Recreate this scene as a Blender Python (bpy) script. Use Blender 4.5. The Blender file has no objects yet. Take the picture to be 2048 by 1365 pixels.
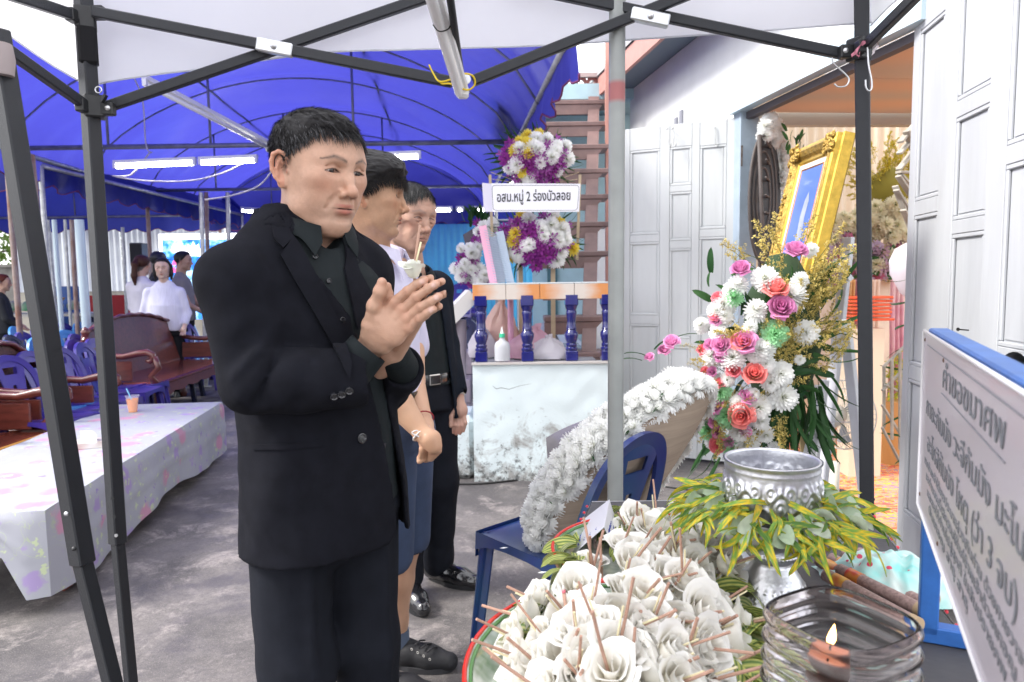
import bpy,bmesh,math,random
import numpy as np
from math import sin,cos,pi,radians,sqrt,atan2
from mathutils import Vector,Matrix,noise as mnoise
from mathutils.bvhtree import BVHTree
random.seed(7); np.random.seed(7)
S = bpy.context.scene
COL = S.collection
# camera
CAMZ = 1.27
PITCH = math.atan(122/1400.0); ROLL = 0.0135
_f = Vector((0,cos(PITCH),-sin(PITCH)))
_r = Vector((cos(ROLL),0,-sin(ROLL)))
_r = (_r - _f*_r.dot(_f)).normalized()
_u = _r.cross(_f).normalized()
cam = bpy.data.cameras.new('camera'); camo = bpy.data.objects.new('camera',cam); COL.objects.link(camo)
camo.matrix_world = Matrix(((_r.x,_u.x,-_f.x,0),(_r.y,_u.y,-_f.y,0),(_r.z,_u.z,-_f.z,CAMZ),(0,0,0,1)))
cam.sensor_width = 36; cam.lens = 1400/2048*36; cam.clip_start = 0.05; cam.clip_end = 400
cam.dof.use_dof = True; cam.dof.focus_distance = 1.5; cam.dof.aperture_fstop = 8
S.camera = camo
# world, sun, exposure
W = bpy.data.worlds.new('World'); S.world = W; W.use_nodes = True
nt = W.node_tree; bg = nt.nodes['Background']
sky = nt.nodes.new('ShaderNodeTexSky'); sky.sky_type = 'NISHITA'; sky.sun_disc = False
SUN_EL,SUN_AZ = radians(46),radians(256)
sky.sun_elevation = SUN_EL; sky.sun_rotation = SUN_AZ; sky.dust_density = 3.0; sky.air_density = 1.0
mixw = nt.nodes.new('ShaderNodeMix'); mixw.data_type = 'RGBA'; mixw.inputs[0].default_value = 0.72
nt.links.new(sky.outputs[0],mixw.inputs[6]); mixw.inputs[7].default_value = (12.2,12.2,12.5,1)
nt.links.new(mixw.outputs[2],bg.inputs[0]); bg.inputs[1].default_value = 0.15
sunl = bpy.data.lights.new('sun','SUN'); sunl.energy = 2.6; sunl.angle = radians(14); sunl.color = (1,.97,.92)
suno = bpy.data.objects.new('sun',sunl); COL.objects.link(suno)
_sd = Vector((sin(SUN_AZ)*cos(SUN_EL),cos(SUN_AZ)*cos(SUN_EL),sin(SUN_EL)))
suno.rotation_euler = _sd.to_track_quat('Z','Y').to_euler()
S.view_settings.view_transform = 'Standard'; S.view_settings.look = 'None'; S.view_settings.gamma = 1
S.view_settings.use_curve_mapping = False; S.view_settings.exposure = 0.87
S.render.engine = 'CYCLES'
S.cycles.max_bounces = 12; S.cycles.diffuse_bounces = 4; S.cycles.glossy_bounces = 3; S.cycles.transmission_bounces = 12
S.cycles.transparent_max_bounces = 16; S.cycles.caustics_reflective = False; S.cycles.caustics_refractive = False
S.cycles.use_denoising = True; S.cycles.use_adaptive_sampling = True; S.cycles.adaptive_threshold = 0.02
S.cycles.sample_clamp_indirect = 6
# pixel helpers (2048x1365 photo)
def ray(px,py):
 return _f*1400 + _r*(px-1024) - _u*(py-682.5)
def P(px,py,Y):
 d = ray(px,py); t = Y/d.y
 return Vector((d.x*t,Y,CAMZ + d.z*t))
def G(px,py,z=0.0):
 d = ray(px,py); t = (z-CAMZ)/d.z
 return Vector((d.x*t,d.y*t,z))
# materials
MATS = {}
def nodes_of(m):
 m.use_nodes = True
 return m.node_tree,m.node_tree.nodes['Principled BSDF']
def mat(name,col,rough=.6,metal=0.,var=0.,vscale=8.,bump=0.,bscale=60.,col2=None,spec=.5,detail=4,stretch=None,coat=0,sheen=0,trans=0,attr=False,ior=1.5,coords='Object',sss=0):
 if name in MATS: return MATS[name]
 m = bpy.data.materials.new(name); t,b = nodes_of(m)
 c = (*col,1)
 b.inputs['Base Color'].default_value = c; b.inputs['Roughness'].default_value = rough
 b.inputs['Metallic'].default_value = metal; b.inputs['Specular IOR Level'].default_value = spec
 b.inputs['IOR'].default_value = ior
 if coat: b.inputs['Coat Weight'].default_value = coat
 if sheen: b.inputs['Sheen Weight'].default_value = sheen
 if trans: b.inputs['Transmission Weight'].default_value = trans
 if sss:
  b.inputs['Subsurface Weight'].default_value = sss; b.inputs['Subsurface Radius'].default_value = (.012,.005,.003); b.inputs['Subsurface Scale'].default_value = .6
 tc = t.nodes.new('ShaderNodeTexCoord'); src = tc.outputs[coords]
 if stretch:
  mp = t.nodes.new('ShaderNodeMapping'); mp.inputs['Scale'].default_value = stretch; t.links.new(src,mp.inputs[0]); src = mp.outputs[0]
 if attr:
  a = t.nodes.new('ShaderNodeAttribute'); a.attribute_name = 'Col'
  base = a.outputs['Color']
 else: base = None
 if var or col2:
  n = t.nodes.new('ShaderNodeTexNoise'); n.inputs['Scale'].default_value = vscale; n.inputs['Detail'].default_value = detail; n.inputs['Roughness'].default_value = .65
  t.links.new(src,n.inputs['Vector'])
  r = t.nodes.new('ShaderNodeMapRange'); r.inputs[1].default_value = .32; r.inputs[2].default_value = .68
  t.links.new(n.outputs[0],r.inputs[0])
  mx = t.nodes.new('ShaderNodeMix'); mx.data_type = 'RGBA'
  if base is not None:
   mx.blend_type = 'MULTIPLY'; mx.inputs[0].default_value = 1
   g = t.nodes.new('ShaderNodeMix'); g.data_type = 'RGBA'; t.links.new(r.outputs[0],g.inputs[0])
   g.inputs[6].default_value = (1-var,1-var,1-var,1); g.inputs[7].default_value = (1+var,1+var,1+var,1)
   t.links.new(base,mx.inputs[6]); t.links.new(g.outputs[2],mx.inputs[7])
  else:
   t.links.new(r.outputs[0],mx.inputs[0])
   c2 = col2 if col2 else tuple(x*(1-var) for x in col)
   c1 = col if col2 else tuple(min(1,x*(1+var)) for x in col)
   mx.inputs[6].default_value = (*c2,1); mx.inputs[7].default_value = (*c1,1)
  t.links.new(mx.outputs[2],b.inputs['Base Color'])
 elif base is not None:
  t.links.new(base,b.inputs['Base Color'])
 if bump:
  n2 = t.nodes.new('ShaderNodeTexNoise'); n2.inputs['Scale'].default_value = bscale; n2.inputs['Detail'].default_value = 5
  t.links.new(src,n2.inputs['Vector'])
  bp = t.nodes.new('ShaderNodeBump'); bp.inputs['Strength'].default_value = min(1,bump); bp.inputs['Distance'].default_value = .004*max(1,bump)
  t.links.new(n2.outputs[0],bp.inputs['Height']); t.links.new(bp.outputs[0],b.inputs['Normal'])
 MATS[name] = m
 return m
def emis(name,col,s):
 if name in MATS: return MATS[name]
 m = bpy.data.materials.new(name); t,b = nodes_of(m)
 b.inputs['Base Color'].default_value = (*col,1); b.inputs['Emission Color'].default_value = (*col,1); b.inputs['Emission Strength'].default_value = s
 MATS[name] = m; return m
def translucent(name,col,tcol,fac=.5,var=.15,vscale=2.,rough=.5,bump=0,bscale=8):
 m = mat(name,col,rough,var=var,vscale=vscale,bump=bump,bscale=bscale)
 t = m.node_tree
 if t.nodes.get('tl'): return m
 b = t.nodes['Principled BSDF']; out = t.nodes['Material Output']
 tl = t.nodes.new('ShaderNodeBsdfTranslucent'); tl.name = 'tl'; tl.inputs[0].default_value = (*tcol,1)
 if bump: t.links.new(b.inputs['Normal'].links[0].from_socket,tl.inputs['Normal'])
 ms = t.nodes.new('ShaderNodeMixShader'); ms.inputs[0].default_value = fac
 t.links.new(b.outputs[0],ms.inputs[1]); t.links.new(tl.outputs[0],ms.inputs[2]); t.links.new(ms.outputs[0],out.inputs[0])
 return m
# objects
def tag(o,label=None,cat=None,group=None,kind=None):
 if label: o['label'] = label
 if cat: o['category'] = cat
 if group: o['group'] = group
 if kind: o['kind'] = kind
 return o
def thing(name,label,cat,loc=(0,0,0),rz=0,group=None):
 o = bpy.data.objects.new(name,None); COL.objects.link(o); o.location = loc; o.rotation_euler = (0,0,rz)
 o.empty_display_size = .1
 o['_m'] = 0
 del o['_m']
 MW[o.name] = Matrix.Translation(Vector(loc)) @ Matrix.Rotation(rz,4,'Z')
 return tag(o,label,cat,group)
MW = {}
def copy_tree(o,parent=None):
 c = o.copy(); COL.objects.link(c)
 if parent: c.parent = parent
 for ch in o.children: copy_tree(ch,c)
 return c
class MB:
 def __init__(s): s.v = []; s.f = []; s.mi = []; s.c = None
 def add(s,vs,fs,m=0):
  n = len(s.v); s.v += [tuple(v) for v in vs]; s.f += [tuple(i+n for i in f) for f in fs]; s.mi += [m]*len(fs); return s
 def box(s,c,d,rz=0,m=0,R=None,bev=0):
  hx,hy,hz = d[0]/2,d[1]/2,d[2]/2
  R = R if R is not None else Matrix.Rotation(rz,3,'Z'); c = Vector(c)
  if bev:
   b = min(bev,hx*.9,hy*.9,hz*.9); vs = []
   for sx in (-1,1):
    for sy in (-1,1):
     for sz in (-1,1):
      vs += [Vector((sx*hx,sy*(hy-b),sz*(hz-b))),Vector((sx*(hx-b),sy*hy,sz*(hz-b))),Vector((sx*(hx-b),sy*(hy-b),sz*hz))]
   bm = bmesh.new(); bv = [bm.verts.new(c + R @ v) for v in vs]
   r = bmesh.ops.convex_hull(bm,input=bv); bm.verts.index_update()
   bmesh.ops.dissolve_limit(bm,angle_limit=.01,verts=bm.verts,edges=bm.edges)
   bm.verts.index_update()
   s.add([v.co for v in bm.verts],[[v.index for v in f.verts] for f in bm.faces],m); bm.free(); return s
  vs = [c + R @ Vector((x*hx,y*hy,z*hz)) for x in (-1,1) for y in (-1,1) for z in (-1,1)]
  return s.add(vs,[(0,1,3,2),(4,6,7,5),(0,4,5,1),(2,3,7,6),(0,2,6,4),(1,5,7,3)],m)
 def beam(s,a,b,w,h,up=(0,0,1),m=0,bev=0):
  a = Vector(a); b = Vector(b); d = b-a; L = d.length; z = d/L; up = Vector(up)
  if abs(z.dot(up)) > .98: up = Vector((0,1,0))
  x = up.cross(z).normalized(); y = z.cross(x)
  R = Matrix((x,y,z)).transposed()
  return s.box((a+b)/2,(w,h,L),R=R,m=m,bev=bev)
 def tube(s,pts,r,n=8,m=0,cap=True,closed=False):
  pts = [Vector(p) for p in pts]; rs = r if isinstance(r,(list,tuple)) else [r]*len(pts)
  N = len(pts); rings = []; prev = None; vs = []
  for i in range(N):
   if closed: d = (pts[(i+1) % N]-pts[i-1]).normalized()
   else: d = (pts[min(i+1,N-1)]-pts[max(i-1,0)])
   d = d.normalized() if d.length > 1e-9 else Vector((0,0,1))
   if prev is None:
    a = Vector((0,0,1)) if abs(d.z) < .9 else Vector((1,0,0)); x = a.cross(d).normalized()
   else:
    x = prev - d*prev.dot(d)
    x = x.normalized() if x.length > 1e-6 else Vector((1,0,0))
   prev = x; y = d.cross(x)
   vs += [pts[i] + (x*cos(2*pi*k/n)+y*sin(2*pi*k/n))*rs[i] for k in range(n)]
  fs = []
  for i in range(N if closed else N-1):
   j = (i+1) % N
   fs += [(i*n+k,i*n+(k+1) % n,j*n+(k+1) % n,j*n+k) for k in range(n)]
  if cap and not closed:
   fs += [tuple(range(n))[::-1],tuple((N-1)*n+k for k in range(n))]
  return s.add(vs,fs,m)
 def lathe(s,prof,c=(0,0,0),n=24,m=0,R=None,f=None,cap=False):
  c = Vector(c); vs = []; fs = []
  for (r,z) in prof:
   for k in range(n):
    a = 2*pi*k/n; q = Vector((r*cos(a),r*sin(a),z)) if f is None else Vector(f(r,z,a))
    vs.append(c + (R @ q if R is not None else q))
  for i in range(len(prof)-1):
   fs += [(i*n+k,i*n+(k+1) % n,(i+1)*n+(k+1) % n,(i+1)*n+k) for k in range(n)]
  if cap: fs += [tuple(range(n))[::-1],tuple((len(prof)-1)*n+k for k in range(n))]
  return s.add(vs,fs,m)
 def grid(s,fn,nu,nv,m=0):
  vs = [fn(i/nu,j/nv) for j in range(nv+1) for i in range(nu+1)]
  fs = [(j*(nu+1)+i,j*(nu+1)+i+1,(j+1)*(nu+1)+i+1,(j+1)*(nu+1)+i) for j in range(nv) for i in range(nu)]
  return s.add(vs,fs,m)
 def prism(s,pts,ext,m=0):
  n = len(pts); pts = [Vector(p) for p in pts]; ext = Vector(ext)
  vs = pts + [p+ext for p in pts]
  fs = [tuple(range(n))[::-1],tuple(range(n,2*n))] + [(i,(i+1) % n,n+(i+1) % n,n+i) for i in range(n)]
  return s.add(vs,fs,m)
 def mesh(s,name,mats,smooth=False):
  me = bpy.data.meshes.new(name); me.from_pydata(s.v,[],s.f)
  mats = mats if isinstance(mats,(list,tuple)) else [mats]
  for q in mats: me.materials.append(q)
  if len(mats) > 1: me.polygons.foreach_set('material_index',s.mi)
  if smooth:
   me.polygons.foreach_set('use_smooth',[True]*len(me.polygons))
   if smooth != True: me.set_sharp_from_angle(angle=radians(smooth))
  me.update(); return me
 def build(s,name,mats,parent=None,smooth=False,local=False):
  o = bpy.data.objects.new(name,s.mesh(name,mats,smooth)); COL.objects.link(o)
  if parent is not None:
   o.parent = parent
   if not local: o.matrix_local = wm(parent).inverted()
  return o
def wm(o):
 m = o.matrix_basis.copy() if not o.parent else wm(o.parent) @ o.matrix_local
 return m
def link_mesh(name,me,parent=None,local=True,mx=None):
 o = bpy.data.objects.new(name,me); COL.objects.link(o)
 if parent is not None:
  o.parent = parent
  if not local: o.matrix_local = wm(parent).inverted()
 if mx is not None: o.matrix_local = mx if parent is None or local else wm(parent).inverted() @ mx
 return o
# numpy noise + SDF modelling
def _hash(ix,iy,iz):
 h = (ix*374761393 + iy*668265263 + iz*2147483647) & 0xffffffff
 h = ((h ^ (h >> 13))*1274126177) & 0xffffffff
 return ((h ^ (h >> 16)) & 0xffff)/65535.0
def vnoise(x,y,z):
 x = np.asarray(x,float); y = np.asarray(y,float); z = np.asarray(z,float)
 xi = np.floor(x).astype(np.int64); yi = np.floor(y).astype(np.int64); zi = np.floor(z).astype(np.int64)
 fx = x-xi; fy = y-yi; fz = z-zi
 fx = fx*fx*(3-2*fx); fy = fy*fy*(3-2*fy); fz = fz*fz*(3-2*fz)
 r = 0
 for dx in (0,1):
  for dy in (0,1):
   for dz in (0,1):
    w = (fx if dx else 1-fx)*(fy if dy else 1-fy)*(fz if dz else 1-fz)
    r = r + w*_hash(xi+dx,yi+dy,zi+dz)
 return r*2-1
def fbm(x,y,z,o=3):
 r = 0; a = 1; s = 0
 for k in range(o):
  r = r + a*vnoise(x*2**k+7*k,y*2**k+3*k,z*2**k+5*k); s += a; a *= .5
 return r/s
class SDF:
 def __init__(s,lo,hi,h):
  s.lo = np.array(lo,float); s.h = h
  s.n = np.ceil((np.array(hi)-s.lo)/h).astype(int)+1
  s.ax = [(s.lo[i]+h*np.arange(s.n[i])).astype(np.float32) for i in range(3)]
  s.D = np.full(tuple(s.n),.05,np.float32)
 def _sub(s,lo,hi):
  a = np.maximum(0,np.floor((np.array(lo)-s.lo)/s.h).astype(int)); b = np.minimum(s.n,np.ceil((np.array(hi)-s.lo)/s.h).astype(int)+1)
  if np.any(b <= a): return None,None
  sl = tuple(slice(a[i],b[i]) for i in range(3))
  X = s.ax[0][sl[0]][:,None,None]; Y = s.ax[1][sl[1]][None,:,None]; Z = s.ax[2][sl[2]][None,None,:]
  return sl,(X,Y,Z)
 def op(s,sl,d,k,mode):
  D = s.D[sl]
  if mode == 'sub': d = -d
  if mode == 'int': pass
  if mode == 'add':
   if k > 0:
    h = np.maximum(k-np.abs(D-d),0)/k; s.D[sl] = np.minimum(D,d)-h*h*k*.25
   else: s.D[sl] = np.minimum(D,d)
  else:
   if k > 0:
    h = np.maximum(k-np.abs(D-d),0)/k; s.D[sl] = np.maximum(D,d)+h*h*k*.25
   else: s.D[sl] = np.maximum(D,d)
 def cone(s,a,b,ra,rb,k=.01,mode='add',sq=None):
  a = np.array(a,float); b = np.array(b,float); m = max(ra,rb)*1.15+k+s.h*2
  lo = np.minimum(a,b)-m; hi = np.maximum(a,b)+m
  sl,g = s._sub(lo,hi)
  if sl is None: return s
  px,py,pz = g[0]-a[0],g[1]-a[1],g[2]-a[2]; ba = b-a; L2 = float(ba@ba)+1e-12
  t = np.clip((px*ba[0]+py*ba[1]+pz*ba[2])/L2,0,1)
  qx = px-t*ba[0]; qy = py-t*ba[1]; qz = pz-t*ba[2]
  if sq is not None:
   ax = np.array(sq[0],float); ax /= np.linalg.norm(ax); dt = qx*ax[0]+qy*ax[1]+qz*ax[2]; e = 1/sq[1]-1
   qx = qx+ax[0]*dt*e; qy = qy+ax[1]*dt*e; qz = qz+ax[2]*dt*e
   f = sq[1]**.5
  else: f = 1
  d = (np.sqrt(qx*qx+qy*qy+qz*qz)-(ra+(rb-ra)*t))*f
  s.op(sl,d.astype(np.float32),k,mode); return s
 def chain(s,pts,rs,k=.01,mode='add',sq=None):
  for i in range(len(pts)-1): s.cone(pts[i],pts[i+1],rs[i],rs[i+1],k,mode,sq)
  return s
 def ell(s,c,r,k=.01,mode='add',R=None):
  c = np.array(c,float); m = max(r)*1.1+k+s.h*2
  sl,g = s._sub(c-m,c+m)
  if sl is None: return s
  px,py,pz = g[0]-c[0],g[1]-c[1],g[2]-c[2]
  if R is not None:
   R = np.array(R)
   px,py,pz = (R[0,0]*px+R[1,0]*py+R[2,0]*pz,R[0,1]*px+R[1,1]*py+R[2,1]*pz,R[0,2]*px+R[1,2]*py+R[2,2]*pz)
  k0 = np.sqrt((px/r[0])**2+(py/r[1])**2+(pz/r[2])**2); k1 = np.sqrt((px/r[0]**2)**2+(py/r[1]**2)**2+(pz/r[2]**2)**2)+1e-9
  d = k0*(k0-1)/k1
  s.op(sl,d.astype(np.float32),k,mode); return s
 def rbox(s,c,hd,r,k=.01,mode='add',R=None):
  c = np.array(c,float); m = float(np.linalg.norm(hd))+r+k+s.h*2
  sl,g = s._sub(c-m,c+m)
  if sl is None: return s
  px,py,pz = g[0]-c[0],g[1]-c[1],g[2]-c[2]
  if R is not None:
   R = np.array(R)
   px,py,pz = (R[0,0]*px+R[1,0]*py+R[2,0]*pz,R[0,1]*px+R[1,1]*py+R[2,1]*pz,R[0,2]*px+R[1,2]*py+R[2,2]*pz)
  qx = np.abs(px)-hd[0]; qy = np.abs(py)-hd[1]; qz = np.abs(pz)-hd[2]
  d = np.sqrt(np.maximum(qx,0)**2+np.maximum(qy,0)**2+np.maximum(qz,0)**2)+np.minimum(np.maximum(qx,np.maximum(qy,qz)),0)-r
  s.op(sl,d.astype(np.float32),k,mode); return s
 def loft(s,zs,cx,cy,rx,ry,k=.02,mode='add',ex=2.2,fn=None):
  zs = np.array(zs,float); m = .12
  lo = (min(np.array(cx)-np.array(rx))-m,min(np.array(cy)-np.array(ry))-m,zs.min()-.03); hi = (max(np.array(cx)+np.array(rx))+m,max(np.array(cy)+np.array(ry))+m,zs.max()+.03)
  sl,g = s._sub(lo,hi)
  z1 = g[2].ravel()
  def ip(v): return np.interp(z1,zs,np.array(v,float))[None,None,:]
  X = (g[0]-ip(cx)); Y = (g[1]-ip(cy)); a = ip(rx); b = ip(ry)
  q = (np.abs(X/a)**ex+np.abs(Y/b)**ex)**(1/ex)
  d = (q-1)*np.minimum(a,b)
  if fn is not None: d = d+fn(g[0],g[1],g[2])
  dz = np.maximum(zs.min()-g[2],g[2]-zs.max())
  d = np.maximum(d,dz)
  s.op(sl,d.astype(np.float32),k,mode); return s
 def displace(s,fn,band=.03):
  m = np.abs(s.D) < band; i = np.nonzero(m)
  s.D[m] += fn(s.ax[0][i[0]].astype(float),s.ax[1][i[1]].astype(float),s.ax[2][i[2]].astype(float)).astype(np.float32); return s
 def copy(s):
  import copy as _c
  o = _c.copy(s); o.D = s.D.copy(); return o
 def tri(s):
  D = s.D; sg = D < 0; h = s.h; nx,ny,nz = D.shape
  c = np.zeros((nx-1,ny-1,nz-1),np.int8)
  for dx in (0,1):
   for dy in (0,1):
    for dz in (0,1): c += sg[dx:nx-1+dx,dy:ny-1+dy,dz:nz-1+dz]
  act = (c > 0) & (c < 8); idx = np.full(act.shape,-1,np.int64); I = np.nonzero(act); n = len(I[0]); idx[I] = np.arange(n)
  acc = np.zeros((n,3)); cnt = np.zeros(n)
  corner = [(a,b,cc) for a in (0,1) for b in (0,1) for cc in (0,1)]
  vals = {q: D[I[0]+q[0],I[1]+q[1],I[2]+q[2]].astype(float) for q in corner}
  for q in corner:
   for ax in range(3):
    if q[ax] == 0:
     p = list(q); p[ax] = 1; p = tuple(p); a = vals[q]; b = vals[p]; m = (a < 0) != (b < 0)
     t = np.where(m,a/(a-b+1e-20),0); pos = [np.full(n,float(q[0])),np.full(n,float(q[1])),np.full(n,float(q[2]))]; pos[ax] = t
     for j in range(3): acc[:,j] += np.where(m,pos[j],0)
     cnt += m
  V = acc/cnt[:,None]; V = (V+np.stack(I,1))*h+s.lo
  F = []
  for ax in range(3):
   o = [(1,2),(2,0),(0,1)][ax]
   A = sg; sa = [slice(None)]*3; sb = [slice(None)]*3; sa[ax] = slice(0,-1); sb[ax] = slice(1,None)
   a = A[tuple(sa)]; b = A[tuple(sb)]; m = a != b
   e = np.nonzero(m); e = np.stack(e,1)
   ok = (e[:,o[0]] > 0) & (e[:,o[1]] > 0) & (e[:,o[0]] < D.shape[o[0]]-1) & (e[:,o[1]] < D.shape[o[1]]-1)
   e = e[ok]; fl = a[tuple(e.T)]
   def cell(d0,d1):
    q = e.copy(); q[:,o[0]] += d0; q[:,o[1]] += d1; return idx[tuple(q.T)]
   q = np.stack([cell(-1,-1),cell(0,-1),cell(0,0),cell(-1,0)],1)
   q[~fl] = q[~fl][:,::-1]
   F.append(q)
  F = np.concatenate(F); F = F[(F >= 0).all(1)]
  return V,F
def np_mesh(name,V,F,mat_=None,smooth=True,col=None):
 me = bpy.data.meshes.new(name); me.vertices.add(len(V)); me.vertices.foreach_set('co',np.ascontiguousarray(V,np.float32).ravel())
 k = F.shape[1]; me.loops.add(F.size); me.loops.foreach_set('vertex_index',F.ravel().astype(np.int32)); me.polygons.add(len(F))
 me.polygons.foreach_set('loop_start',np.arange(0,F.size,k,dtype=np.int32)); me.polygons.foreach_set('loop_total',np.full(len(F),k,np.int32))
 me.polygons.foreach_set('use_smooth',np.full(len(F),smooth))
 if col is not None:
  a = me.color_attributes.new('Col','FLOAT_COLOR','POINT'); c4 = np.ones((len(V),4),np.float32); c4[:,:3] = col; a.data.foreach_set('color',c4.ravel())
 if mat_ is not None: me.materials.append(mat_)
 me.update(calc_edges=True); me.validate(); return me
def xf(V,M):
 M = np.array(M); return V @ M[:3,:3].T + M[:3,3]
def bvh_of(V,F):
 return BVHTree.FromPolygons([tuple(v) for v in V],[tuple(int(i) for i in f) for f in F])
# people: heads, hair, hands
def gauss(V,c,r):
 c = np.array(c); r = np.array(r)
 return np.exp(-(((V-c)/r)**2).sum(1))
def head_sdf(q,h=.0014,neck_to=(-.05,0,-.2),neck_r=.058,jowl=1.0,old=0,neck_end=None):
 w = q.get('w',1.0)
 lo = (-.125,-.105,min(-.135,neck_to[2]-.0)); hi = (.135,.105,.15)
 lo = (min(lo[0],neck_to[0]-.075),min(lo[1],neck_to[1]-.075),lo[2]-.02); hi = (hi[0],max(hi[1],neck_to[1]+.075),hi[2])
 s = SDF(lo,hi,h)
 s.ell((-.008,0,.038),(.094,.079*w,.080),0)
 s.ell((.03,0,.032),(.062,.066*w,.066),.03)
 s.ell((.028,0,-.02),(.062,.062*w,.082),.03)
 for y in (-1,1):
  s.cone((.0,y*.053*w,-.02),(.02,y*.044*w*jowl,-.062),.015,.017*jowl,.03)
  s.cone((.02,y*.044*w*jowl,-.062),(.062,y*.018*w,-.088),.018*jowl,.016,.025)
  s.ell((.05,y*.034*w,-.034),(.028,.026,.033),.02)
  s.ell((.06,y*.047*w,-.001),(.02,.018,.016),.02)
 s.ell((.072,0,-.088),(.017,.021,.017),.02)
 s.ell((.062,0,-.055),(.0305,.034,.026),.02)
 s.cone((.08,-.012,.036),(.08,.012,.036),.0125,.0125,.012)
 for y in (-1,1):
  s.cone((.081,y*.012,.036),(.066,y*.05,.034),.011,.008,.012)
  s.ell((.1,y*.03,.017),(.02,.019,.0115),.012,'sub')
 nl = q.get('nose',1.0)
 s.chain([(.083,0,.024),(.0955,0,.002),(.108*nl,0,-.019)],[.0065,.0072,.0088],.012)
 s.ell((.109*nl,0,-.0215),(.0100,.0112,.0090),.008)
 for y in (-1,1):
  s.ell((.0965,y*.0145,-.0265),(.011,.0078,.0082),.006)
  s.ell((.1035,y*.0065,-.0345),(.0055,.0038,.0055),.003,'sub')
 s.cone((.094,0,-.034),(.0925,0,-.044),.004,.004,.008)
 up = [(.076,-.0245,-.0535),(.0865,-.0135,-.0505),(.0935,-.004,-.0482),(.0935,.004,-.0482),(.0865,.0135,-.0505),(.076,.0245,-.0535)]
 s.chain(up,[.0025,.0042,.0048,.0048,.0042,.0025],.005)
 lw = [(.076,-.0225,-.056),(.085,-.013,-.0595),(.0905,0,-.0612),(.085,.013,-.0595),(.076,.0225,-.056)]
 s.chain(lw,[.0025,.0048,.0062,.0048,.0025],.006)
 ml = [(.0815,-.0225,-.0556),(.0905,-.0135,-.0548),(.0975,0,-.0547),(.0905,.0135,-.0548),(.0815,.0225,-.0556)]
 s.chain(ml,[.0004,.0008,.0008,.0008,.0004],.0022,'sub')
 s.ell((.094,0,-.0735),(.01,.02,.006),.01,'sub')
 for y in (-1,1):
  s.chain([(.094,y*.019,-.026),(.087,y*.03,-.042),(.079,y*.034,-.056)],[.0014,.0010,.0003],.010 if not old else .006,'sub')
  s.ell((.0690,y*.031,.0150),(.0165,.0175,.0140),.006)
  s.ell((.0865,y*.0295,.0140),(.012,.0150,q.get('slit',.0036)),.001,'sub',R=Matrix.Rotation(y*.35,3,'Z'))
  s.chain([(.086,y*.017,.0205),(.088,y*.029,.0245),(.078,y*.046,.0205)],[.0012]*3,.004,'sub')
  if old:
   s.chain([(.087,y*.018,.005),(.086,y*.03,.0005),(.078,y*.042,.004)],[.002]*3,.006,'sub')
   s.ell((.078,y*.03,.006),(.009,.013,.005),.006)
   s.ell((.062,y*.062,-.034),(.012,.007,.022),.03,'sub')
 if old:
  for k in range(3): s.chain([(.088,-.04,.062+.012*k),(.0965,0,.06+.012*k),(.088,.04,.062+.012*k)],[.0012]*3,.006,'sub')
 for y in (-1,1):
  er = q.get('ear',1.0)
  R = Matrix.Rotation(-y*q.get('earout',.50),3,'Z') @ Matrix.Rotation(-.18,3,'Y')
  c = Vector((-.006,y*.079*w,.004))
  def E(a,b,o=0): return tuple(c + R @ Vector((a*er,y*o,b*er)))
  s.ell(tuple(c),(.0155*er,.0045,.029*er),.006,'add',R=R)
  s.ell(E(-.003,-.027,.001),(.009,.005,.0095),.006,'add',R=R)
  pts = [E(.013,.004,.003),E(.0155,.016,.005),E(.010,.0275,.006),E(-.001,.0325,.0065),E(-.012,.028,.007),E(-.0175,.015,.0075),E(-.0175,0,.007),E(-.013,-.014,.006),E(-.006,-.024,.004)]
  s.chain(pts,[.0035,.0038,.0038,.0038,.004,.004,.0038,.0036,.004],.003)
  s.chain([E(-.008,-.012,.004),E(-.0085,.002,.0045),E(-.004,.014,.004),E(.002,.020,.003)],[.003]*4,.003)
  s.ell(E(.004,-.001,.006),(.0085,.006,.0115),.003,'sub',R=R)
  s.ell(E(.013,-.005,.004),(.004,.0045,.006),.003,'add',R=R)
 nt_ = np.array(neck_to)
 s.cone((-.022,0,-.035),nt_,.054*w,neck_r,.028)
 s.cone((.02,0,-.085),nt_+np.array([.018,0,.02]),.02,.026,.03)
 sk = q.get('soft',0)
 if sk: s.ell((.035,0,-.098),(.034,.036,.014*sk),.025)
 if old:
  s.displace(lambda x,y,z: .0006*fbm(x*55,y*55,z*120,3),.01)
 else:
  s.displace(lambda x,y,z: .0005*fbm(x*60,y*60,z*60,2),.01)
 return s
def hair_mask(V,line):
 x,y,z = V.T
 az = np.abs(np.arctan2(y,x+.015))
 zl = np.interp(az,line[0],line[1])
 return z-zl
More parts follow.
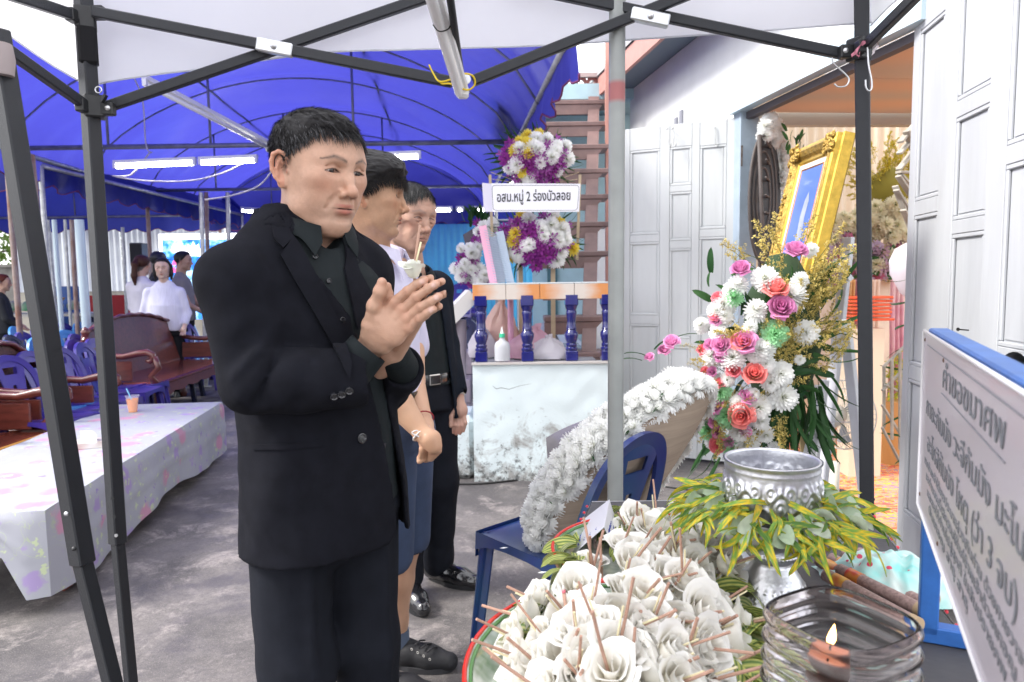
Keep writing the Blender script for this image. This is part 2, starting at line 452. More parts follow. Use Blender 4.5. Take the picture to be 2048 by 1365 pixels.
def skin_cols(V,skin,hm=None,brow=(.05,.04,.035),old=0,grey=.0):
 x,y,z = V.T; ay = np.abs(y)
 C = np.tile(np.array(skin,float),(len(V),1))
 def blend(m,c):
  m = np.clip(m,0,1)[:,None]; C[:] = C*(1-m)+np.array(c)*m
 s0 = np.array(skin)
 A = np.stack([x,ay,z],1)
 n = fbm(x*40,y*40,z*40,3)
 C *= (1+.12*n+.05*vnoise(x*260,y*260,z*260))[:,None]
 if not old and hm is not None:
  C[:] = C*(1-.30*np.clip(gauss(A,(.075,.02,-.07),(.04,.035,.022)),0,1)[:,None]*(np.array([[.5,.35,.25]])))
 red = s0*np.array([1.02,.78,.72])
 blend(.55*gauss(A,(.075,.045,-.012),(.03,.02,.018)),red)
 blend(.6*gauss(A,(.108,.0,-.022),(.014,.014,.012)),red)
 blend(.75*((ay > .078)*(z > -.03)*(z < .04)),red*1.02)
 blend(.35*gauss(A,(.085,.03,.01),(.02,.018,.012)),s0*np.array([.86,.75,.72]))
 if old:
  for k in range(14):
   c = (random.uniform(.02,.09),random.uniform(.0,.07),random.uniform(-.07,.06)); r = random.uniform(.003,.007)
   blend(.22*gauss(A,c,(r*2,r,r)),s0*np.array([.7,.55,.5]))
 lip = np.maximum(gauss(A,(.092,0,-.0485),(.012,.017,.0042)),gauss(A,(.09,0,-.060),(.013,.0155,.0058)))
 blend(1.5*lip*(x > .07)*(z < -.0445)*(z > -.0675)*(ay < .0245)*(.5 if old else .95),s0*np.array([.80,.46,.48]))
 blend(1.6*gauss(A,(.09,.008,-.0547),(.02,.014,.0011)),(.10,.03,.025))
 blend(1.3*gauss(A,(.1035,.0068,-.034),(.006,.0036,.0035)),(.06,.02,.015))
 bz = np.interp(ay,[.010,.018,.034,.052],[.0335,.037,.041,.034]); bt = np.interp(ay,[.010,.018,.034,.054],[.0028,.0042,.0038,.0014])
 bm_ = np.exp(-((z-bz)/bt)**2)*(ay > .0095)*(ay < .056)*(x > .05)
 blend(bm_*(.8+.35*vnoise(x*260,y*260,z*500))*(.5 if old else .85),brow)
 ez = np.interp(ay,[.0155,.024,.033,.0445],[.0135,.0185,.0185,.014])
 blend(1.1*np.exp(-((z-ez+.0003)/.0013)**2)*(ay > .0155)*(ay < .0475)*(x > .068),(.04,.025,.02))
 ez2 = ez-np.interp(ay,[.0155,.024,.033,.0445],[.001,.0065,.0065,.002])
 blend(.4*np.exp(-((z-ez2)/.0009)**2)*(ay > .0165)*(ay < .0445)*(x > .068),(.15,.07,.06))
 blend(1.2*gauss(A,(.0035,.082,.003),(.006,.008,.006)),(.12,.05,.04))
 if hm is not None:
  blend(np.clip(hm/.012,0,1)*(.9+.25*vnoise(x*300,y*300,z*300)),np.array([.035+.07*grey,.032+.07*grey,.034+.075*grey]))
 return np.clip(C,0,1)
def eye_mesh(gx=0,gz=0):
 mb = MB(); r = .0121; prof = []
 for i in range(19):
  a = pi*i/18*.62; prof.append((r*sin(a),r*cos(a)))
 n = 20
 mb.lathe(prof,n=n,f=lambda rr,z,a: (z,rr*cos(a),rr*sin(a)))
 me = mb.mesh('eyeball',EYE,True)
 a_ = me.color_attributes.new('Col','FLOAT_COLOR','POINT'); C = []
 for i,v in enumerate(mb.v):
  ang = math.degrees(atan2(sqrt((v[1]-gx)**2+(v[2]-gz)**2),v[0]))
  C += ([.006,.005,.005,1] if ang < 13 else [.022,.012,.009,1] if ang < 33 else [.5,.42,.39,1])
 a_.data.foreach_set('color',C); return me
EYE = mat('eye',(.7,.65,.62),.08,attr=True,coat=.5)
SKIN = mat('skin',(.6,.4,.3),.48,attr=True,bump=.30,bscale=520,spec=.4,sss=.12,coat=.04)
HAIR = mat('hair',(.012,.011,.012),.55,attr=True,spec=.25)
def strand_mesh(name,roots,dirs,lens,widths,cols,shell,segs=5,grav=.0,curl=.0,follow=.6):
 n = len(roots); P0 = roots.copy(); d = dirs/np.linalg.norm(dirs,axis=1)[:,None]
 pts = [P0.copy()]; tg = []
 lift = .0006+.0015*np.random.rand(n)
 target = np.random.rand(n)
 for k in range(segs):
  step = (lens/segs)[:,None]
  dist,nn = shell(pts[-1])
  dt = d-nn*(d*nn).sum(1)[:,None]
  d = d*(1-follow)+dt*follow
  d[:,2] -= grav/segs*k
  d += curl*np.random.randn(n,3)
  d /= np.linalg.norm(d,axis=1)[:,None]
  q = pts[-1]+d*step
  dist,nn = shell(q)
  q = q+nn*np.clip(lift*(k+1)-dist,0,1)[:,None]
  pts.append(q); tg.append(d.copy())
 tg.append(tg[-1])
 V = []; A = np.random.randn(n,3)
 for k in range(segs+1):
  _,nn = shell(pts[k])
  sd = np.cross(tg[k],nn+.35*A); sd /= np.linalg.norm(sd,axis=1)[:,None]+1e-9
  w = (widths*(1-.8*(k/segs)**1.5))[:,None]
  V += [pts[k]-sd*w/2,pts[k]+sd*w/2]
 V = np.stack(V,1).reshape(-1,3)
 m = 2*(segs+1); base = np.arange(n)[:,None]*m
 F = np.concatenate([base+np.array([[2*k,2*k+1,2*k+3,2*k+2]]) for k in range(segs)])
 C = np.repeat(cols,m,axis=0)
 return V,F,C
def rotZY(yaw,pitch,roll=0):
 return Matrix.Rotation(yaw,4,'Z') @ Matrix.Rotation(pitch,4,'Y') @ Matrix.Rotation(roll,4,'X')
def ell_shell(parts):
 def f(p):
  best = None
  for c,r in parts:
   c = np.array(c); r = np.array(r); q = (p-c)/r; k0 = np.linalg.norm(q,axis=1); g = q/r; k1 = np.linalg.norm(g,axis=1)+1e-9
   d = k0*(k0-1)/k1; nn = g/k1[:,None]
   if best is None: best = [d,nn]
   else:
    m = d < best[0]; best[0] = np.where(m,d,best[0]); best[1] = np.where(m[:,None],nn,best[1])
  return best
 return f
def hair_mass(line,thick,h=.002,amp=.003,parts=None,lo_=-.1,edge=1.0,wave=None):
 s = SDF((-.155,-.12,lo_),(.14,.12,.185),h)
 s.D[:] = .2
 for i,(c,r) in enumerate(parts): s.ell(c,r,.03 if i else 0)
 X,Y,Z = np.meshgrid(s.ax[0],s.ax[1],s.ax[2],indexing='ij'); m = s.D < .05
 V = np.stack([X[m],Y[m],Z[m]],1).astype(float)
 hm = hair_mask(V,line)
 d = s.D[m].astype(float)-thick(V)*np.clip(.22+hm/.045,.22,1)
 d += amp*fbm(V[:,0]*45,V[:,1]*70,V[:,2]*70,3)+amp*.5*vnoise(V[:,0]*60,V[:,1]*240,V[:,2]*240)
 cut = -(hm-.002)*edge
 k = .016; hh = np.maximum(k-np.abs(d-cut),0)/k; d = np.maximum(d,cut)+hh*hh*k*.25
 s.D[m] = d
 V,F = s.tri()
 return V,F
def curved(n,a,b): return [a+(b-a)*i/(n-1) for i in range(n)]
def finger(s,pts,r0,r1,k=.004):
 n = len(pts)
 rs = [r0+(r1-r0)*i/(n-1) for i in range(n)]
 s.chain(pts,rs,k)
 for i in range(1,n-1): s.ell(tuple(pts[i]),(rs[i]*1.05,)*3,k)
# ground
def ground_mat():
 m = bpy.data.materials.new('stained_concrete'); t,b = nodes_of(m); L = t.links; N = t.nodes.new
 tc = N('ShaderNodeTexCoord')
 def noise(sc,det=5,ro=.6,dist=0):
  n = N('ShaderNodeTexNoise'); n.inputs['Scale'].default_value = sc; n.inputs['Detail'].default_value = det; n.inputs['Roughness'].default_value = ro; n.inputs['Distortion'].default_value = dist
  L.new(tc.outputs['Object'],n.inputs['Vector']); return n.outputs[0]
 def ramp(src,a,b_,c0,c1):
  r = N('ShaderNodeMapRange'); r.inputs[1].default_value = a; r.inputs[2].default_value = b_; r.inputs[3].default_value = c0; r.inputs[4].default_value = c1; L.new(src,r.inputs[0]); return r.outputs[0]
 def mix(f,a,b_,bt='MIX'):
  x = N('ShaderNodeMix'); x.data_type = 'RGBA'; x.blend_type = bt
  if isinstance(f,float): x.inputs[0].default_value = f
  else: L.new(f,x.inputs[0])
  for i,q in ((6,a),(7,b_)):
   if isinstance(q,tuple): x.inputs[i].default_value = (*q,1)
   else: L.new(q,x.inputs[i])
  return x.outputs[2]
 c = mix(ramp(noise(1.3,9,.72,.2),.42,.60,0,1),(.075,.069,.070),(.185,.168,.160))
 c = mix(ramp(noise(4.1,10,.78,.5),.52,.62,0,.85),c,(.32,.285,.27))
 c = mix(ramp(noise(2.2,6,.7,.3),.52,.62,0,.6),c,(.060,.055,.058))
 c = mix(ramp(noise(55,6,.75),.40,.62,0,.55),c,(.075,.069,.071),'MIX')
 c = mix(ramp(noise(190,3,.7),.56,.70,0,.5),c,(.40,.36,.33))
 c = mix(ramp(noise(260,2,.6),.62,.70,0,.8),c,(.03,.03,.032))
 L.new(c,b.inputs['Base Color'])
 L.new(ramp(noise(2.2,6,.7,.3),.45,.62,.8,.48),b.inputs['Roughness'])
 bp = N('ShaderNodeBump'); bp.inputs['Strength'].default_value = .5; bp.inputs['Distance'].default_value = .004
 L.new(noise(120,6,.7),bp.inputs['Height']); L.new(bp.outputs[0],b.inputs['Normal'])
 return m
mb = MB(); mb.grid(lambda u,v: (-90+180*u,-60+200*v,.012*mnoise.noise(Vector((u*60,v*60,0)))-.006 if False else 0),2,2)
tag(mb.build('ground',ground_mat()),kind='structure')
# steel materials
STEEL = mat('galvanised_steel',(.42,.43,.43),.45,.7,var=.25,vscale=12,bump=.1,bscale=40)
DSTEEL = mat('dull_steel_tube',(.20,.21,.26),.5,.55,var=.3,vscale=6)
RUSTY = mat('rust_stained_steel',(.33,.28,.26),.6,.4,col2=(.20,.10,.07),vscale=5)
BLUE = translucent('blue_tarpaulin',(.035,.04,.25),(.05,.052,.37),.56,var=.42,vscale=1.3,rough=.32,bump=1,bscale=2.6)
BLUE2 = translucent('dark_blue_tarpaulin',(.02,.03,.20),(.03,.04,.30),.5,var=.25,vscale=2.5,rough=.4,bump=.8,bscale=3)
TRIM = mat('purple_trim',(.16,.03,.10),.7)
TUBE = emis('lit_tube',(1,.98,.92),22)
LAMPW = mat('white_lamp_body',(.75,.76,.78),.35)
def arch_z(u,rise,e=.62): return rise*max(0.0,sin(pi*u))**e
def marquee(label,XL,XR,Y0,Y1,eave,rise,ribY,m,group=None,tieY=(),struts=(),skew=.0,nv=40,wr=.05,purl=(.30,.70),valances=('S','E','W')):
 t = thing('marquee_tent',label,'marquee tent',((XL+XR)/2,(Y0+Y1)/2,0),0,group)
 sk = lambda Y: (Y-Y0)*skew
 def pt(u,Y,off=0.):
  return Vector((XL+(XR-XL)*u+sk(Y),Y,eave+arch_z(u,rise)+off))
 def fn(u,v):
  Y = Y0+(Y1-Y0)*v; p = pt(u,Y)
  ph = 1.0
  for a,b in zip(ribY[:-1],ribY[1:]):
   if a <= Y <= b: ph = sin(pi*(Y-a)/(b-a))
  p.z -= .10*ph*sin(pi*u)**.5 - .012
  e = min(u,1-u)*(XR-XL)
  p.z += wr*mnoise.noise(Vector((p.x*1.3,Y*1.1,3)))+.5*wr*max(0,1-e/1.2)*mnoise.noise(Vector((e*1.2,Y*7,1)))
  p.x += .6*wr*mnoise.noise(Vector((p.x,Y*3,9)))
  return p
 mb = MB(); mb.grid(fn,48,nv*2); mb.build('tarpaulin_roof',m,t,smooth=True)
 def val(a,b,drop=.26,n=None,phase=0):
  a = Vector(a); b = Vector(b); L = (b-a).length; d = (b-a)/L; nrm = Vector((d.y,-d.x,0))
  n = int(L/.07); mbv = MB()
  def f(u,v):
   s = u*L; z = -drop*v*(.72+.28*abs(sin(pi*s/.42+phase)))
   p = a+d*s+Vector((0,0,z)); w = .03*v*sin(s*9+3*sin(s*2.3))+.012*sin(s*31)*v
   return p+nrm*w
  mbv.grid(f,n,4); mbv.build('valance',m,t,smooth=True)
  mt = MB(); mt.tube([f(i/n,1) for i in range(n+1)],.007,5); mt.build('valance_trim',TRIM,t,smooth=True)
 if 'W' in valances: val(pt(0,Y0),pt(0,Y1))
 if 'E' in valances: val(pt(1,Y1),pt(1,Y0))
 if 'S' in valances: val(pt(0,Y0),pt(1,Y0),.28)
 if 'N' in valances: val(pt(0,Y1),pt(1,Y1),.3)
 if 'G' in valances:
  mb = MB()
  def gf(u,v):
   p = pt(u,Y1); z0 = eave-.02; return Vector((p.x,Y1+.03*mnoise.noise(Vector((p.x*2,v*3,0))),z0+(p.z+.12-z0)*v))
  mb.grid(gf,40,8); mb.build('end_sheet',m,t,smooth=True)
 for Y in ribY:
  r = MB(); r.tube([pt(i/24,Y,-.035) for i in range(25)],.010,8); r.build('arch_rib',DSTEEL,t,smooth=True)
 for u in purl:
  r = MB(); r.tube([pt(u,Y0,-.03),pt(u,Y1,-.03)],.014,8); r.build('purlin',DSTEEL,t,smooth=True)
 for u in (0,1):
  r = MB(); r.tube([pt(u,Y0,0),pt(u,Y1,0)],.026,10); r.build('eave_rail',STEEL,t,smooth=True)
 for Y in tieY:
  r = MB(); r.tube([pt(0,Y),pt(1,Y)],.024,10); r.build('tie_beam',DSTEEL,t,smooth=True)
  for u in struts:
   r = MB(); r.tube([Vector((pt(u,Y).x,Y,eave)),pt(u,Y,-.03)],.013,8); r.build('strut',DSTEEL,t,smooth=True)
  for u in (0,1):
   r = MB(); p = pt(u,Y); r.tube([(p.x,p.y,0),(p.x,p.y,eave)],.028,10); r.lathe([(.07,0),(.07,.012)],(p.x,p.y,.001),12,cap=True)
   r.build('post',RUSTY if u == 0 else STEEL,t,smooth=40)
 return t
marquee('blue arched marquee directly behind the men, its lamps hanging from the first cross beam',-4.65,.36,3.9,13.4,2.62,1.12,[3.9,5.4,7.0,8.6,10.2,11.8,13.4],BLUE,tieY=(7.0,10.2,13.4),struts=(.2,.40,.68),wr=.07,skew=-.09,nv=56,valances=('E','W','N','G'))
marquee('darker blue marquee further back, seen under the scalloped edge of the first',-5.6,1.4,14.0,18.2,2.45,.9,[14.0,15.4,16.8,18.2],BLUE2,tieY=(14.0,18.2),struts=(.3,.7),wr=.05,nv=24,valances=('S','N','G'))
marquee('dark blue marquee at the far left with its scalloped edge above the concrete wall',-11.2,-5.0,7.6,13.2,2.55,.8,[7.6,9.4,11.2,13.2],BLUE2,tieY=(7.6,13.2),struts=(.5,),wr=.05,nv=24,valances=('S','E','N','G'))
def tube_lamp(a,b,label,lit=True,group='fluorescent lamps under the blue marquees'):
 a = Vector(a); b = Vector(b); t = thing('tube_lamp',label,'lamp',(a+b)/2,0,group)
 d = (b-a).normalized()
 r = MB(); r.beam(a,b,.05,.03); r.build('lamp_body',LAMPW,t)
 r = MB(); r.tube([a+Vector((0,-.01,-.045))+d*.03,b+Vector((0,-.01,-.045))-d*.03],.018,10); r.build('tube',TUBE if lit else LAMPW,t,smooth=True)
 for e in (a+d*.015,b-d*.015):
  r = MB(); r.box(e+Vector((0,-.01,-.035)),(.03,.04,.05)); r.build('tube_holder',LAMPW,t)
 return t
tube_lamp(P(228,325,6.9),P(392,318,6.9),'lit fluorescent tube left of the grey haired man, outer one of the pair')
tube_lamp(P(398,318,6.9),P(515,313,6.9),'lit fluorescent tube left of the grey haired man, the one nearer his head')
tube_lamp(P(772,308,6.9),P(842,305,6.9),'lit fluorescent tube just above the hair of the young man')
tube_lamp(P(484,416,10.6),P(560,422,10.0),'lit fluorescent tube behind the collar of the grey haired man')
tube_lamp(P(862,415,10.4),P(905,415,10.4),'short lit lamp right of the old man, nearest his head')
tube_lamp(P(912,415,10.4),P(928,415,10.4),'smallest lit lamp, between two others right of the old man')
tube_lamp(P(940,415,10.4),P(978,415,10.4),'lit lamp just left of the banner on the flower stand')
tube_lamp(P(288,155,5.3),P(535,285,6.6),'long unlit silver lamp slanting under the blue roof at upper left',lit=False)
t = thing('flood_lamp','small grey clip lamp beside the head of the grey haired man','lamp',P(543,292,6.6))
r = MB(); r.lathe([(.02,0),(.07,.05),(.075,.07)],P(532,300,6.6),14,R=Matrix.Rotation(1.3,3,'Y')); r.build('reflector',STEEL,t,smooth=40)
r = MB(); r.tube([P(548,280,6.6),P(556,312,6.6)],.02,8); r.build('bracket',DSTEEL,t,smooth=True)
CABLE = mat('grey_cable',(.5,.48,.52),.5)
def cable(name,label,pts,r,m=None,cat='cable',n=24,par=None,group=None):
 pts = [Vector(p) for p in pts]; out = []
 N = len(pts)-1
 for i in range(n+1):
  s = i/n*N; k = min(int(s),N-1); f = s-k
  p0 = pts[max(k-1,0)]; p1 = pts[k]; p2 = pts[k+1]; p3 = pts[min(k+2,N)]
  out.append(.5*((2*p1)+(p2-p0)*f+(2*p0-5*p1+4*p2-p3)*f*f+(3*p1-p0-3*p2+p3)*f**3))
 mb = MB(); mb.tube(out,r,6); o = mb.build(name,m or CABLE,par,smooth=True)
 if par is None: tag(o,label,cat,group)
 return o
cable('cable','slack grey cable sagging under the left pair of lamps',[P(300,305,6.9),P(262,350,6.9),P(225,352,6.9),P(290,362,6.9),P(380,362,6.9),P(450,345,6.9),P(498,320,6.9)],.008)
cable('cable','thin cable hanging from the roof of the blue marquee to the lit lamps',[P(265,150,6.6),P(285,200,6.8),P(292,290,6.9),P(304,306,6.9)],.007)
cable('cable','cable swinging down behind the head of the grey haired man',[P(552,330,6.9),P(520,370,6.9),P(470,390,6.9),P(410,400,7.0)],.008)
# loose poles between the tents
def pole(px,ytop,ybot,Y,r=.026,m=None,label=''):
 a = P(px[0],ytop,Y); b = Vector((P(px[1],ybot,Y).x,Y,0)); mb = MB()
 mb.tube([b,a],r,10); mb.lathe([(r*2.4,0),(r*2.4,.01)],(b.x,b.y,.001),12,cap=True)
 tag(mb.build('steel_pole',m or STEEL,smooth=40),label,'pole','steel poles of the blue marquees')
PALE = mat('pale_blue_steel',(.45,.55,.6),.4,.3)
pole((402,404),385,600,8.6,label='thin steel pole just left of the shoulder of the grey haired man')
pole((412,414),385,600,9.3,m=RUSTY,label='brownish steel pole close to the shoulder of the grey haired man')
pole((455,457),385,600,9.3,label='steel pole in front of the bright screen edge')
pole((63,98),310,645,6.4,r=.028,m=RUSTY,label='rusty steel pole between the two black canopy legs at left')
pole((95,115),440,650,8.8,label='thin grey pole in front of the concrete wall')
pole((108,124),440,650,8.0,m=PALE,label='pale blue pole left of the blue barrel')
pole((130,140),440,650,9.2,r=.02,label='thin grey pole in front of the blue barrel')
pole((143,153),440,650,8.4,m=RUSTY,label='rust brown pole right of the blue barrel')
pole((158,174),440,650,7.2,r=.045,m=PALE,label='thick shiny pale blue pole left of the near canopy leg')
pole((245,249),455,570,11.5,label='grey pole right of the near canopy leg beside the black loudspeaker')
pole((296,298),455,570,12.5,r=.02,m=DSTEEL,label='thin dark pole behind the man in the cap')
# back walls
CONC = mat('old_concrete_wall',(.27,.26,.24),.85,col2=(.10,.095,.09),vscale=2.5,bump=.3,bscale=20,detail=7)
mb = MB(); mb.box((-12.2,15.6,.85),(9.5,.15,1.7)); w = tag(mb.build('concrete_wall',CONC),'low stained concrete wall at the far left under the trees','wall')
mb = MB(); mb.box((-12.2,15.6,1.73),(9.6,.22,.06)); mb.build('coping',CONC,w)
def corrugated(name,label,a,b,z0,z1,m,pitch=.12,amp=.015):
 a = Vector(a); b = Vector(b); L = (b-a).length; d = (b-a)/L; nr = Vector((d.y,-d.x,0)); n = int(L/pitch)*4
 t = thing(name,label,'wall',(a+b)/2);
 k = max(1,int(round(L/1.0)))
 for j in range(k):
  mb = MB(); u0,u1 = j/k,(j+1)/k
  n_ = max(4,n//k)
  def f(u,v):
   s = (u0+(u1-u0)*u)*L; return a+d*(s-(.004 if j % 2 else 0))+nr*(amp*cos(2*pi*s/pitch)+(.004 if j % 2 else 0))+Vector((0,0,z0+(z1-z0)*v))
  mb.grid(f,n_,1); mb.build('metal_sheet',m,t,smooth=True)
 for z in (z0+.3*(z1-z0),z1-.08):
  mb = MB(); mb.beam(a-nr*.05+Vector((0,0,z)),b-nr*.05+Vector((0,0,z)),.05,.05); mb.build('rail',DSTEEL,t)
 return t
corrugated('metal_fence','pale corrugated metal siding behind the women at left',(-10.2,14.6,0),(-4.8,14.6,0),1.15,3.2,mat('pale_metal_sheet',(.62,.66,.70),.35,.4,var=.12,vscale=1.5))
mb = MB(); mb.box((-7.5,14.7,.57),(5.6,.18,1.14)); tag(mb.build('base_wall',mat('beige_concrete',(.40,.38,.31),.85,var=.2,vscale=2)),'low beige concrete wall under the pale corrugated siding','wall')
corrugated('metal_fence','bright cyan corrugated metal fence right of the old man',(-2.6,12.9,0),(2.2,12.9,0),0,2.3,mat('cyan_metal_sheet',(.05,.36,.62),.4,.1,var=.1,vscale=2))
# trees behind
LEAF = translucent('tree_leaves',(.07,.12,.025),(.16,.28,.04),.4,var=.4,vscale=1.5)
BARK = mat('bark',(.12,.09,.07),.9,var=.3,vscale=10,bump=.5)
def tree(x,y,h,cr,n,label):
 t = thing('tree',label,'tree',(x,y,0),0,'trees beyond the far wall')
 mb = MB(); mb.tube([(x,y,0),(x+.1,y,h*.3),(x-.05,y+.1,h*.55),(x+.05,y,h*.8)],[.16,.13,.09,.04],9)
 cl = []
 for k in range(9):
  a = random.uniform(0,2*pi); z0 = h*random.uniform(.3,.7); p0 = Vector((x,y,z0)); p1 = p0+Vector((cos(a)*cr*.8,sin(a)*cr*.6,random.uniform(.2,1.)*cr*.6)); mb.tube([p0,(p0+p1)/2+Vector((0,0,.15)),p1],[.05,.035,.012],6); cl += [p1,(p0+p1)/2]
 mb.build('trunk',BARK,t,smooth=True)
 lf = MB()
 for k in range(n):
  c = random.choice(cl)+Vector((random.gauss(0,1),random.gauss(0,1),random.gauss(0,.8)))*cr*.3
  u = Vector((random.gauss(0,1),random.gauss(0,1),random.gauss(0,1))).normalized(); v = u.orthogonal().normalized(); s = random.uniform(.05,.11)
  lf.add([c-u*s,c+v*s*.45,c+u*s,c-v*s*.45],[(0,1,2,3)])
 lf.build('crown',LEAF,t)
tree(-15.5,20,5.2,2.4,4500,'tall leafy tree at the far left edge above the concrete wall')
tree(-12.6,21.5,4.6,1.8,2500,'sparser tree beside the tall one, bright sky showing through its leaves')
tree(-11.2,19,3.4,1.2,1500,'small bushy tree behind the poles at the left')
# platform with balustrade
def stain_wall_mat(name,base,dark,zlo=0.,zhi=.55,sc=6.):
 m = bpy.data.materials.new(name); t,b = nodes_of(m); L = t.links; N = t.nodes.new
 tc = N('ShaderNodeTexCoord'); sp = N('ShaderNodeSeparateXYZ'); L.new(tc.outputs['Object'],sp.inputs[0])
 n = N('ShaderNodeTexNoise'); n.inputs['Scale'].default_value = sc; n.inputs['Detail'].default_value = 9; n.inputs['Roughness'].default_value = .72; n.inputs['Distortion'].default_value = .5; L.new(tc.outputs['Object'],n.inputs['Vector'])
 r = N('ShaderNodeMapRange'); r.inputs[1].default_value = zhi; r.inputs[2].default_value = zlo; r.inputs[3].default_value = -.07; r.inputs[4].default_value = .13; L.new(sp.outputs[2],r.inputs[0])
 ad = N('ShaderNodeMath'); ad.operation = 'ADD'; L.new(n.outputs[0],ad.inputs[0]); L.new(r.outputs[0],ad.inputs[1])
 r2 = N('ShaderNodeMapRange'); r2.inputs[1].default_value = .54; r2.inputs[2].default_value = .68; L.new(ad.outputs[0],r2.inputs[0])
 mx = N('ShaderNodeMix'); mx.data_type = 'RGBA'; mx.inputs[6].default_value = (*base,1); mx.inputs[7].default_value = (*dark,1); L.new(r2.outputs[0],mx.inputs[0])
 n3 = N('ShaderNodeTexNoise'); n3.inputs['Scale'].default_value = sc*5; n3.inputs['Detail'].default_value = 8; n3.inputs['Roughness'].default_value = .75; L.new(tc.outputs['Object'],n3.inputs['Vector'])
 ad3 = N('ShaderNodeMath'); ad3.operation = 'ADD'; L.new(n3.outputs[0],ad3.inputs[0]); L.new(r.outputs[0],ad3.inputs[1])
 r3 = N('ShaderNodeMapRange'); r3.inputs[1].default_value = .60; r3.inputs[2].default_value = .70; r3.inputs[4].default_value = .85; L.new(ad3.outputs[0],r3.inputs[0])
 m3 = N('ShaderNodeMix'); m3.data_type = 'RGBA'; L.new(r3.outputs[0],m3.inputs[0]); L.new(mx.outputs[2],m3.inputs[6]); m3.inputs[7].default_value = (.05,.05,.05,1)
 L.new(m3.outputs[2],b.inputs['Base Color']); b.inputs['Roughness'].default_value = .85
 bp = N('ShaderNodeBump'); bp.inputs['Strength'].default_value = .6; bp.inputs['Distance'].default_value = .006; L.new(ad.outputs[0],bp.inputs['Height']); L.new(bp.outputs[0],b.inputs['Normal'])
 return m
WALLW = stain_wall_mat('stained_white_plaster',(.62,.70,.72),(.30,.30,.29))
PX0,PX1,PY0,PY1,PZ = -.25,.61,4.36,6.9,.745
plat = thing('raised_platform','raised terrace with stained white plaster front and blue balusters','terrace',(.4,5.2,0))
mb = MB()
def fw(u,v):
 x = PX0+(PX1-PX0)*u; z = PZ*v
 return (x,PY0-.02*(1-v)+.006*mnoise.noise(Vector((x*9,z*9,0))),z)
mb.grid(fw,40,24); mb.box(((PX0+PX1)/2,(PY0+PY1)/2+.03,PZ/2-.012),(PX1-PX0-.004,PY1-PY0,PZ-.024)); mb.build('plaster_wall',WALLW,plat,smooth=30)
mb = MB(); mb.box((-.43,4.62,.20),(.355,.45,.40),bev=.03); mb.build('low_plinth',WALLW,plat)
mb = MB(); pts = [P(985,772,4.335),P(992,778,4.335),P(1003,776,4.335),P(1018,779,4.335),P(1040,772,4.335),P(1062,768,4.335)]; mb.tube(pts,[.0008,.0018,.0016,.0014,.001,.0006],4); mb.build('crack',mat('crack_dark',(.06,.06,.06),.9),plat)
TILE = [mat('grey_tile_%s' % n,c,.25,var=.1,vscale=5) for n,c in (('a',(.42,.46,.50)),('b',(.36,.40,.45)),('c',(.46,.49,.52)))]
tm = [MB().box((0,0,0),(.192,.192,.012),bev=.003).mesh('tile',m) for m in TILE]
i = 0; y = PY0+.10
while y < 5.75:
 x = PX0+.1
 while x < PX1-.05:
  o = link_mesh('tile',random.choice(tm)); o.parent = plat; o.matrix_local = wm(plat).inverted() @ Matrix.Translation((x,y,PZ-.004)); x += .2
 y += .2
mb = MB(); mb.box(((PX0+PX1)/2,PY0+.01,PZ+.004),(PX1-PX0+.01,.05,.012)); mb.build('tile_edge',mat('pale_edge_tile',(.5,.47,.45),.4),plat)
GLZ = mat('cobalt_glaze',(.012,.014,.13),.12,var=.3,vscale=6,coat=.6)
def baluster_mesh(H=.42):
 mb = MB(); s = H/.42
 mb.box((0,0,.032*s),(.078,.078,.064*s),bev=.006)
 prof = [(.036,.064),(.040,.072),(.040,.08),(.032,.088),(.036,.096),(.036,.104),(.030,.112),(.038,.135),(.0435,.16),(.043,.175),(.034,.188),(.030,.196),(.034,.203),(.030,.21),(.0285,.25),(.031,.285),(.034,.30),(.034,.31),(.030,.318),(.036,.335),(.04,.35)]
 mb.lathe([(r,z*s) for r,z in prof],n=20)
 mb.box((0,0,.385*s),(.082,.082,.07*s),bev=.005)
 return mb.mesh('baluster',GLZ,35)
bme = baluster_mesh()
rail = thing('balustrade','balustrade of four glazed blue balusters under an orange and cream tiled rail','balustrade',(.3,4.42,PZ+.012))
for px in (963,1055,1143,1214):
 p = P(px,700,4.42); o = link_mesh('baluster',bme); o.parent = rail; o.matrix_local = wm(rail).inverted() @ Matrix.Translation((p.x,4.42,PZ+.011))
o1 = mat('orange_tile',(.60,.28,.10),.3,col2=(.62,.55,.48),vscale=9,detail=1);
def fade_tile(name,flip):
 m = bpy.data.materials.new(name); t,b = nodes_of(m); L = t.links
 tc = t.nodes.new('ShaderNodeTexCoord'); sp = t.nodes.new('ShaderNodeSeparateXYZ'); L.new(tc.outputs['Generated'],sp.inputs[0])
 n = t.nodes.new('ShaderNodeTexNoise'); n.inputs['Scale'].default_value = 3; L.new(tc.outputs['Generated'],n.inputs['Vector'])
 ad = t.nodes.new('ShaderNodeMath'); ad.operation = 'MULTIPLY_ADD'; ad.inputs[1].default_value = .35; L.new(n.outputs[0],ad.inputs[0]); L.new(sp.outputs[0],ad.inputs[2])
 r = t.nodes.new('ShaderNodeMapRange'); r.inputs[1].default_value = .45 if not flip else .95; r.inputs[2].default_value = .95 if not flip else .3; L.new(ad.outputs[0],r.inputs[0])
 mx = t.nodes.new('ShaderNodeMix'); mx.data_type = 'RGBA'; mx.inputs[6].default_value = (.58,.52,.47,1); mx.inputs[7].default_value = (.58,.24,.08,1); L.new(r.outputs[0],mx.inputs[0]); L.new(mx.outputs[2],b.inputs['Base Color']); b.inputs['Roughness'].default_value = .3
 return m
FT = [fade_tile('tile_fading_left',True),fade_tile('tile_fading_right',False)]
xs = [P(px,600,4.38).x for px in (945,1012,1080,1149,1218,1226)]
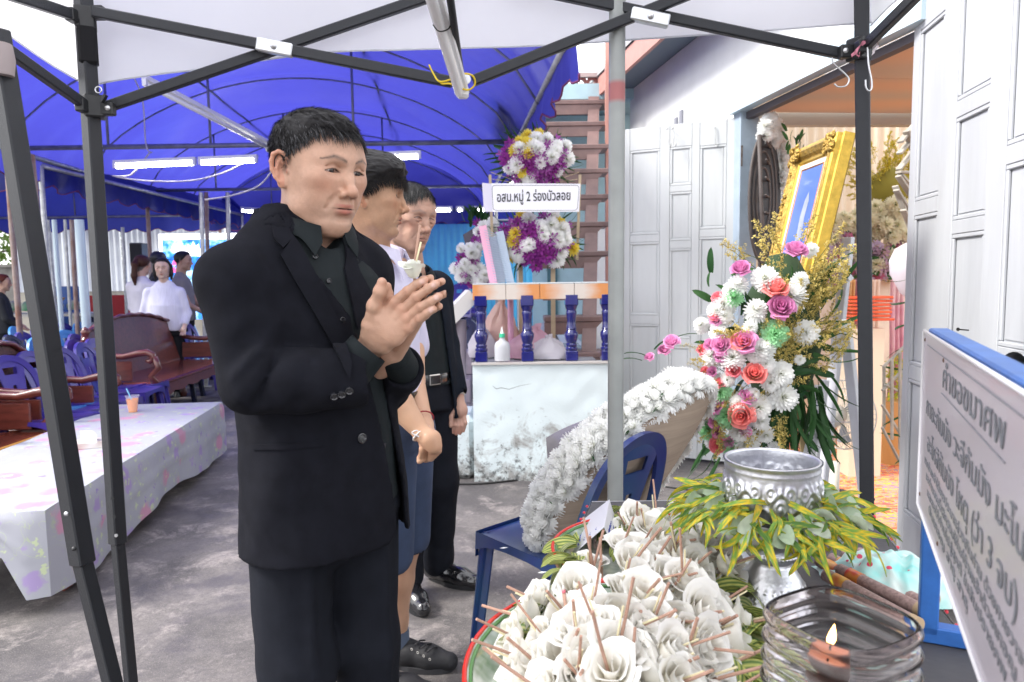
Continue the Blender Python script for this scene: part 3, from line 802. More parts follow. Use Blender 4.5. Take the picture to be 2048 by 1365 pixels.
for k in range(5):
 x0,x1 = xs[k]+.0015,xs[k+1]-.0015
 mb = MB(); mb.box(((x0+x1)/2,4.39,1.195),(x1-x0,.018,.095),bev=.002); mb.build('rail_tile',FT[k % 2],rail)
 mb = MB(); mb.box(((x0+x1)/2,4.47,1.247),(x1-x0,.18,.01),bev=.002); mb.build('top_tile',mat('pale_top_tile',(.5,.54,.56),.2),rail)
mb = MB(); mb.box(((xs[0]+xs[5])/2,4.47,1.195),(xs[5]-xs[0],.14,.093)); mb.build('rail_core',mat('mortar',(.4,.38,.36),.8),rail)
sl = thing('sloping_handrail','white sloping handrail running down left from the tiled balustrade','handrail',P(925,610,4.5))
mb = MB(); mb.beam(P(944,590,4.5),P(880,655,4.45),.13,.09,m=0); mb.build('rail',mat('white_tile_rail',(.62,.60,.58),.4),sl)
for px,yt in ((920,640),(898,660)):
 p = P(px,yt,4.5); mb = MB(); mb.lathe([(.035,0),(.045,.06),(.03,.12),(.042,.3),(.028,.42),(.04,max(.5,p.z-.1)),(.04,p.z)],(p.x,4.5,0),14,cap=True); mb.build('grey_baluster',mat('grey_lilac_paint',(.26,.22,.26),.5),sl,smooth=40)
st = thing('garden_steps','grey lilac steps beside the terrace behind the old man','steps',(-.6,5.0,0))
for k in range(4):
 mb = MB(); mb.box((-.62,4.75+.26*k,.09+.18*k),(.62,.26,.18),bev=.008); mb.build('step',mat('lilac_grey_tile',(.30,.25,.29),.4,var=.2,vscale=6),st)
# timber stairs
BROWN = mat('brown_stair_paint',(.20,.125,.115),.45,var=.2,vscale=6)
TEAL = mat('pale_aqua_plaster',(.42,.62,.68),.7,var=.12,vscale=3)
WHT = mat('white_house_plaster',(.86,.88,.88),.7,var=.05,vscale=3)
stairs = thing('open_staircase','brown painted open tread staircase rising behind the flower stand','staircase',(.6,5.6,PZ))
for k in range(-1,9):
 z = 1.01+.235*k; y = 4.92+.2*k; x0 = .23; x1 = .139*y; xz = x1-.13
 mb = MB(); mb.box(((x0+x1)/2,y+.12,z-.02),(x1-x0,.26,.04),bev=.006); tr = mb.build('tread',BROWN,stairs)
 mb = MB(); mb.box(((x0+xz)/2,y+.015,z-.085),(xz-x0,.035,.085)); mb.prism([(xz,y-.002,z-.042),(xz,y-.002,z-.127),(xz+.08,y-.002,z-.042)],(0,.035,0)); mb.build('riser_board',BROWN,stairs)
 mb = MB(); mb.beam((xz,y+.08,z-.04),(xz+.03,y+.27,z+.2),.05,.10,up=(1,0,0)); mb.build('stringer_block',BROWN,stairs)
mb = MB(); mb.box((.75,7.4,3.0),(1.7,1.5,.14)); land = tag(mb.build('landing',TEAL),'pale aqua landing slab at the top of the stairs','landing')
gate = thing('stair_gate','dark red gate with leaf shaped cutouts at the head of the stairs','gate',(.55,6.7,3.1))
GR = mat('oxblood_paint',(.22,.06,.05),.5)
gx0,gx1,gz0,gz1,gy = P(1085,185,6.7).x,P(1218,185,6.7).x,P(1150,192,6.7).z,P(1150,156,6.7).z,6.7
def pierced(mb,x0,x1,z0,z1,y,th):
 n = int((x1-x0)/.09); w = (x1-x0)/n
 for k in range(n):
  cx = x0+(k+.5)*w
  N = 20; out = []; inn = []
  for j in range(N):
   a = 2*pi*j/N; inn.append((cx+.40*w*cos(a)*(1-.35*sin(a)),(z0+z1)/2+.40*(z1-z0)*sin(a)))
   c,s_ = cos(a),sin(a); q = 1/max(abs(c),abs(s_)); out.append((cx+c*q*w/2,(z0+z1)/2+s_*q*(z1-z0)/2))
  vs = [(p[0],y,p[1]) for p in out]+[(p[0],y,p[1]) for p in inn]+[(p[0],y+th,p[1]) for p in out]+[(p[0],y+th,p[1]) for p in inn]
  fs = []
  for j in range(N):
   m_ = (j+1) % N; fs += [(j,m_,N+m_,N+j),(2*N+m_,2*N+j,3*N+j,3*N+m_),(N+j,N+m_,3*N+m_,3*N+j)]
  mb.add(vs,fs)
mb = MB(); pierced(mb,gx0,gx1,gz0,gz1,gy,.03); mb.build('fretwork_board',GR,gate)
mb = MB(); mb.box(((gx0+gx1)/2,gy,gz1+.02),(gx1-gx0,.06,.04)); mb.build('top_rail',mat('greyish_rail',(.45,.36,.34),.5),gate)
mb = MB(); mb.box(((gx0+gx1)/2,gy+.02,gz0-.02),(gx1-gx0,.05,.04)); mb.build('bottom_rail',GR,gate)
mb = MB(); p = P(1216,120,6.3); mb.box((p.x,6.3,2.2),(.05,.05,4.4)); tag(mb.build('porch_post',mat('salmon_paint',(.55,.27,.22),.5)),'salmon painted post beside the grey pole at the top of the stairs','post')
bw = thing('aqua_house_wall','pale aqua plaster wall of the house behind the staircase','wall',(.7,7.2,0))
mb = MB(); mb.box((.72,7.25,1.45),(1.0,.12,2.9)); mb.build('plaster',TEAL,bw)
mb = MB(); mb.box((.42,7.17,1.4),(.10,.03,2.8)); mb.build('down_pipe',mat('dark_teal_paint',(.06,.16,.19),.5),bw)
mb = MB(); mb.box((.98,7.17,.9),(.3,.03,1.8)); mb.build('white_panel',WHT,bw)
# house side wall with the doorway
A0 = Vector((1.14,6.75,0)); A1 = Vector((1.50,4.62,0)); A2 = Vector((1.76,3.05,0)); A3 = Vector((2.05,1.25,0))
wd = (A3-A0).normalized(); wn = Vector((wd.y,-wd.x,0))
if wn.x < 0: wn = -wn
house = thing('white_house','white plastered house side wall with the doorway and red brown eave','house',(1.5,4.5,0))
TH = .12
def wallseg(a,b,z0,z1,name,m,off=0.,th=TH):
 mb = MB(); a = Vector(a); b = Vector(b)
 q = [a+wn*off,b+wn*off,b+wn*(off+th),a+wn*(off+th)]
 mb.prism([Vector((p.x,p.y,z0)) for p in q],(0,0,z1-z0)); return mb.build(name,m,house)
wallseg(A0,A1-wd*.05,0,4.2,'wall',WHT); wallseg(A1-wd*.05,A2,2.37,4.2,'wall',WHT); wallseg(A2,A3,0,4.2,'wall',WHT)
FR = mat('grey_blue_frame_paint',(.36,.44,.52),.45,var=.1,vscale=8)
mb = MB(); mb.beam(A1+wn*.03+Vector((0,0,0)),A1+wn*.03+Vector((0,0,2.34)),.12,.10,up=wd); mb.build('door_post',FR,house)
mb = MB(); mb.beam(A1-wd*.05+Vector((0,0,2.37))-wn*.03,A2+wd*.05+Vector((0,0,2.37))-wn*.03,.07,.10,up=(0,0,1)); mb.build('lintel',mat('pale_blue_frame',(.55,.68,.76),.45),house)
mb = MB(); mb.beam(A1-wd*.02+Vector((0,0,2.295))+wn*.03,A2+Vector((0,0,2.295))+wn*.03,.05,.04); mb.build('dark_lintel_strip',mat('dark_strip',(.09,.08,.09),.6),house)
for k,(pa,pb) in enumerate((((1307,262),(1315,264)),((1317,250),(1325,262)),((1327,240),(1336,260)))):
 Y = 5.75-.1*k
 mb = MB()
 c = A0+wd*((A0.y-Y)/abs(wd.y)); top = P(pb[0],pb[1]-16*(k+1)*.8,Y).z; bot = P(pb[0],268,Y).z
 mb.beam(Vector((c.x,c.y,bot-.05))-wn*.006,Vector((c.x,c.y,top))-wn*.006,.05,.012,up=wn); mb.build('louvre_slot',mat('slot_grey',(.30,.31,.36),.7),house)
ez = 3.0
E0 = A0+wd*-.3-wn*.30; E1 = A3-wn*.30
mb = MB(); q = [E0,E1,E1+wn*.30,E0+wn*.30]; mb.prism([Vector((p.x,p.y,ez+.02)) for p in q],(0,0,.03)); mb.build('soffit',mat('dark_soffit',(.16,.20,.25),.8),house)
mb = MB(); mb.beam(E0+Vector((0,0,ez+.05)),E1+Vector((0,0,ez+.05)),.03,.17); mb.build('fascia_board',mat('salmon_fascia',(.52,.25,.21),.55,var=.08),house)
mb = MB(); mb.prism([E0+Vector((-.03,0,ez+.14)),E1+Vector((-.03,0,ez+.14)),E1+wn*.7+Vector((0,0,ez+.55)),E0+wn*.7+Vector((0,0,ez+.55))],(0,0,.04)); mb.build('roof',mat('grey_roof_sheet',(.4,.4,.4),.6),house)
# panelled doors
DOORW = mat('white_door_paint',(.54,.56,.57),.5,var=.10,vscale=4,bump=.25,bscale=45,stretch=(1,1,.15))
DOORG = mat('greyish_white_door_paint',(.46,.475,.50),.5,var=.11,vscale=4,bump=.3,bscale=45,stretch=(1,1,.15))
GAPM = mat('door_gap_grime',(.30,.27,.25),.9)
def panel_door(name,label,hinge,direc,W_,H_,m,cols_,rows,th=.035,z0=.02,stile=.075):
 t = thing(name,label,'door',(hinge[0],hinge[1],0))
 d = Vector(direc).normalized(); n = Vector((d.y,-d.x,0))
 R = Matrix((d,-n,Vector((0,0,1)))).transposed()
 def L(x,y,z): return Vector(hinge)+d*x-n*y*1.0+Vector((0,0,z0+z))
 core = MB(); core.box(L(W_/2,0,H_/2),(W_,th*.35,H_),R=R); core.build('door_core',m,t)
 xs = sorted(set([0,W_]+[c for q in cols_ for c in q]));
 edges = [0]+[c for q in cols_ for c in q]+[W_]
 for i in range(0,len(edges),2):
  a,b = edges[i],edges[i+1]
  mb = MB(); mb.box(L((a+b)/2,0,H_/2),(b-a,th,H_),R=R,bev=.002); mb.build('stile',m,t)
 for (a,b),rr in zip(cols_,rows):
  zs = [0]+[c for q in rr for c in q]+[H_]
  for i in range(0,len(zs),2):
   mb = MB(); mb.box(L((a+b)/2,0,(zs[i]+zs[i+1])/2),(b-a-.003,th-.002,zs[i+1]-zs[i]),R=R,bev=.002); mb.build('rail',m,t)
  for (p,q) in rr:
   mb = MB()
   for s in (-1,1):
    y = s*(th*.32)
    for (cx,cz,sx,sz) in (((a+b)/2,p+.009,b-a-.004,.016),((a+b)/2,q-.009,b-a-.004,.016),(a+.009,(p+q)/2,.016,q-p-.036),(b-.009,(p+q)/2,.016,q-p-.036)):
     mb.box(L(cx,y,cz),(sx,th*.26,sz),R=R,bev=.003)
    mb.box(L((a+b)/2,s*th*.2,(p+q)/2),(b-a-.05,th*.12,q-p-.05),R=R)
   mb.build('panel',m,t)
 return t,L,R
H1 = Vector((1.485,4.66,0)); d1 = Vector((.78,5.0,0))-H1; W1 = d1.length
c1 = [(.055,.245),(.30,.475),(.535,W1-.10)]
t1,L1,R1 = panel_door('panelled_door_leaf','white panelled door leaf folded back beside the gold framed portrait',H1,d1,W1,2.28,DOORW,
 [(.06,.235),(.285,.435),(.50,W1-.07)],[[(.22,.93),(.985,1.52),(1.57,2.12)],[(.22,.78),(.83,1.45),(1.50,1.83),(1.87,2.13)],[(.22,.93),(.99,1.50),(1.55,2.13)]])
t1['label'] = 'white panelled door leaf folded back left of the gold framed portrait'
HINGE = mat('rusty_hinge',(.12,.08,.06),.6,.6,col2=(.3,.28,.27),vscale=30)
p = P(1480,314,4.60); mb = MB(); mb.beam(p-Vector((0,0,.065)),p+Vector((0,0,.065)),.07,.012,up=(1,0,0)); mb.build('hinge',HINGE,t1)
for px in (1335,1345,1428):
 a = P(px,262,4.72 if px > 1400 else 4.80); mb = MB(); mb.tube([a+Vector((0,.02,.01)),a+Vector((0,-.03,.015)),a+Vector((0,-.032,-.10)),a+Vector((.012,-.045,-.115)),a+Vector((.012,-.06,-.09))],.003,6)
 tag(mb.build('wire_hook',STEEL,smooth=True),'thin wire hook over the white door leaf, %s' % {1335: 'left of the pair',1345: 'right of the pair',1428: 'single near the post'}[px],'hook')
H2 = Vector((1.765,3.10,0)); d2 = Vector((-.168,-1.0,0));
t2,L2,R2 = panel_door('panelled_door_leaf','large greyish white panelled door leaf at the right edge behind the notice board',H2,d2,1.5,2.42,DOORG,
 [(.065,.30),(.43,.68),(.80,1.05),(1.14,1.40)],[[(.20,.80),(.86,1.50),(1.56,2.27)],[(.20,.75),(.80,1.40),(1.45,1.83),(1.89,2.29)],[(.20,.95),(1.01,1.60),(1.66,2.29)],[(.20,.75),(.80,1.40),(1.45,1.83),(1.89,2.29)]],th=.045)
for (px,py,Y) in ((1931,661,2.32),):
 a = P(px,py,Y); mb = MB(); mb.tube([a+Vector((.01,0,0)),a+Vector((-.03,-.01,.004))],.0025,6); mb.tube([a+Vector((-.03,-.01,.004)),a+Vector((-.033,-.011,.0045))],.006,8)
 tag(mb.build('nail',mat('black_iron',(.02,.02,.02),.5,.8),smooth=40),'black nail sticking out of the right door leaf above the notice board','nail')
# inside the doorway
inn = thing('porch_ceiling','peach plywood ceiling seen through the doorway','ceiling',(2.6,3.9,2.3))
PLY = bpy.data.materials.new('peach_plywood'); t_,b_ = nodes_of(PLY)
tc = t_.nodes.new('ShaderNodeTexCoord'); mp = t_.nodes.new('ShaderNodeMapping'); mp.inputs['Scale'].default_value = (.5,1.3,1); t_.links.new(tc.outputs['Object'],mp.inputs[0])
wv = t_.nodes.new('ShaderNodeTexWave'); wv.wave_type = 'RINGS'; wv.inputs['Scale'].default_value = .55; wv.inputs['Distortion'].default_value = 7; wv.inputs['Detail'].default_value = 3; wv.inputs['Detail Scale'].default_value = .7; t_.links.new(mp.outputs[0],wv.inputs['Vector'])
cr = t_.nodes.new('ShaderNodeMix'); cr.data_type = 'RGBA'; cr.inputs[6].default_value = (.72,.47,.30,1); cr.inputs[7].default_value = (.58,.47,.36,1); t_.links.new(wv.outputs[0],cr.inputs[0]); t_.links.new(cr.outputs[2],b_.inputs['Base Color']); b_.inputs['Roughness'].default_value = .5
for j in range(2):
 a = A1+wn*.1+wd*(.78*j+.0)+Vector((0,0,2.33)); b = A1+wn*.1+wd*(.78*(j+1)-.004)+Vector((0,0,2.33))
 mb = MB(); mb.prism([a,b,b+Vector((1.35,.12,0)),a+Vector((1.35,.12,0))],(0,0,.02)); mb.build('ceiling_sheet',PLY,inn)
CORN = mat('beige_cornice',(.42,.39,.33),.6)
mb = MB(); mb.beam((1.52,4.72,2.30),(4.6,4.9,2.30),.07,.08); tag(mb.build('cornice_beam',CORN),'beige beam across the far side of the doorway ceiling','beam')
CUR = translucent('cream_curtain_cloth',(.78,.66,.52),(.8,.66,.5),.35,var=.05)
mb = MB()
def cf(u,v):
 x = 1.75+4.6*u; return (x+.004*sin(9*v),6.3+.035*sin(2*pi*x/.09)+.02*sin(x*7),.02+3.0*v)
mb.grid(cf,480,6); tag(mb.build('pleated_curtain',CUR,smooth=True),'cream pleated curtain hanging behind the altar flowers','curtain')
CP = bpy.data.materials.new('patterned_carpet'); t_,b_ = nodes_of(CP); L_ = t_.links; N_ = t_.nodes.new
tc = N_('ShaderNodeTexCoord'); mp = N_('ShaderNodeMapping'); mp.inputs['Scale'].default_value = (5,13,1); L_.new(tc.outputs['Object'],mp.inputs[0])
n1 = N_('ShaderNodeTexNoise'); n1.inputs['Scale'].default_value = 1.6; n1.inputs['Detail'].default_value = 3; n1.inputs['Distortion'].default_value = 1.5; L_.new(mp.outputs[0],n1.inputs['Vector'])
cr = N_('ShaderNodeValToRGB'); L_.new(n1.outputs[0],cr.inputs[0]); cr.color_ramp.interpolation = 'CONSTANT'
E_ = cr.color_ramp.elements; E_[0].position = 0; E_[0].color = (.55,.12,.06,1); E_[1].position = .42; E_[1].color = (.75,.40,.06,1)
for p_,c_ in ((.49,(.10,.14,.38,1)),(.53,(.72,.30,.10,1)),(.60,(.62,.10,.08,1))):
 e = cr.color_ramp.elements.new(p_); e.color = c_
L_.new(cr.outputs[0],b_.inputs['Base Color']); b_.inputs['Roughness'].default_value = .95
mb = MB(); q = [A1+wn*.14+wd*-1.6,A3+wn*.14,A3+wn*3.4,A1+wn*3.4+wd*-1.6]; mb.prism([Vector((p.x,p.y,.005)) for p in q],(0,0,.01)); tag(mb.build('carpet',CP),'orange, yellow and blue patterned carpet inside the doorway','carpet')
# white folding canopy over the camera
CANW = translucent('white_canopy_cloth',(.70,.71,.74),(.86,.87,.90),.62,var=.05,vscale=3,rough=.8,bump=.7,bscale=4)
BLK = mat('black_grey_coated_steel',(.022,.024,.029),.40,.3,bump=.3,bscale=700,spec=.5)
BLKP = mat('black_bracket_plastic',(.015,.016,.018),.45)
RIVET = mat('bright_rivet',(.65,.66,.68),.3,.9)
ALU = mat('bright_aluminium',(.66,.68,.70),.32,.85,var=.05)
CY = 1.8
LP = P(190,215,CY); RP = P(1718,100,CY)
cz_lo,cz_hi = 1.735,1.985
canopy = thing('folding_canopy','white folding canopy with black scissor frame overhead','canopy',((LP.x+RP.x)/2,.4,0))
legL = LP.x; legR = RP.x; NEAR = -1.2
def leg_tube(p0,p1,w,label=None,sleeve=None,m=BLK):
 l = MB(); l.beam(p0,p1,w,w,up=(sin(.5),cos(.5),0),bev=.003); return l.build('leg',m,canopy,smooth=30)
def canopy_leg(top,kneepx,footpx,Y,tw=.034):
 knee = P(*kneepx,Y); f = P(*footpx,Y); d = (f-knee).normalized(); foot = knee+d*(knee.z/abs(d.z)-.0)
 foot.z = .006
 a = leg_tube(knee,top,tw)
 b = MB(); b.beam(knee+d*-.05,foot,tw-.008,tw-.008,up=(sin(.5),cos(.5),0),bev=.002); b.build('inner_leg',BLK,canopy,smooth=30)
 mb = MB(); mb.box((foot.x,foot.y,.006),(.07,.07,.006)); mb.build('foot_plate',BLK,canopy)
 for k in range(3):
  q = knee-d*(.03+.05*k)+Vector((.009,-.0185,0)); mb = MB(); mb.lathe([(.0045,0),(.0045,.003)],q,10,R=Matrix.Rotation(pi/2,3,'X'),cap=True); mb.build('button_hole' if k else 'push_button',BLKP if k else RIVET,canopy)
 return knee,foot,d
topL = Vector((legL-.012,CY,2.02)); topR = Vector((legR-.0,CY,2.02))
canopy_leg(topL,(236,1088),(262,1365),CY); canopy_leg(topR,(1735,1090),(1745,1365),CY)
for x in (legL,legR):
 l = MB(); l.beam((x,NEAR,.01),(x,NEAR,2.02),.034,.034); l.build('leg',BLK,canopy)
def bracket(p,side,low):
 mb = MB(); mb.box(p,(.046,.046,.055),rz=.45,bev=.004)
 mb.box(p+Vector((side*.034,-.004,-.006 if low else .012)),(.034,.022,.032),bev=.003); mb.box(p+Vector((-.012,-.034,-.004)),(.022,.03,.032),bev=.003)
 b = mb.build('bracket',BLKP,canopy)
 for q in (Vector((side*.040,-.016,-.006 if low else .012)),Vector((-.012-side*.011,-.036,-.004))):
  r = MB(); r.lathe([(.0,.005),(.005,.004),(.007,0)],p+q,10,R=Matrix.Rotation(pi/2,3,'X')); r.build('rivet',RIVET,canopy,smooth=True)
zlo = LP.z; zhi = P(172,38,CY).z; zlr = RP.z; zhr = zlr+(zhi-zlo)
bracket(Vector((legL,CY,zlo)),1,True); bracket(Vector((legL-.01,CY,zhi)),1,False); bracket(Vector((legR,CY,zlr)),-1,True); bracket(Vector((legR,CY,zhr)),-1,False)
r = MB(); r.box((legL-.008,CY,(zlo+zhi)/2+.05),(.043,.043,.11),rz=.5,bev=.006); r.build('velcro_band',mat('black_velcro',(.006,.006,.008),.95),canopy)
r = MB(); r.box((legR,CY,zhr-.02),(.043,.043,.10),rz=.5,bev=.006); r.build('velcro_band',MATS['black_velcro'],canopy)
r = MB(); r.tube([P(197,180,CY-.02)+Vector((.008*cos(a),0,.008*sin(a))) for a in [2*pi*i/10 for i in range(10)]],.0018,5,closed=True); r.build('key_ring',RIVET,canopy,smooth=True)
r = MB(); r.beam(P(203,205,CY-.02),P(212,190,CY-.02),.012,.006); r.build('release_tab',BLKP,canopy)
def bar(a,b,w=.019,h=.026,name='truss_bar',m=None):
 mb = MB(); mb.beam(a,b,w,h,bev=.003); return mb.build(name,m or BLK,canopy,smooth=30)
Yb,Yf = CY+.012,CY-.012
mid = P(925,168,CY)
bar(P(206,217,Yb),P(905,-22,Yb)); bar(P(186,24,Yf),P(905,165,Yf))
bar(P(945,163,Yf),P(1420,-28,Yf)); bar(P(1000,-35,Yb),P(1692,110,Yb))
def sleeve(px,py,px2,py2,Y):
 a,b = P(px,py,Y),P(px2,py2,Y); mb = MB(); mb.beam(a,b,.023,.031,bev=.003); mb.build('joint_sleeve',ALU,canopy,smooth=30)
 c = (a+b)/2; r = MB(); r.lathe([(0,.006),(.006,.004),(.008,0)],c+Vector((0,-.013,0)),10,R=Matrix.Rotation(pi/2,3,'X')); r.build('rivet',RIVET,canopy,smooth=True)
sleeve(514,89,586,103,Yf-.002); sleeve(1262,28,1338,44,Yf-.004)
bar(Vector((legL-.012,CY-.02,zlo)),Vector((legL-.03,.6,zhi+.02))); bar(Vector((legL-.022,CY-.02,zhi)),Vector((legL-.03,.6,zlo+.02)))
bar(Vector((legL-.02,.6,zhi)),Vector((legL,NEAR,zlo))); bar(Vector((legL-.03,.6,zlo)),Vector((legL,NEAR,zhi)))
bar(Vector((legR+.0,CY-.04,zlr)),Vector((legR+.02,.3,zhr+.05))); bar(Vector((legR+.01,CY-.04,zhr)),Vector((legR+.02,.3,zlr+.05)))
bar(Vector((legR+.01,.3,zhr)),Vector((legR,NEAR,zlr))); bar(Vector((legR+.02,.3,zlr)),Vector((legR,NEAR,zhr)))
hub = Vector(((legL+legR)/2,.3,2.62))
cj = P(925,166,CY)
r = MB(); r.tube([cj+Vector((0,-.015,.0)),P(898,-20,1.42)],.008,8); r.build('centre_strut',BLK,canopy,smooth=True)
for q in ((918,160),(932,160)):
 r = MB(); r.lathe([(.012,0),(.012,.006)],P(q[0],q[1],CY-.03),14,R=Matrix.Rotation(pi/2,3,'X'),cap=True); r.build('joint_bolt',RIVET,canopy,smooth=40)
xl,xr,yb_,yn = legL-.05,legR+.05,CY+.045,NEAR-.05
ez_ = 2.05
mb = MB()
def roof(u,v):
 x = xl+(xr-xl)*u; y = yb_+(yn-yb_)*v
 e = min(u,1-u,v,1-v)*2; z = 2.035+.55*e-.05*sin(pi*e)+.012*mnoise.noise(Vector((x*3,y*3,0)))+.02*mnoise.noise(Vector((x*1.1,y*1.3,7)))
 return (x,y,z)
mb.grid(roof,60,60); mb.build('roof_cloth',CANW,canopy,smooth=True)
def valance(xa,xb,ya,yb2,prof,n,top,nm='valance'):
 mb = MB()
 def f(u,v):
  x = xa+(xb-xa)*u; y = ya+(yb2-ya)*u; zb = prof(u)
  fold = .012*v*sin(u*17+2*sin(u*5))+.006*mnoise.noise(Vector((u*6,v*2,0)))+.004*sin(u*60)*v*mnoise.noise(Vector((u*9,0,0)))
  z = top(u)+(zb-top(u))*v
  dx,dy = (xb-xa),(yb2-ya); L_ = sqrt(dx*dx+dy*dy)
  return (x+dy/L_*fold,y-dx/L_*fold,z)
 mb.grid(f,n,8)
 o = mb.build(nm,CANW,canopy,smooth=True)
 hm = MB(); hm.tube([f(i/n,1) for i in range(n+1)],.0025,4); hm.build('hem',CANW,canopy,smooth=True)
 return o
vp = [(-20,175),(150,172),(200,170),(330,148),(460,126),(640,108),(830,100),(1000,93),(1100,88),(1250,78),(1450,66),(1600,58),(1720,50),(1790,40)]
vz = [(P(a,b,yb_).x,P(a,b,yb_).z) for a,b in vp]
valance(xl,xr,yb_,yb_,lambda u: float(np.interp(xl+(xr-xl)*u,[q[0] for q in vz],[q[1] for q in vz])),90,lambda u: 2.04)
zL = P(160,168,yb_).z
zn = P(2,98,1.45).z
valance(xl,xl,yb_,yn,lambda u: float(np.interp(u,[0,.12,.3,.6,1],[zL,zL+.05,zL+.11,zL+.10,zL])),60,lambda u: 2.04)
zR = P(1730,52,yb_).z
valance(xr,xr,yb_,yn,lambda u: float(np.interp(u,[0,.15,.5,1],[zR,zR+.03,zR+.02,zR])),60,lambda u: 2.04)
t = thing('tube_lamp','white batten lamp under the canopy tied up with yellow cord','lamp',cj)
a,b = P(866,-40,1.45),P(929,186,1.74)
dd = (b-a).normalized()
r = MB(); r.beam(a,b,.024,.02,up=(0,1,.2),bev=.004); r.build('lamp_body',mat('white_enamel_lamp',(.78,.78,.80),.25),t,smooth=30)
r = MB(); r.tube([a+Vector((-.014,-.018,-.004)),b+Vector((-.010,-.018,-.004))],.0125,12); r.build('tube',mat('unlit_white_glass_tube',(.85,.85,.86),.12,coat=.5),t,smooth=40)
r = MB(); r.box(b+Vector((-.004,-.012,-.002)),(.03,.03,.028),bev=.006); r.build('end_cap',MATS['white_enamel_lamp'],t)
YC = mat('yellow_cord',(.75,.55,.02),.6)
pts = [P(858,130,1.72),P(868,150,1.72),P(880,164,1.71),P(905,158,1.70),P(925,148,1.70),P(945,152,1.70),P(950,168,1.71),P(938,180,1.71),P(918,176,1.70),P(900,168,1.70),P(885,168,1.71),P(878,162,1.71)]
cable('cord','yellow cord knotted round the middle joint of the canopy',pts,.0022,YC,'cord',60)
cable('cord','thin black wire looped round the white batten lamp',[P(866,50,1.52),P(878,63,1.52),P(897,58,1.54),P(902,40,1.55),P(897,15,1.54)],.0015,mat('black_wire',(.01,.01,.01),.5),'wire',24)
WIRE = mat('hook_wire',(.62,.63,.64),.3,.8)
cable('wire_hook','long S shaped wire hook hanging left of the right canopy leg',[P(1664,116,1.77),P(1668,128,1.77),P(1690,148,1.77),P(1698,160,1.77),P(1692,172,1.77),P(1676,174,1.77),P(1669,168,1.77)],.002,WIRE,'hook',30)
cable('wire_hook','narrow wire hook hanging right of the right canopy leg',[P(1735,95,1.74),P(1737,130,1.74),P(1743,160,1.74),P(1743,178,1.74),P(1737,182,1.74),P(1732,175,1.74),P(1731,160,1.74)],.002,WIRE,'hook',30)
RIB = mat('pink_ribbon',(.62,.22,.30),.6)
def ribbon(name,label,pts,w,m,cat='ribbon',par=None,n=30,axis=(0,0,1)):
 pts = [Vector(p) for p in pts]; mb = MB(); N = len(pts)-1; vs = []
 for i in range(n+1):
  s = i/n*N; k = min(int(s),N-1); f = s-k; p = pts[k]*(1-f)+pts[k+1]*f; tw = Vector(axis)*w+Vector((.2*w*sin(i*.5),.5*w*cos(i*.5),0)); vs += [p-tw/2,p+tw/2]
 mb.add(vs,[(2*i,2*i+1,2*i+3,2*i+2) for i in range(n)]); o = mb.build(name,m,par,smooth=True)
 if par is None: tag(o,label,cat)
 return o
ribbon('ribbon','pink ribbon knotted round the right canopy leg',[P(1703,112,1.76),P(1712,104,1.75),P(1722,90,1.75),P(1742,74,1.75)],.010,RIB)
ribbon('ribbon','short pink ribbon end hanging at the knot on the right canopy leg',[P(1712,104,1.75),P(1717,114,1.75),P(1720,106,1.75)],.008,RIB)
ribbon('ribbon','small white ribbon scrap fluttering right of the right canopy leg',[P(1755,72,1.74),P(1757,90,1.74),P(1750,100,1.74),P(1744,108,1.74)],.010,mat('pale_ribbon',(.75,.68,.72),.6))
nb = thing('canopy_leg','black leaning canopy leg nearest the left edge','canopy leg',(-.8,1.35,0))
Yn = 1.42
k_ = P(166,1128,Yn); f_ = P(225,1365,Yn); d_ = (f_-k_).normalized(); foot = k_+d_*(k_.z/abs(d_.z))
tp = P(-8,60,Yn)
mb = MB(); mb.beam(k_,tp,.037,.037,up=(sin(.4),cos(.4),0),bev=.003); mb.build('upper_tube',BLK,nb,smooth=30)
mb = MB(); mb.beam(k_-d_*.05,foot,.029,.029,up=(sin(.4),cos(.4),0),bev=.002); mb.build('lower_tube',BLK,nb,smooth=30)
for (px,py) in ((133,1028),(148,1098)):
 mb = MB(); mb.lathe([(0,.004),(.004,.003),(.005,0)],P(px,py,Yn-.024),10,R=Matrix.Rotation(pi/2,3,'X')); mb.build('push_button',RIVET if py < 1050 else BLKP,nb,smooth=True)
mb = MB(); mb.box((foot.x,foot.y,.006),(.07,.07,.008)); mb.build('foot_plate',BLK,nb)
mb = MB(); q = P(2,120,Yn-.02); mb.lathe([(.02,-.03),(.024,0),(.02,.03)],q,12,cap=True); mb.build('bandage',mat('dirty_tape',(.35,.3,.3),.8),nb,smooth=40)
GP = bpy.data.materials.new('weathered_grey_pole'); t_,b_ = nodes_of(GP); tc = t_.nodes.new('ShaderNodeTexCoord'); sp = t_.nodes.new('ShaderNodeSeparateXYZ'); t_.links.new(tc.outputs['Object'],sp.inputs[0])
n = t_.nodes.new('ShaderNodeTexNoise'); n.inputs['Scale'].default_value = 9; n.inputs['Detail'].default_value = 6; t_.links.new(tc.outputs['Object'],n.inputs['Vector'])
mx = t_.nodes.new('ShaderNodeMix'); mx.data_type = 'RGBA'; mx.inputs[6].default_value = (.20,.215,.21,1); mx.inputs[7].default_value = (.40,.42,.41,1); t_.links.new(n.outputs[0],mx.inputs[0])
PYL = 1.82
zb0,zb1 = P(1233,205,PYL).z,P(1233,166,PYL).z
g1 = t_.nodes.new('ShaderNodeMapRange'); g1.inputs[1].default_value = zb0-.006; g1.inputs[2].default_value = zb0+.006; t_.links.new(sp.outputs[2],g1.inputs[0])
g2 = t_.nodes.new('ShaderNodeMapRange'); g2.inputs[1].default_value = zb1+.006; g2.inputs[2].default_value = zb1-.006; t_.links.new(sp.outputs[2],g2.inputs[0])
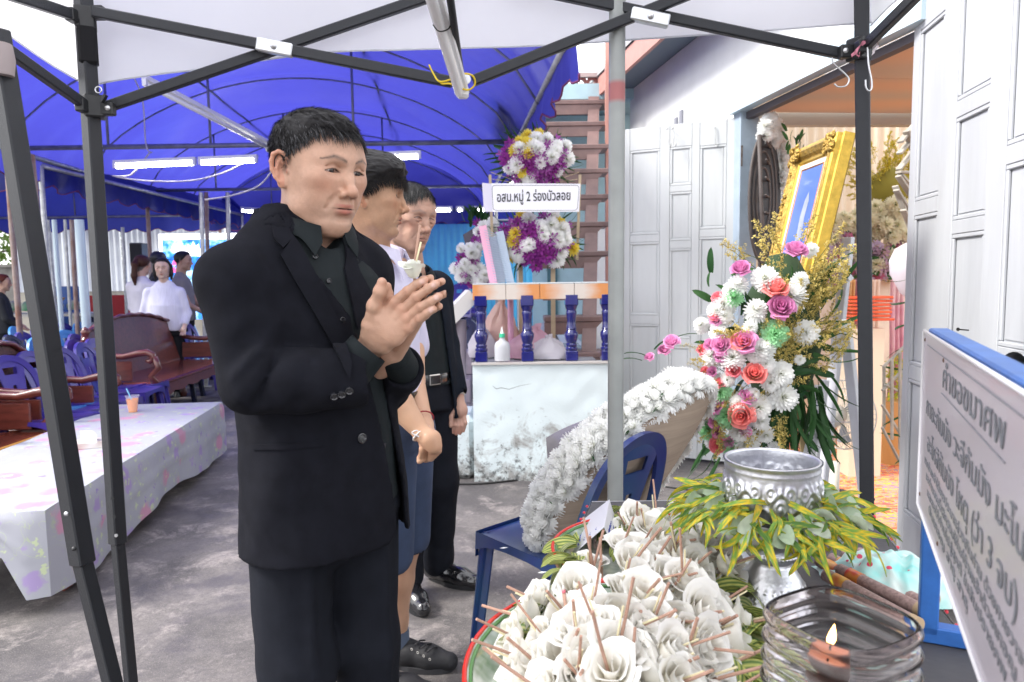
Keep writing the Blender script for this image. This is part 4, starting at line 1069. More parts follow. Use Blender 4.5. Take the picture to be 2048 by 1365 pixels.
ml = t_.nodes.new('ShaderNodeMath'); ml.operation = 'MULTIPLY'; t_.links.new(g1.outputs[0],ml.inputs[0]); t_.links.new(g2.outputs[0],ml.inputs[1])
m2 = t_.nodes.new('ShaderNodeMix'); m2.data_type = 'RGBA'; t_.links.new(ml.outputs[0],m2.inputs[0]); t_.links.new(mx.outputs[2],m2.inputs[6]); m2.inputs[7].default_value = (.38,.14,.14,1)
t_.links.new(m2.outputs[2],b_.inputs['Base Color']); b_.inputs['Roughness'].default_value = .5; b_.inputs['Metallic'].default_value = .3
pt_ = P(1236,82,PYL); pb = Vector((P(1228,1030,PYL).x,PYL,0))
mb = MB(); mb.tube([pb,(pt_.x,PYL,2.3)],.0208,20); tag(mb.build('grey_pole',GP,smooth=40),'round grey steel pole with a faded red band in front of the flower wreath','pole')
# plastic chair (origin on the floor under the seat, faces +x)
PLN = mat('cobalt_blue_plastic',(.014,.022,.20),.3,var=.2,vscale=3,spec=.6)
PLW = mat('worn_blue_plastic',(.010,.013,.15),.28,col2=(.015,.075,.15),vscale=2.2,spec=.6,detail=6)
PLP = mat('violet_blue_plastic',(.045,.03,.24),.28,var=.2,vscale=3,spec=.6)
PLL = mat('light_blue_plastic',(.06,.26,.56),.32,var=.15,vscale=3,spec=.6)
PLD = mat('dark_navy_plastic',(.02,.025,.06),.25,var=.2,vscale=3,spec=.6)
def chair_parts():
 P_ = {}
 mb = MB(); n = 14
 def sf(u,v,t=0.):
  x = -.20+.42*u; w = .205-.02*u if u < .9 else .187; y = (v*2-1)*w
  e = max(abs(v*2-1),abs(u*2-1)); z = .425-.012*(1-e**4)
  if u > .93: z -= .012*((u-.93)/.07)**2
  return (x,y,z-t)
 mb.grid(lambda u,v: sf(u,v),n,n); mb.grid(lambda u,v: sf(u,1-v,.005),n,n)
 rim = [(-.20,-.205),(.22,-.187),(.222,-.17),(.222,.17),(.22,.187),(-.20,.205)]
 for i in range(len(rim)-1):
  a,b = rim[i],rim[i+1]; k = 8; vs = []
  for j in range(k+1):
   f = j/k; x = a[0]+(b[0]-a[0])*f; y = a[1]+(b[1]-a[1])*f
   L = sqrt((b[0]-a[0])**2+(b[1]-a[1])**2); h = .028+ (.035*(2*abs(f-.5))**3 if L > .1 else .06)
   vs += [(x,y,.425),(x*1.01,y*1.01,.425-h)]
  mb.add(vs,[(2*j,2*j+1,2*j+3,2*j+2) for j in range(k)])
 P_['seat'] = mb
 L_ = []
 for (x0,y0,x1,y1) in ((.195,-.165,.235,-.20),(.195,.165,.235,.20),(-.175,-.18,-.225,-.215),(-.175,.18,-.225,.215)):
  mb = MB(); sx = 1 if x0 > 0 else -1; sy = 1 if y0 > 0 else -1
  for (wx,wy,ox,oy) in ((.055,.006,-.02*sx,0),(.006,.055,0,-.02*sy)):
   mb.beam((x1+ox*.7,y1+oy*.7,0),(x0+ox,y0+oy,.42),wx if wy < wx else wx,wy,up=(0,1,0))
  mb.tube([(x1,y1,0),((x0+x1)/2,(y0+y1)/2,.21),(x0,y0,.41)],[.011,.013,.017],8)
  L_.append(mb)
 P_['leg'] = L_
 mb = MB()
 def back(y,z): return Vector((-.195-.13*(z-.42)/.42-.02*(1-(y/.2)**2),y,z))
 loop = []
 for i in range(29):
  a = pi*i/28; y = -.195*cos(a)*(1 if abs(cos(a)) < .99 else 1); z = .42+.40*(sin(a)**.42 if sin(a) > 0 else 0)
  loop.append((y*(1-.12*max(0,(z-.42)/.40)),z))
 vs = []; n = len(loop)
 for (y,z) in loop:
  c = back(y,z); inn = back(y*.80,.42+(z-.42)*.90)
  vs += [c+Vector((.009,0,0)),inn+Vector((.010,0,0)),inn-Vector((.004,0,0)),c-Vector((.014,0,0))]
 fs = []
 for i in range(n-1):
  for k in range(4): fs.append((4*i+k,4*i+(k+1) % 4,4*i+4+(k+1) % 4,4*i+4+k))
 mb.add(vs,fs)
 P_['back_frame'] = mb
 mb = MB()
 def sp(u,v):
  z = .41+.375*v; w = .055+.055*v**1.5; y = (u*2-1)*w; return back(y,z)+Vector((.004,0,0))
 nu,nv = 12,16; grid = [[sp(i/nu,j/nv) for i in range(nu+1)] for j in range(nv+1)]
 idx = {}; vs = []
 for off in (0,-.008):
  for j in range(nv+1):
   for i in range(nu+1): idx[(i,j,off)] = len(vs); vs.append(grid[j][i]+Vector((off,0,0)))
 fs = []
 hole = lambda i,j: (3 <= i <= 8 and 12 <= j <= 13) or (5 <= i <= 6 and 3 <= j <= 8)
 for j in range(nv):
  for i in range(nu):
   if hole(i,j): continue
   fs.append((idx[(i,j,0)],idx[(i+1,j,0)],idx[(i+1,j+1,0)],idx[(i,j+1,0)])); fs.append((idx[(i,j,-.008)],idx[(i,j+1,-.008)],idx[(i+1,j+1,-.008)],idx[(i+1,j,-.008)]))
 mb.add(vs,fs); P_['splat'] = mb
 return P_
CP_ = chair_parts()
CHM = {}
def chair_meshes(m):
 if m.name not in CHM:
  CHM[m.name] = dict(seat=CP_['seat'].mesh('seat',m,40),back_frame=CP_['back_frame'].mesh('back_frame',m,50),splat=CP_['splat'].mesh('splat',m,40),legs=[l.mesh('leg',m,40) for l in CP_['leg']])
 return CHM[m.name]
def plastic_chair(x,y,rz,m,label,group='plastic chairs in rows behind the bench',z=0,tilt=0):
 t = thing('plastic_chair',label,'chair',(x,y,z),rz,group); q = chair_meshes(m)
 for k in ('seat','back_frame','splat'): link_mesh(k,q[k],t)
 for l in q['legs']: link_mesh('leg',l,t)
 return t
# chairs in the distance
names = {'cobalt_blue_plastic': 'cobalt blue','violet_blue_plastic': 'violet blue','light_blue_plastic': 'light blue','dark_navy_plastic': 'dark navy'}
spots = []
tops = [(30,700,5.2,'P'),(60,715,4.9,'P'),(98,655,5.9,'P'),(105,690,5.5,'P'),(150,640,6.6,'P'),(148,668,5.9,'P'),(168,700,5.6,'P'),(20,640,6.6,'D'),(10,665,5.9,'L'),(28,612,8.0,'L'),
  (45,640,7.0,'P'),(95,620,8.2,'L'),(125,608,8.6,'P'),(160,615,8.8,'L'),(72,625,7.6,'P'),(130,632,7.2,'L'),(205,640,7.4,'P'),(222,622,8.6,'L'),(236,585,9.6,'L'),(250,580,9.9,'D'),(262,612,8.9,'L'),
  (285,640,7.6,'D'),(300,607,9.2,'D'),(322,606,9.0,'P'),(350,606,9.0,'P'),(368,620,8.6,'P'),(375,585,10.5,'L'),(372,606,9.6,'L'),(250,640,8.0,'P'),(205,610,9.4,'P'),(190,650,7.0,'L'),(8,735,4.9,'L'),(20,760,4.6,'P'),(5,560,9.5,'P'),(180,590,10.2,'D'),
  (75,668,6.2,'L'),(120,720,5.2,'P'),(190,690,6.0,'P')]
place_words = ['beside the leaning black canopy leg','behind the carved armchairs','in the row behind the wooden bench','near the women in white','in front of the pale blue poles']
cc = {'P': PLP,'L': PLL,'D': PLD}
ORDC = ['leftmost','second from left','third from left','fourth from left','fifth from left','sixth from left','seventh from left','eighth from left','ninth from left','tenth from left']
seen_ = {}
tops.sort()
for i,(px,py,Y,c) in enumerate(tops):
 p = P(px,py,Y); rz = random.uniform(-.35,.25)
 ox = Vector((cos(rz),sin(rz),0))*.31
 w = 'at the far left' if px < 60 else 'behind the carved armchairs' if px < 175 else 'between canopy leg and bench' if px < 230 else 'behind the long wooden bench' if px < 320 else 'beside the woman in the white blouse'
 plastic_chair(p.x+ox.x,Y+ox.y,rz,cc[c],'%s plastic chair %s, %s' % ({'P': 'violet blue','L': 'light blue','D': 'dark navy'}[c],w,ORDC[seen_.setdefault((c,w),0)]),group='%s plastic chairs %s' % ({'P': 'violet blue','L': 'light blue','D': 'dark navy'}[c],w)); seen_[(c,w)] += 1
for i,(px,Y,c) in enumerate(((880,8.2,'D'),(897,8.8,'P'),(912,8.0,'D'),(905,9.6,'L'),(925,8.6,'D'),(935,9.4,'P'))):
 p = P(px,540,Y); plastic_chair(p.x,Y,radians(-100+random.uniform(-20,20)),cc[c],'%s plastic chair between old man and flower stand' % {'P': 'violet blue','L': 'light blue','D': 'dark navy'}[c]+', %s' % ['leftmost','second from left','third from left','fourth from left','fifth from left','rightmost'][[0,1,3,2,4,5][i]],group='plastic chairs between the old man and the flower stand',z=.42 if i % 2 else 0)
 if i % 2:
  plastic_chair(p.x,Y,radians(-100),cc[c],'%s plastic chair under a stack behind the old man' % {'P': 'violet blue','L': 'light blue','D': 'dark navy'}[c]+', %s' % ['','left one','','middle one','','right one'][i],group='stacked chair bottoms behind the old man',z=0)
# carved wooden bench and armchairs
WOOD = mat('dark_red_varnished_wood',(.12,.026,.018),.34,var=.35,vscale=5,stretch=(1,6,6),spec=.6,coat=.3)
WOODR = mat('red_wood_seat',(.15,.035,.022),.2,var=.3,vscale=4,spec=.6,coat=.3)
CANE = mat('carved_wood_back',(.07,.022,.018),.5,var=.7,vscale=60,bump=.9,bscale=90)
def wood_seat(name,label,cat,loc,rz,Wd,zs=.40,zt=.92,dp=.55,cane=False):
 t = thing(name,label,cat,loc,rz)
 def B(nm,mbx,m,sm=30): return mbx.build(nm,m,t,smooth=sm,local=True)
 mb = MB(); mb.box((dp/2-.02,0,zs-.02),(dp,Wd-.04,.04),bev=.012); B('seat',mb,WOODR)
 if cane: mb = MB(); mb.box((dp-.06,0,zs+.002),(.03,Wd*.7,.004)); B('seat_inlay',mb,mat('gold_inlay',(.45,.22,.04),.35))
 n = int(Wd/.04)*2; vs = []
 for j in range(n+1):
  y = -Wd/2+.03+(Wd-.06)*j/n; f = j/n; h = .07+.02*abs(sin(f*pi*6))+.05*(2*abs(f-.5))**4
  vs += [(dp-.03,y,zs-.04),(dp-.03,y,zs-.04-h),(dp-.055,y,zs-.04-h),(dp-.055,y,zs-.04)]
 mb = MB(); fs = []
 for j in range(n):
  for k in range(3): fs.append((4*j+k,4*j+4+k,4*j+5+k,4*j+1+k))
 mb.add(vs,fs); B('front_apron',mb,WOOD)
 for sx,x in ((1,dp-.05),(-1,.03)):
  for sy in (-1,1):
   y = sy*(Wd/2-.045); mb = MB()
   prof = [(.034,0),(.045,.03),(.038,.07),(.028,.12),(.034,.2),(.045,zs-.05)]
   mb.lathe([(r,z) for r,z in prof],(x,y,0),10,cap=True); B('leg',mb,WOOD,40)
 n = max(12,int(Wd/.045)); vs = [];
 def crest(f):
  s = 2*abs(f-.5); return zt-.14*s**2.2+.012*abs(sin(f*pi*(9 if Wd > 1 else 5)))-(.05 if s > .93 else 0)
 for side in (0,1):
  for j in range(n+1):
   f = j/n; y = -Wd/2+.05+(Wd-.1)*f
   for k in range(5):
    z = zs+(crest(f)-zs)*k/4; vs.append((.03-.10*(z-zs)/.5-side*.03,y,z))
 m_ = 5; fs = []; o = (n+1)*m_
 for j in range(n):
  for k in range(4):
   a = j*m_+k; fs += [(a,a+m_,a+m_+1,a+1),(o+a,o+a+1,o+a+m_+1,o+a+m_)]
  a = j*m_+4; fs.append((a,a+m_,o+a+m_,o+a))
 for a in (0,n*m_):
  for k in range(4): fs.append((a+k,a+k+1,o+a+k+1,o+a+k))
 mb = MB(); mb.add(vs,fs); B('backrest',mb,CANE if cane else WOOD)
 mb = MB(); pts = [(.045-.10*(crest(j/n)-zs)/.5,-Wd/2+.05+(Wd-.1)*j/n,crest(j/n)-.0) for j in range(n+1)]; mb.tube(pts,.018,8); B('crest_rail',mb,WOOD,True)
 for sy in (-1,1):
  y = sy*(Wd/2-.03)
  mb = MB(); mb.lathe([(.026,zs-.02),(.026,zs+.10),(.034,zs+.12),(.024,zs+.14),(.026,zt-.18),(.036,zt-.16),(.022,zt-.14),(.034,zt-.105),(.036,zt-.09),(.018,zt-.06),(0,zt-.05)],(.0,y,0),12); B('back_post',mb,WOOD,40)
  pts = [(.0,y,zs+.27),(.15,y,zs+.235),(.30,y,zs+.225),(.42,y,zs+.25),(.50,y,zs+.26),(.545,y,zs+.235),(.55,y,zs+.20),(.52,y,zs+.175),(.49,y,zs+.19)]
  mb = MB(); mb.tube(pts,[.028,.026,.026,.03,.032,.03,.026,.022,.016],10); B('armrest',mb,WOOD,True)
  pts = [(dp-.06,y,zs-.02),(dp-.10,y,zs+.05),(dp-.03,y,zs+.12),(dp-.06,y,zs+.22)]
  mb = MB(); mb.tube(pts,[.034,.024,.028,.024],9); B('arm_support',mb,WOOD,True)
  mb = MB(); mb.box((.2,y,zs+.1),(.34,.02,.17),bev=.006); B('side_panel',mb,WOOD)
 return t
bench_rz = radians(4)
wood_seat('wooden_bench','long dark red carved wooden bench behind the flowered table','bench',(-3.72,6.95,0),bench_rz,2.0,zs=.43,zt=.97,dp=.62)
wood_seat('wooden_armchair','dark carved wooden armchair behind the flowered table, nearest the bench','armchair',(-3.42,4.75,0),.03,.66,zs=.36,zt=.88,cane=True)
wood_seat('wooden_armchair','dark carved wooden armchair cut by the left edge of the picture','armchair',(-3.38,4.02,0),.03,.66,zs=.36,zt=.88,cane=True)
# low table under a flowered cloth
FL = bpy.data.materials.new('flowered_tablecloth'); t_,b_ = nodes_of(FL); L_ = t_.links; N_ = t_.nodes.new
tc = N_('ShaderNodeTexCoord')
def fl_layer(prev,scale,rad,col,seed,k=5):
 mp = N_('ShaderNodeMapping'); mp.inputs['Location'].default_value = (seed,seed*.7,seed*.3); L_.new(tc.outputs['Object'],mp.inputs[0])
 nz = N_('ShaderNodeTexNoise'); nz.inputs['Scale'].default_value = scale*3.5; nz.inputs['Detail'].default_value = 2; L_.new(mp.outputs[0],nz.inputs['Vector'])
 ad = N_('ShaderNodeMix'); ad.data_type = 'VECTOR'; ad.inputs[0].default_value = .06; L_.new(mp.outputs[0],ad.inputs[4]); L_.new(nz.outputs[1],ad.inputs[5])
 v = N_('ShaderNodeTexVoronoi'); v.inputs['Scale'].default_value = scale; v.inputs['Randomness'].default_value = .9; L_.new(ad.outputs[1],v.inputs['Vector'])
 r = N_('ShaderNodeMapRange'); r.inputs[1].default_value = rad; r.inputs[2].default_value = rad*.72; r.inputs[4].default_value = .8; L_.new(v.outputs['Distance'],r.inputs[0])
 sp_ = N_('ShaderNodeSeparateColor'); L_.new(v.outputs['Color'],sp_.inputs[0]); g = N_('ShaderNodeMath'); g.operation = 'GREATER_THAN'; g.inputs[1].default_value = .35; L_.new(sp_.outputs[0],g.inputs[0])
 mu = N_('ShaderNodeMath'); mu.operation = 'MULTIPLY'; L_.new(r.outputs[0],mu.inputs[0]); L_.new(g.outputs[0],mu.inputs[1])
 mx = N_('ShaderNodeMix'); mx.data_type = 'RGBA'; L_.new(mu.outputs[0],mx.inputs[0])
 if isinstance(prev,tuple): mx.inputs[6].default_value = (*prev,1)
 else: L_.new(prev,mx.inputs[6])
 mx.inputs[7].default_value = (*col,1); return mx.outputs[2]
c = (.36,.365,.41)
wv = N_('ShaderNodeTexNoise'); wv.inputs['Scale'].default_value = 7; wv.inputs['Distortion'].default_value = 2; L_.new(tc.outputs['Object'],wv.inputs['Vector'])
r1 = N_('ShaderNodeMapRange'); r1.inputs[1].default_value = .495; r1.inputs[2].default_value = .503; L_.new(wv.outputs[0],r1.inputs[0]); r2 = N_('ShaderNodeMapRange'); r2.inputs[1].default_value = .515; r2.inputs[2].default_value = .507; L_.new(wv.outputs[0],r2.inputs[0])
mu = N_('ShaderNodeMath'); mu.operation = 'MULTIPLY'; L_.new(r1.outputs[0],mu.inputs[0]); L_.new(r2.outputs[0],mu.inputs[1]); mu2 = N_('ShaderNodeMath'); mu2.operation = 'MULTIPLY'; mu2.inputs[1].default_value = .5; L_.new(mu.outputs[0],mu2.inputs[0])
mx = N_('ShaderNodeMix'); mx.data_type = 'RGBA'; mx.inputs[6].default_value = (*c,1); mx.inputs[7].default_value = (.45,.55,.25,1); L_.new(mu2.outputs[0],mx.inputs[0]); c = mx.outputs[2]
c = fl_layer(c,7.0,.32,(.34,.24,.50),1.3); c = fl_layer(c,6.0,.36,(.56,.24,.36),7.7); c = fl_layer(c,16,.26,(.50,.58,.32),4.1); c = fl_layer(c,12,.16,(.24,.15,.45),9.4)
L_.new(c,b_.inputs['Base Color']); b_.inputs['Roughness'].default_value = .6
n = N_('ShaderNodeTexNoise'); n.inputs['Scale'].default_value = 6; L_.new(tc.outputs['Object'],n.inputs['Vector']); bp = N_('ShaderNodeBump'); bp.inputs['Strength'].default_value = .35; bp.inputs['Distance'].default_value = .02; L_.new(n.outputs[0],bp.inputs['Height']); L_.new(bp.outputs[0],b_.inputs['Normal'])
TZ = .41
q_fr = Vector((-2.12,5.05,TZ)); q_nr = Vector((-1.80,2.62,TZ)); q_fl = Vector((-2.86,4.98,TZ)); q_nl = Vector((-2.56,2.52,TZ))
tb = thing('low_table','long low table hidden under its cloth','table',(-2.3,3.8,0))
mb = MB(); mb.prism([Vector((*((a-(q_fr+q_nl)/2)*.985+(q_fr+q_nl)/2).xy,TZ-.03)) for a in (q_nl,q_nr,q_fr,q_fl)],(0,0,.024)); mb.build('tabletop',WOOD,tb)
for a in (q_nl,q_nr,q_fr,q_fl):
 p = (a-(q_fr+q_nl)/2)*.80+(q_fr+q_nl)/2; mb = MB(); mb.box((p.x,p.y,.19),(.05,.05,.38)); mb.build('leg',WOOD,tb)
cl = MB()
def lerp(a,b,f): return a+(b-a)*f
cl.grid(lambda u,v: lerp(lerp(q_nl,q_nr,u),lerp(q_fl,q_fr,u),v)+Vector((0,0,.004*mnoise.noise(Vector((u*5,v*12,0)))+.003)),16,40)
def drape(a,b,drop,nrm,n=40,wave=.02):
 nrm = Vector(nrm)
 def f(u,v):
  p = lerp(a,b,u); s = u*(b-a).length; z = -drop(u)*v
  return p+nrm*min(1,u*12)*(wave*v*(sin(s*8)+.5*sin(s*19+1))+.012*sin(pi*min(1,v*6)/2)+ (.006 if .49 < v < .52 else 0))+Vector((0,0,z+.003))
 cl.grid(f,n,12)
rn = Vector(((q_fr-q_nr).y,-(q_fr-q_nr).x,0)).normalized()
drape(q_nr,q_fr,lambda u: .34+.03*sin(u*9),rn,60,.012)
fn_ = Vector((-(q_nl-q_nr).y,(q_nl-q_nr).x,0)).normalized(); fn_ = fn_ if fn_.y < 0 else -fn_
drape(q_nr,q_nl,lambda u: .34-.17*min(1,max(0,(u-.10)/.10)),fn_,30,.014)
drape(q_nl,q_fl,lambda u: .2,-rn,40,.012); drape(q_fr,q_fl,lambda u: .33,-fn_,20,.012)
tag(cl.build('tablecloth',FL,smooth=60),'white tablecloth with purple and pink flowers draped over the low table','tablecloth')
def clear_film(name,a=.25,col=(.9,.9,.93)):
 m = mat(name,col,.1); m.node_tree.nodes['Principled BSDF'].inputs['Alpha'].default_value = a; return m
t = thing('drink_cup','clear plastic cup of orange drink with a blue straw on the flowered table','cup',G(266,824,TZ+.005))
c0 = G(266,824,TZ+.006)
mb = MB(); mb.lathe([(.0,0),(.026,0),(.036,.088)],c0,20); mb.build('drink',mat('orange_drink',(.85,.28,.01),.2),t,smooth=40)
mb = MB(); mb.lathe([(.028,0),(.041,.105),(.045,.108),(.045,.112),(.040,.112)],c0,20); mb.build('cup_wall',clear_film('clear_plastic'),t,smooth=40)
mb = MB(); mb.tube([c0+Vector((.02,0,.02)),c0+Vector((-.035,0,.16))],.004,8); mb.build('straw',mat('light_blue_straw',(.2,.5,.7),.4),t,smooth=True)
t = thing('tissue_box','small white tissue pack lying on the flowered table','tissue box',G(195,890,TZ))
mb = MB(); c1 = G(185,888,TZ+.02)+Vector((0,0,.0)); mb.box(c1,(.19,.10,.045),rz=.35,bev=.008); mb.build('pack',mat('white_pack',(.72,.71,.70),.4,col2=(.5,.42,.38),vscale=14,detail=1),t)
mb = MB(); mb.grid(lambda u,v: c1+Vector((-.05+.10*u,-.02+.03*sin(u*4),.02+.055*v*(1-.3*u))),6,4); mb.build('tissue',mat('white_tissue',(.85,.85,.87),.8),t,smooth=True)
# things among the far chairs
BB = mat('blue_barrel',(.02,.09,.30),.4)
p = P(138,600,11.2); mb = MB(); mb.lathe([(0,0),(.28,0),(.29,.1),(.3,.3),(.29,.31),(.29,.6),(.3,.62),(.28,.95),(.26,1.26),(0,1.27)],(p.x,11.2,0),20); tag(mb.build('barrel',BB,smooth=40),'blue plastic barrel against the concrete wall at left','barrel')
t = thing('loudspeaker','tall black loudspeaker on a stand behind the woman with the ponytail','loudspeaker',P(272,560,11.6))
sp0,sp1 = P(262,532,11.6),P(283,486,11.6); mb = MB(); mb.box(((sp0.x+sp1.x)/2,11.7,(sp0.z+sp1.z)/2),(.20,.25,sp1.z-sp0.z),bev=.015); mb.build('cabinet',BLKP,t)
mb = MB(); mb.box(((sp0.x+sp1.x)/2,11.57,(sp0.z+sp1.z)/2),(.17,.01,sp1.z-sp0.z-.05)); mb.build('grille',mat('black_grille',(.01,.01,.012),.7,bump=.6,bscale=200),t)
mb = MB(); mb.tube([((sp0.x+sp1.x)/2,11.7,0),((sp0.x+sp1.x)/2,11.7,sp0.z)],.018,8)
mb.build('stand',BLKP,t)
a,b = P(212,590,12.2),P(262,575,12.2); mb = MB(); mb.box((lerp(a,b,.5).x+.2,12.3,.55),(1.4,.3,1.1),bev=.01); tag(mb.build('red_cloth_box',mat('red_cloth',(.42,.02,.02),.7,var=.1)),'red cloth covered box behind the blue chairs','box')
p = P(95,605,9.6); mb = MB(); mb.lathe([(0,0),(.12,0),(.2,.1),(.21,.12)],(p.x,9.6,p.z-.06),14); mb.lathe([(.19,.1),(.1,.15),(0,.17)],(p.x,9.6,p.z-.06),14)
ob = tag(mb.build('yellow_tub',mat('yellow_ochre_plastic',(.55,.30,.05),.5),smooth=40),'ochre yellow tub on a table at the far left','tub')
p = P(42,612,10.2); mb = MB()
for k in range(12):
 c_ = Vector((p.x+random.uniform(-.5,.7),10.2+random.uniform(-.2,.2),p.z-.08)); mb.lathe([(0,0),(.09,.01),(.10,.08),(.05,.14),(0,.15)],c_,8)
tt_ = tag(mb.build('wrapped_goods',mat('green_wrap',(.04,.22,.10),.5,col2=(.45,.35,.30),vscale=3,detail=1),smooth=60),'heap of green wrapped goods on a far table at the left edge','goods',kind='stuff')
mb = MB(); mb.box((p.x+.2,10.2,p.z-.13),(1.9,.6,.04))
for dx in (-.6,.9):
 mb.box((p.x+dx,10.2,(p.z-.15)/2),(.04,.5,p.z-.15))
tag(mb.build('far_table',mat('pale_table',(.45,.44,.38),.5)),'pale trestle table far away at the left edge','table')
# backlit screen: blue picture in a white frame
sc_ = thing('led_screen','bright blue screen with a white frame and lotus picture behind the standing people','screen',P(400,560,12.8))
s0,s1 = P(325,640,12.8),P(500,466,12.8)
mb = MB(); mb.box(((s0.x+s1.x)/2,12.86,(s0.z+s1.z)/2),(s1.x-s0.x,.08,s1.z-s0.z)); mb.build('screen_frame',emis('white_lightbox_frame',(1,1,1),1.4),sc_)
SM = bpy.data.materials.new('lit_picture'); t_,b_ = nodes_of(SM); L_ = t_.links; N_ = t_.nodes.new
tc = N_('ShaderNodeTexCoord'); v = N_('ShaderNodeTexVoronoi'); v.inputs['Scale'].default_value = 4.5; L_.new(tc.outputs['Object'],v.inputs['Vector'])
n = N_('ShaderNodeTexNoise'); n.inputs['Scale'].default_value = 5; n.inputs['Detail'].default_value = 4; L_.new(tc.outputs['Object'],n.inputs['Vector'])
cr = N_('ShaderNodeValToRGB'); L_.new(n.outputs[0],cr.inputs[0]); E_ = cr.color_ramp.elements; E_[0].position = .38; E_[0].color = (.01,.10,.62,1); E_[1].position = .62; E_[1].color = (.5,.8,1,1); e = cr.color_ramp.elements.new(.5); e.color = (.05,.32,.9,1)
L_.new(cr.outputs[0],b_.inputs['Base Color']); L_.new(cr.outputs[0],b_.inputs['Emission Color']); b_.inputs['Emission Strength'].default_value = .9
a,b = P(333,640,12.78),P(500,478,12.78)
mb = MB(); mb.box(((a.x+b.x)/2,12.8,(a.z+b.z)/2),(b.x-a.x,.03,b.z-a.z)); mb.build('picture',SM,sc_)
LOT = emis('white_lotus_light',(.95,.97,1),1.2); PKL = emis('pink_lotus_light',(1,.12,.35),1.)
def lotus(px,py,s,m):
 c = P(px,py,12.76)
 for k in range(7):
  a = radians(-75+25*k); d = Vector((sin(a),0,cos(a))); e = Vector((cos(a),0,-sin(a)))
  mb = MB(); mb.prism([c,c+d*s*.5+e*s*.2,c+d*s*(1-.25*abs(k-3)/3),c+d*s*.5-e*s*.2],(0,-.006-.001*k,0)); mb.build('petal',m,sc_)
lotus(358,505,.20,LOT); lotus(388,512,.26,LOT); lotus(352,530,.10,PKL); lotus(375,528,.09,PKL); lotus(345,545,.12,PKL); lotus(420,530,.2,LOT)
# clothing helpers
BLACKCLOTH = mat('black_suit_cloth',(.0075,.008,.012),.9,var=.2,vscale=30,bump=.35,bscale=900,spec=.12)
BLACKSHIRT = mat('dark_grey_green_shirt_cloth',(.009,.013,.015),.75,var=.15,vscale=20,bump=.2,bscale=500,spec=.2)
NAVYSLACK = mat('dark_navy_trouser_cloth',(.010,.0115,.017),.85,var=.15,vscale=20,bump=.3,bscale=800,spec=.15)
BTN = mat('black_button',(.015,.016,.02),.25,spec=.7)
LEATHER = mat('black_polished_leather',(.008,.008,.010),.2,bump=.06,bscale=30,spec=.7,coat=.4)
METAL = mat('brushed_buckle',(.55,.53,.50),.3,.95)
def frame(origin,yaw):
 return Matrix.Translation(Vector((origin[0],origin[1],0))) @ Matrix.Rotation(yaw,4,'Z')
def put(name,s,M,m,parent,col=None):
 V,F = s.tri() if isinstance(s,SDF) else s
 me = np_mesh(name,V,F,m,col=col); o = bpy.data.objects.new(name,me); COL.objects.link(o); o.parent = parent
 o.matrix_local = wm(parent).inverted() @ M; return o,(xf(V,M),F)
def collar(name,M,parent,m,c,rF,rL,zf,zb,rise,leaf,drop,tip,gap=.2,th=.003,tipa=.5,lean=0.):
 n = 44; rings = []
 for i in range(n+1):
  a = -pi+2*pi*i/n
  aa = gap+(pi-gap)*abs(a)/pi if True else a
  aa = aa*(1 if a >= 0 else -1)
  t = (1-cos(aa))/2; z = zf+(zb-zf)*t**.8
  d = Vector((cos(aa),sin(aa),0)); r0 = Vector((c[0]+rF*cos(aa)+lean*(1-t),c[1]+rL*sin(aa),z))
  k = max(0,1-abs(abs(aa)-gap)/tipa); out = leaf*(1+0.1*k); dn = drop+tip*k**1.6
  fwd = Vector((-.15*k*0,0,0))
  rings.append([r0-d*.001,r0+d*.001+Vector((0,0,rise*.6)),r0+d*.004+Vector((0,0,rise)),r0+d*.010+Vector((0,0,rise*.96)),r0+d*(out*.6+.008)+Vector((0,0,rise-dn*.55)),r0+d*(out+.004)+Vector((0,-.0*k,rise-dn))+Vector((0,(.018*k)*(-1 if aa < 0 else 1),0)),r0+d*(out-.001)+Vector((0,(.018*k)*(-1 if aa < 0 else 1),rise-dn-.001)),r0+d*(out*.5+.004)+Vector((0,0,rise-dn*.6)),r0+d*.006+Vector((0,0,rise*.7))])
 order = list(range(n+1)); vs = []; m_ = len(rings[0])
 half = n//2
 for part in (rings[:half+1],rings[half:]): pass
 mb = MB()
 for seg in ([-1],[1]): pass
 left = [rings[i] for i in range(half,-1,-1)]; right = [rings[i] for i in range(half,n+1)]
 def ring_at(sgn):
  i = half; base = rings[i]; return [Vector((v.x,c[1]+sgn*abs(v.y-c[1]),v.z)) for v in base]
 left[0] = ring_at(-1); right[0] = ring_at(1)
 for hs in (left,right):
  vs = [v for r in hs for v in r]; fs = []
  for i in range(len(hs)-1):
   for k in range(m_): fs.append((i*m_+k,i*m_+(k+1) % m_,(i+1)*m_+(k+1) % m_,(i+1)*m_+k))
  fs.append(tuple(range(m_))); mb.add(vs,fs)
 o = mb.build(name,m,parent,smooth=50,local=True); o.matrix_local = wm(parent).inverted() @ M; return o
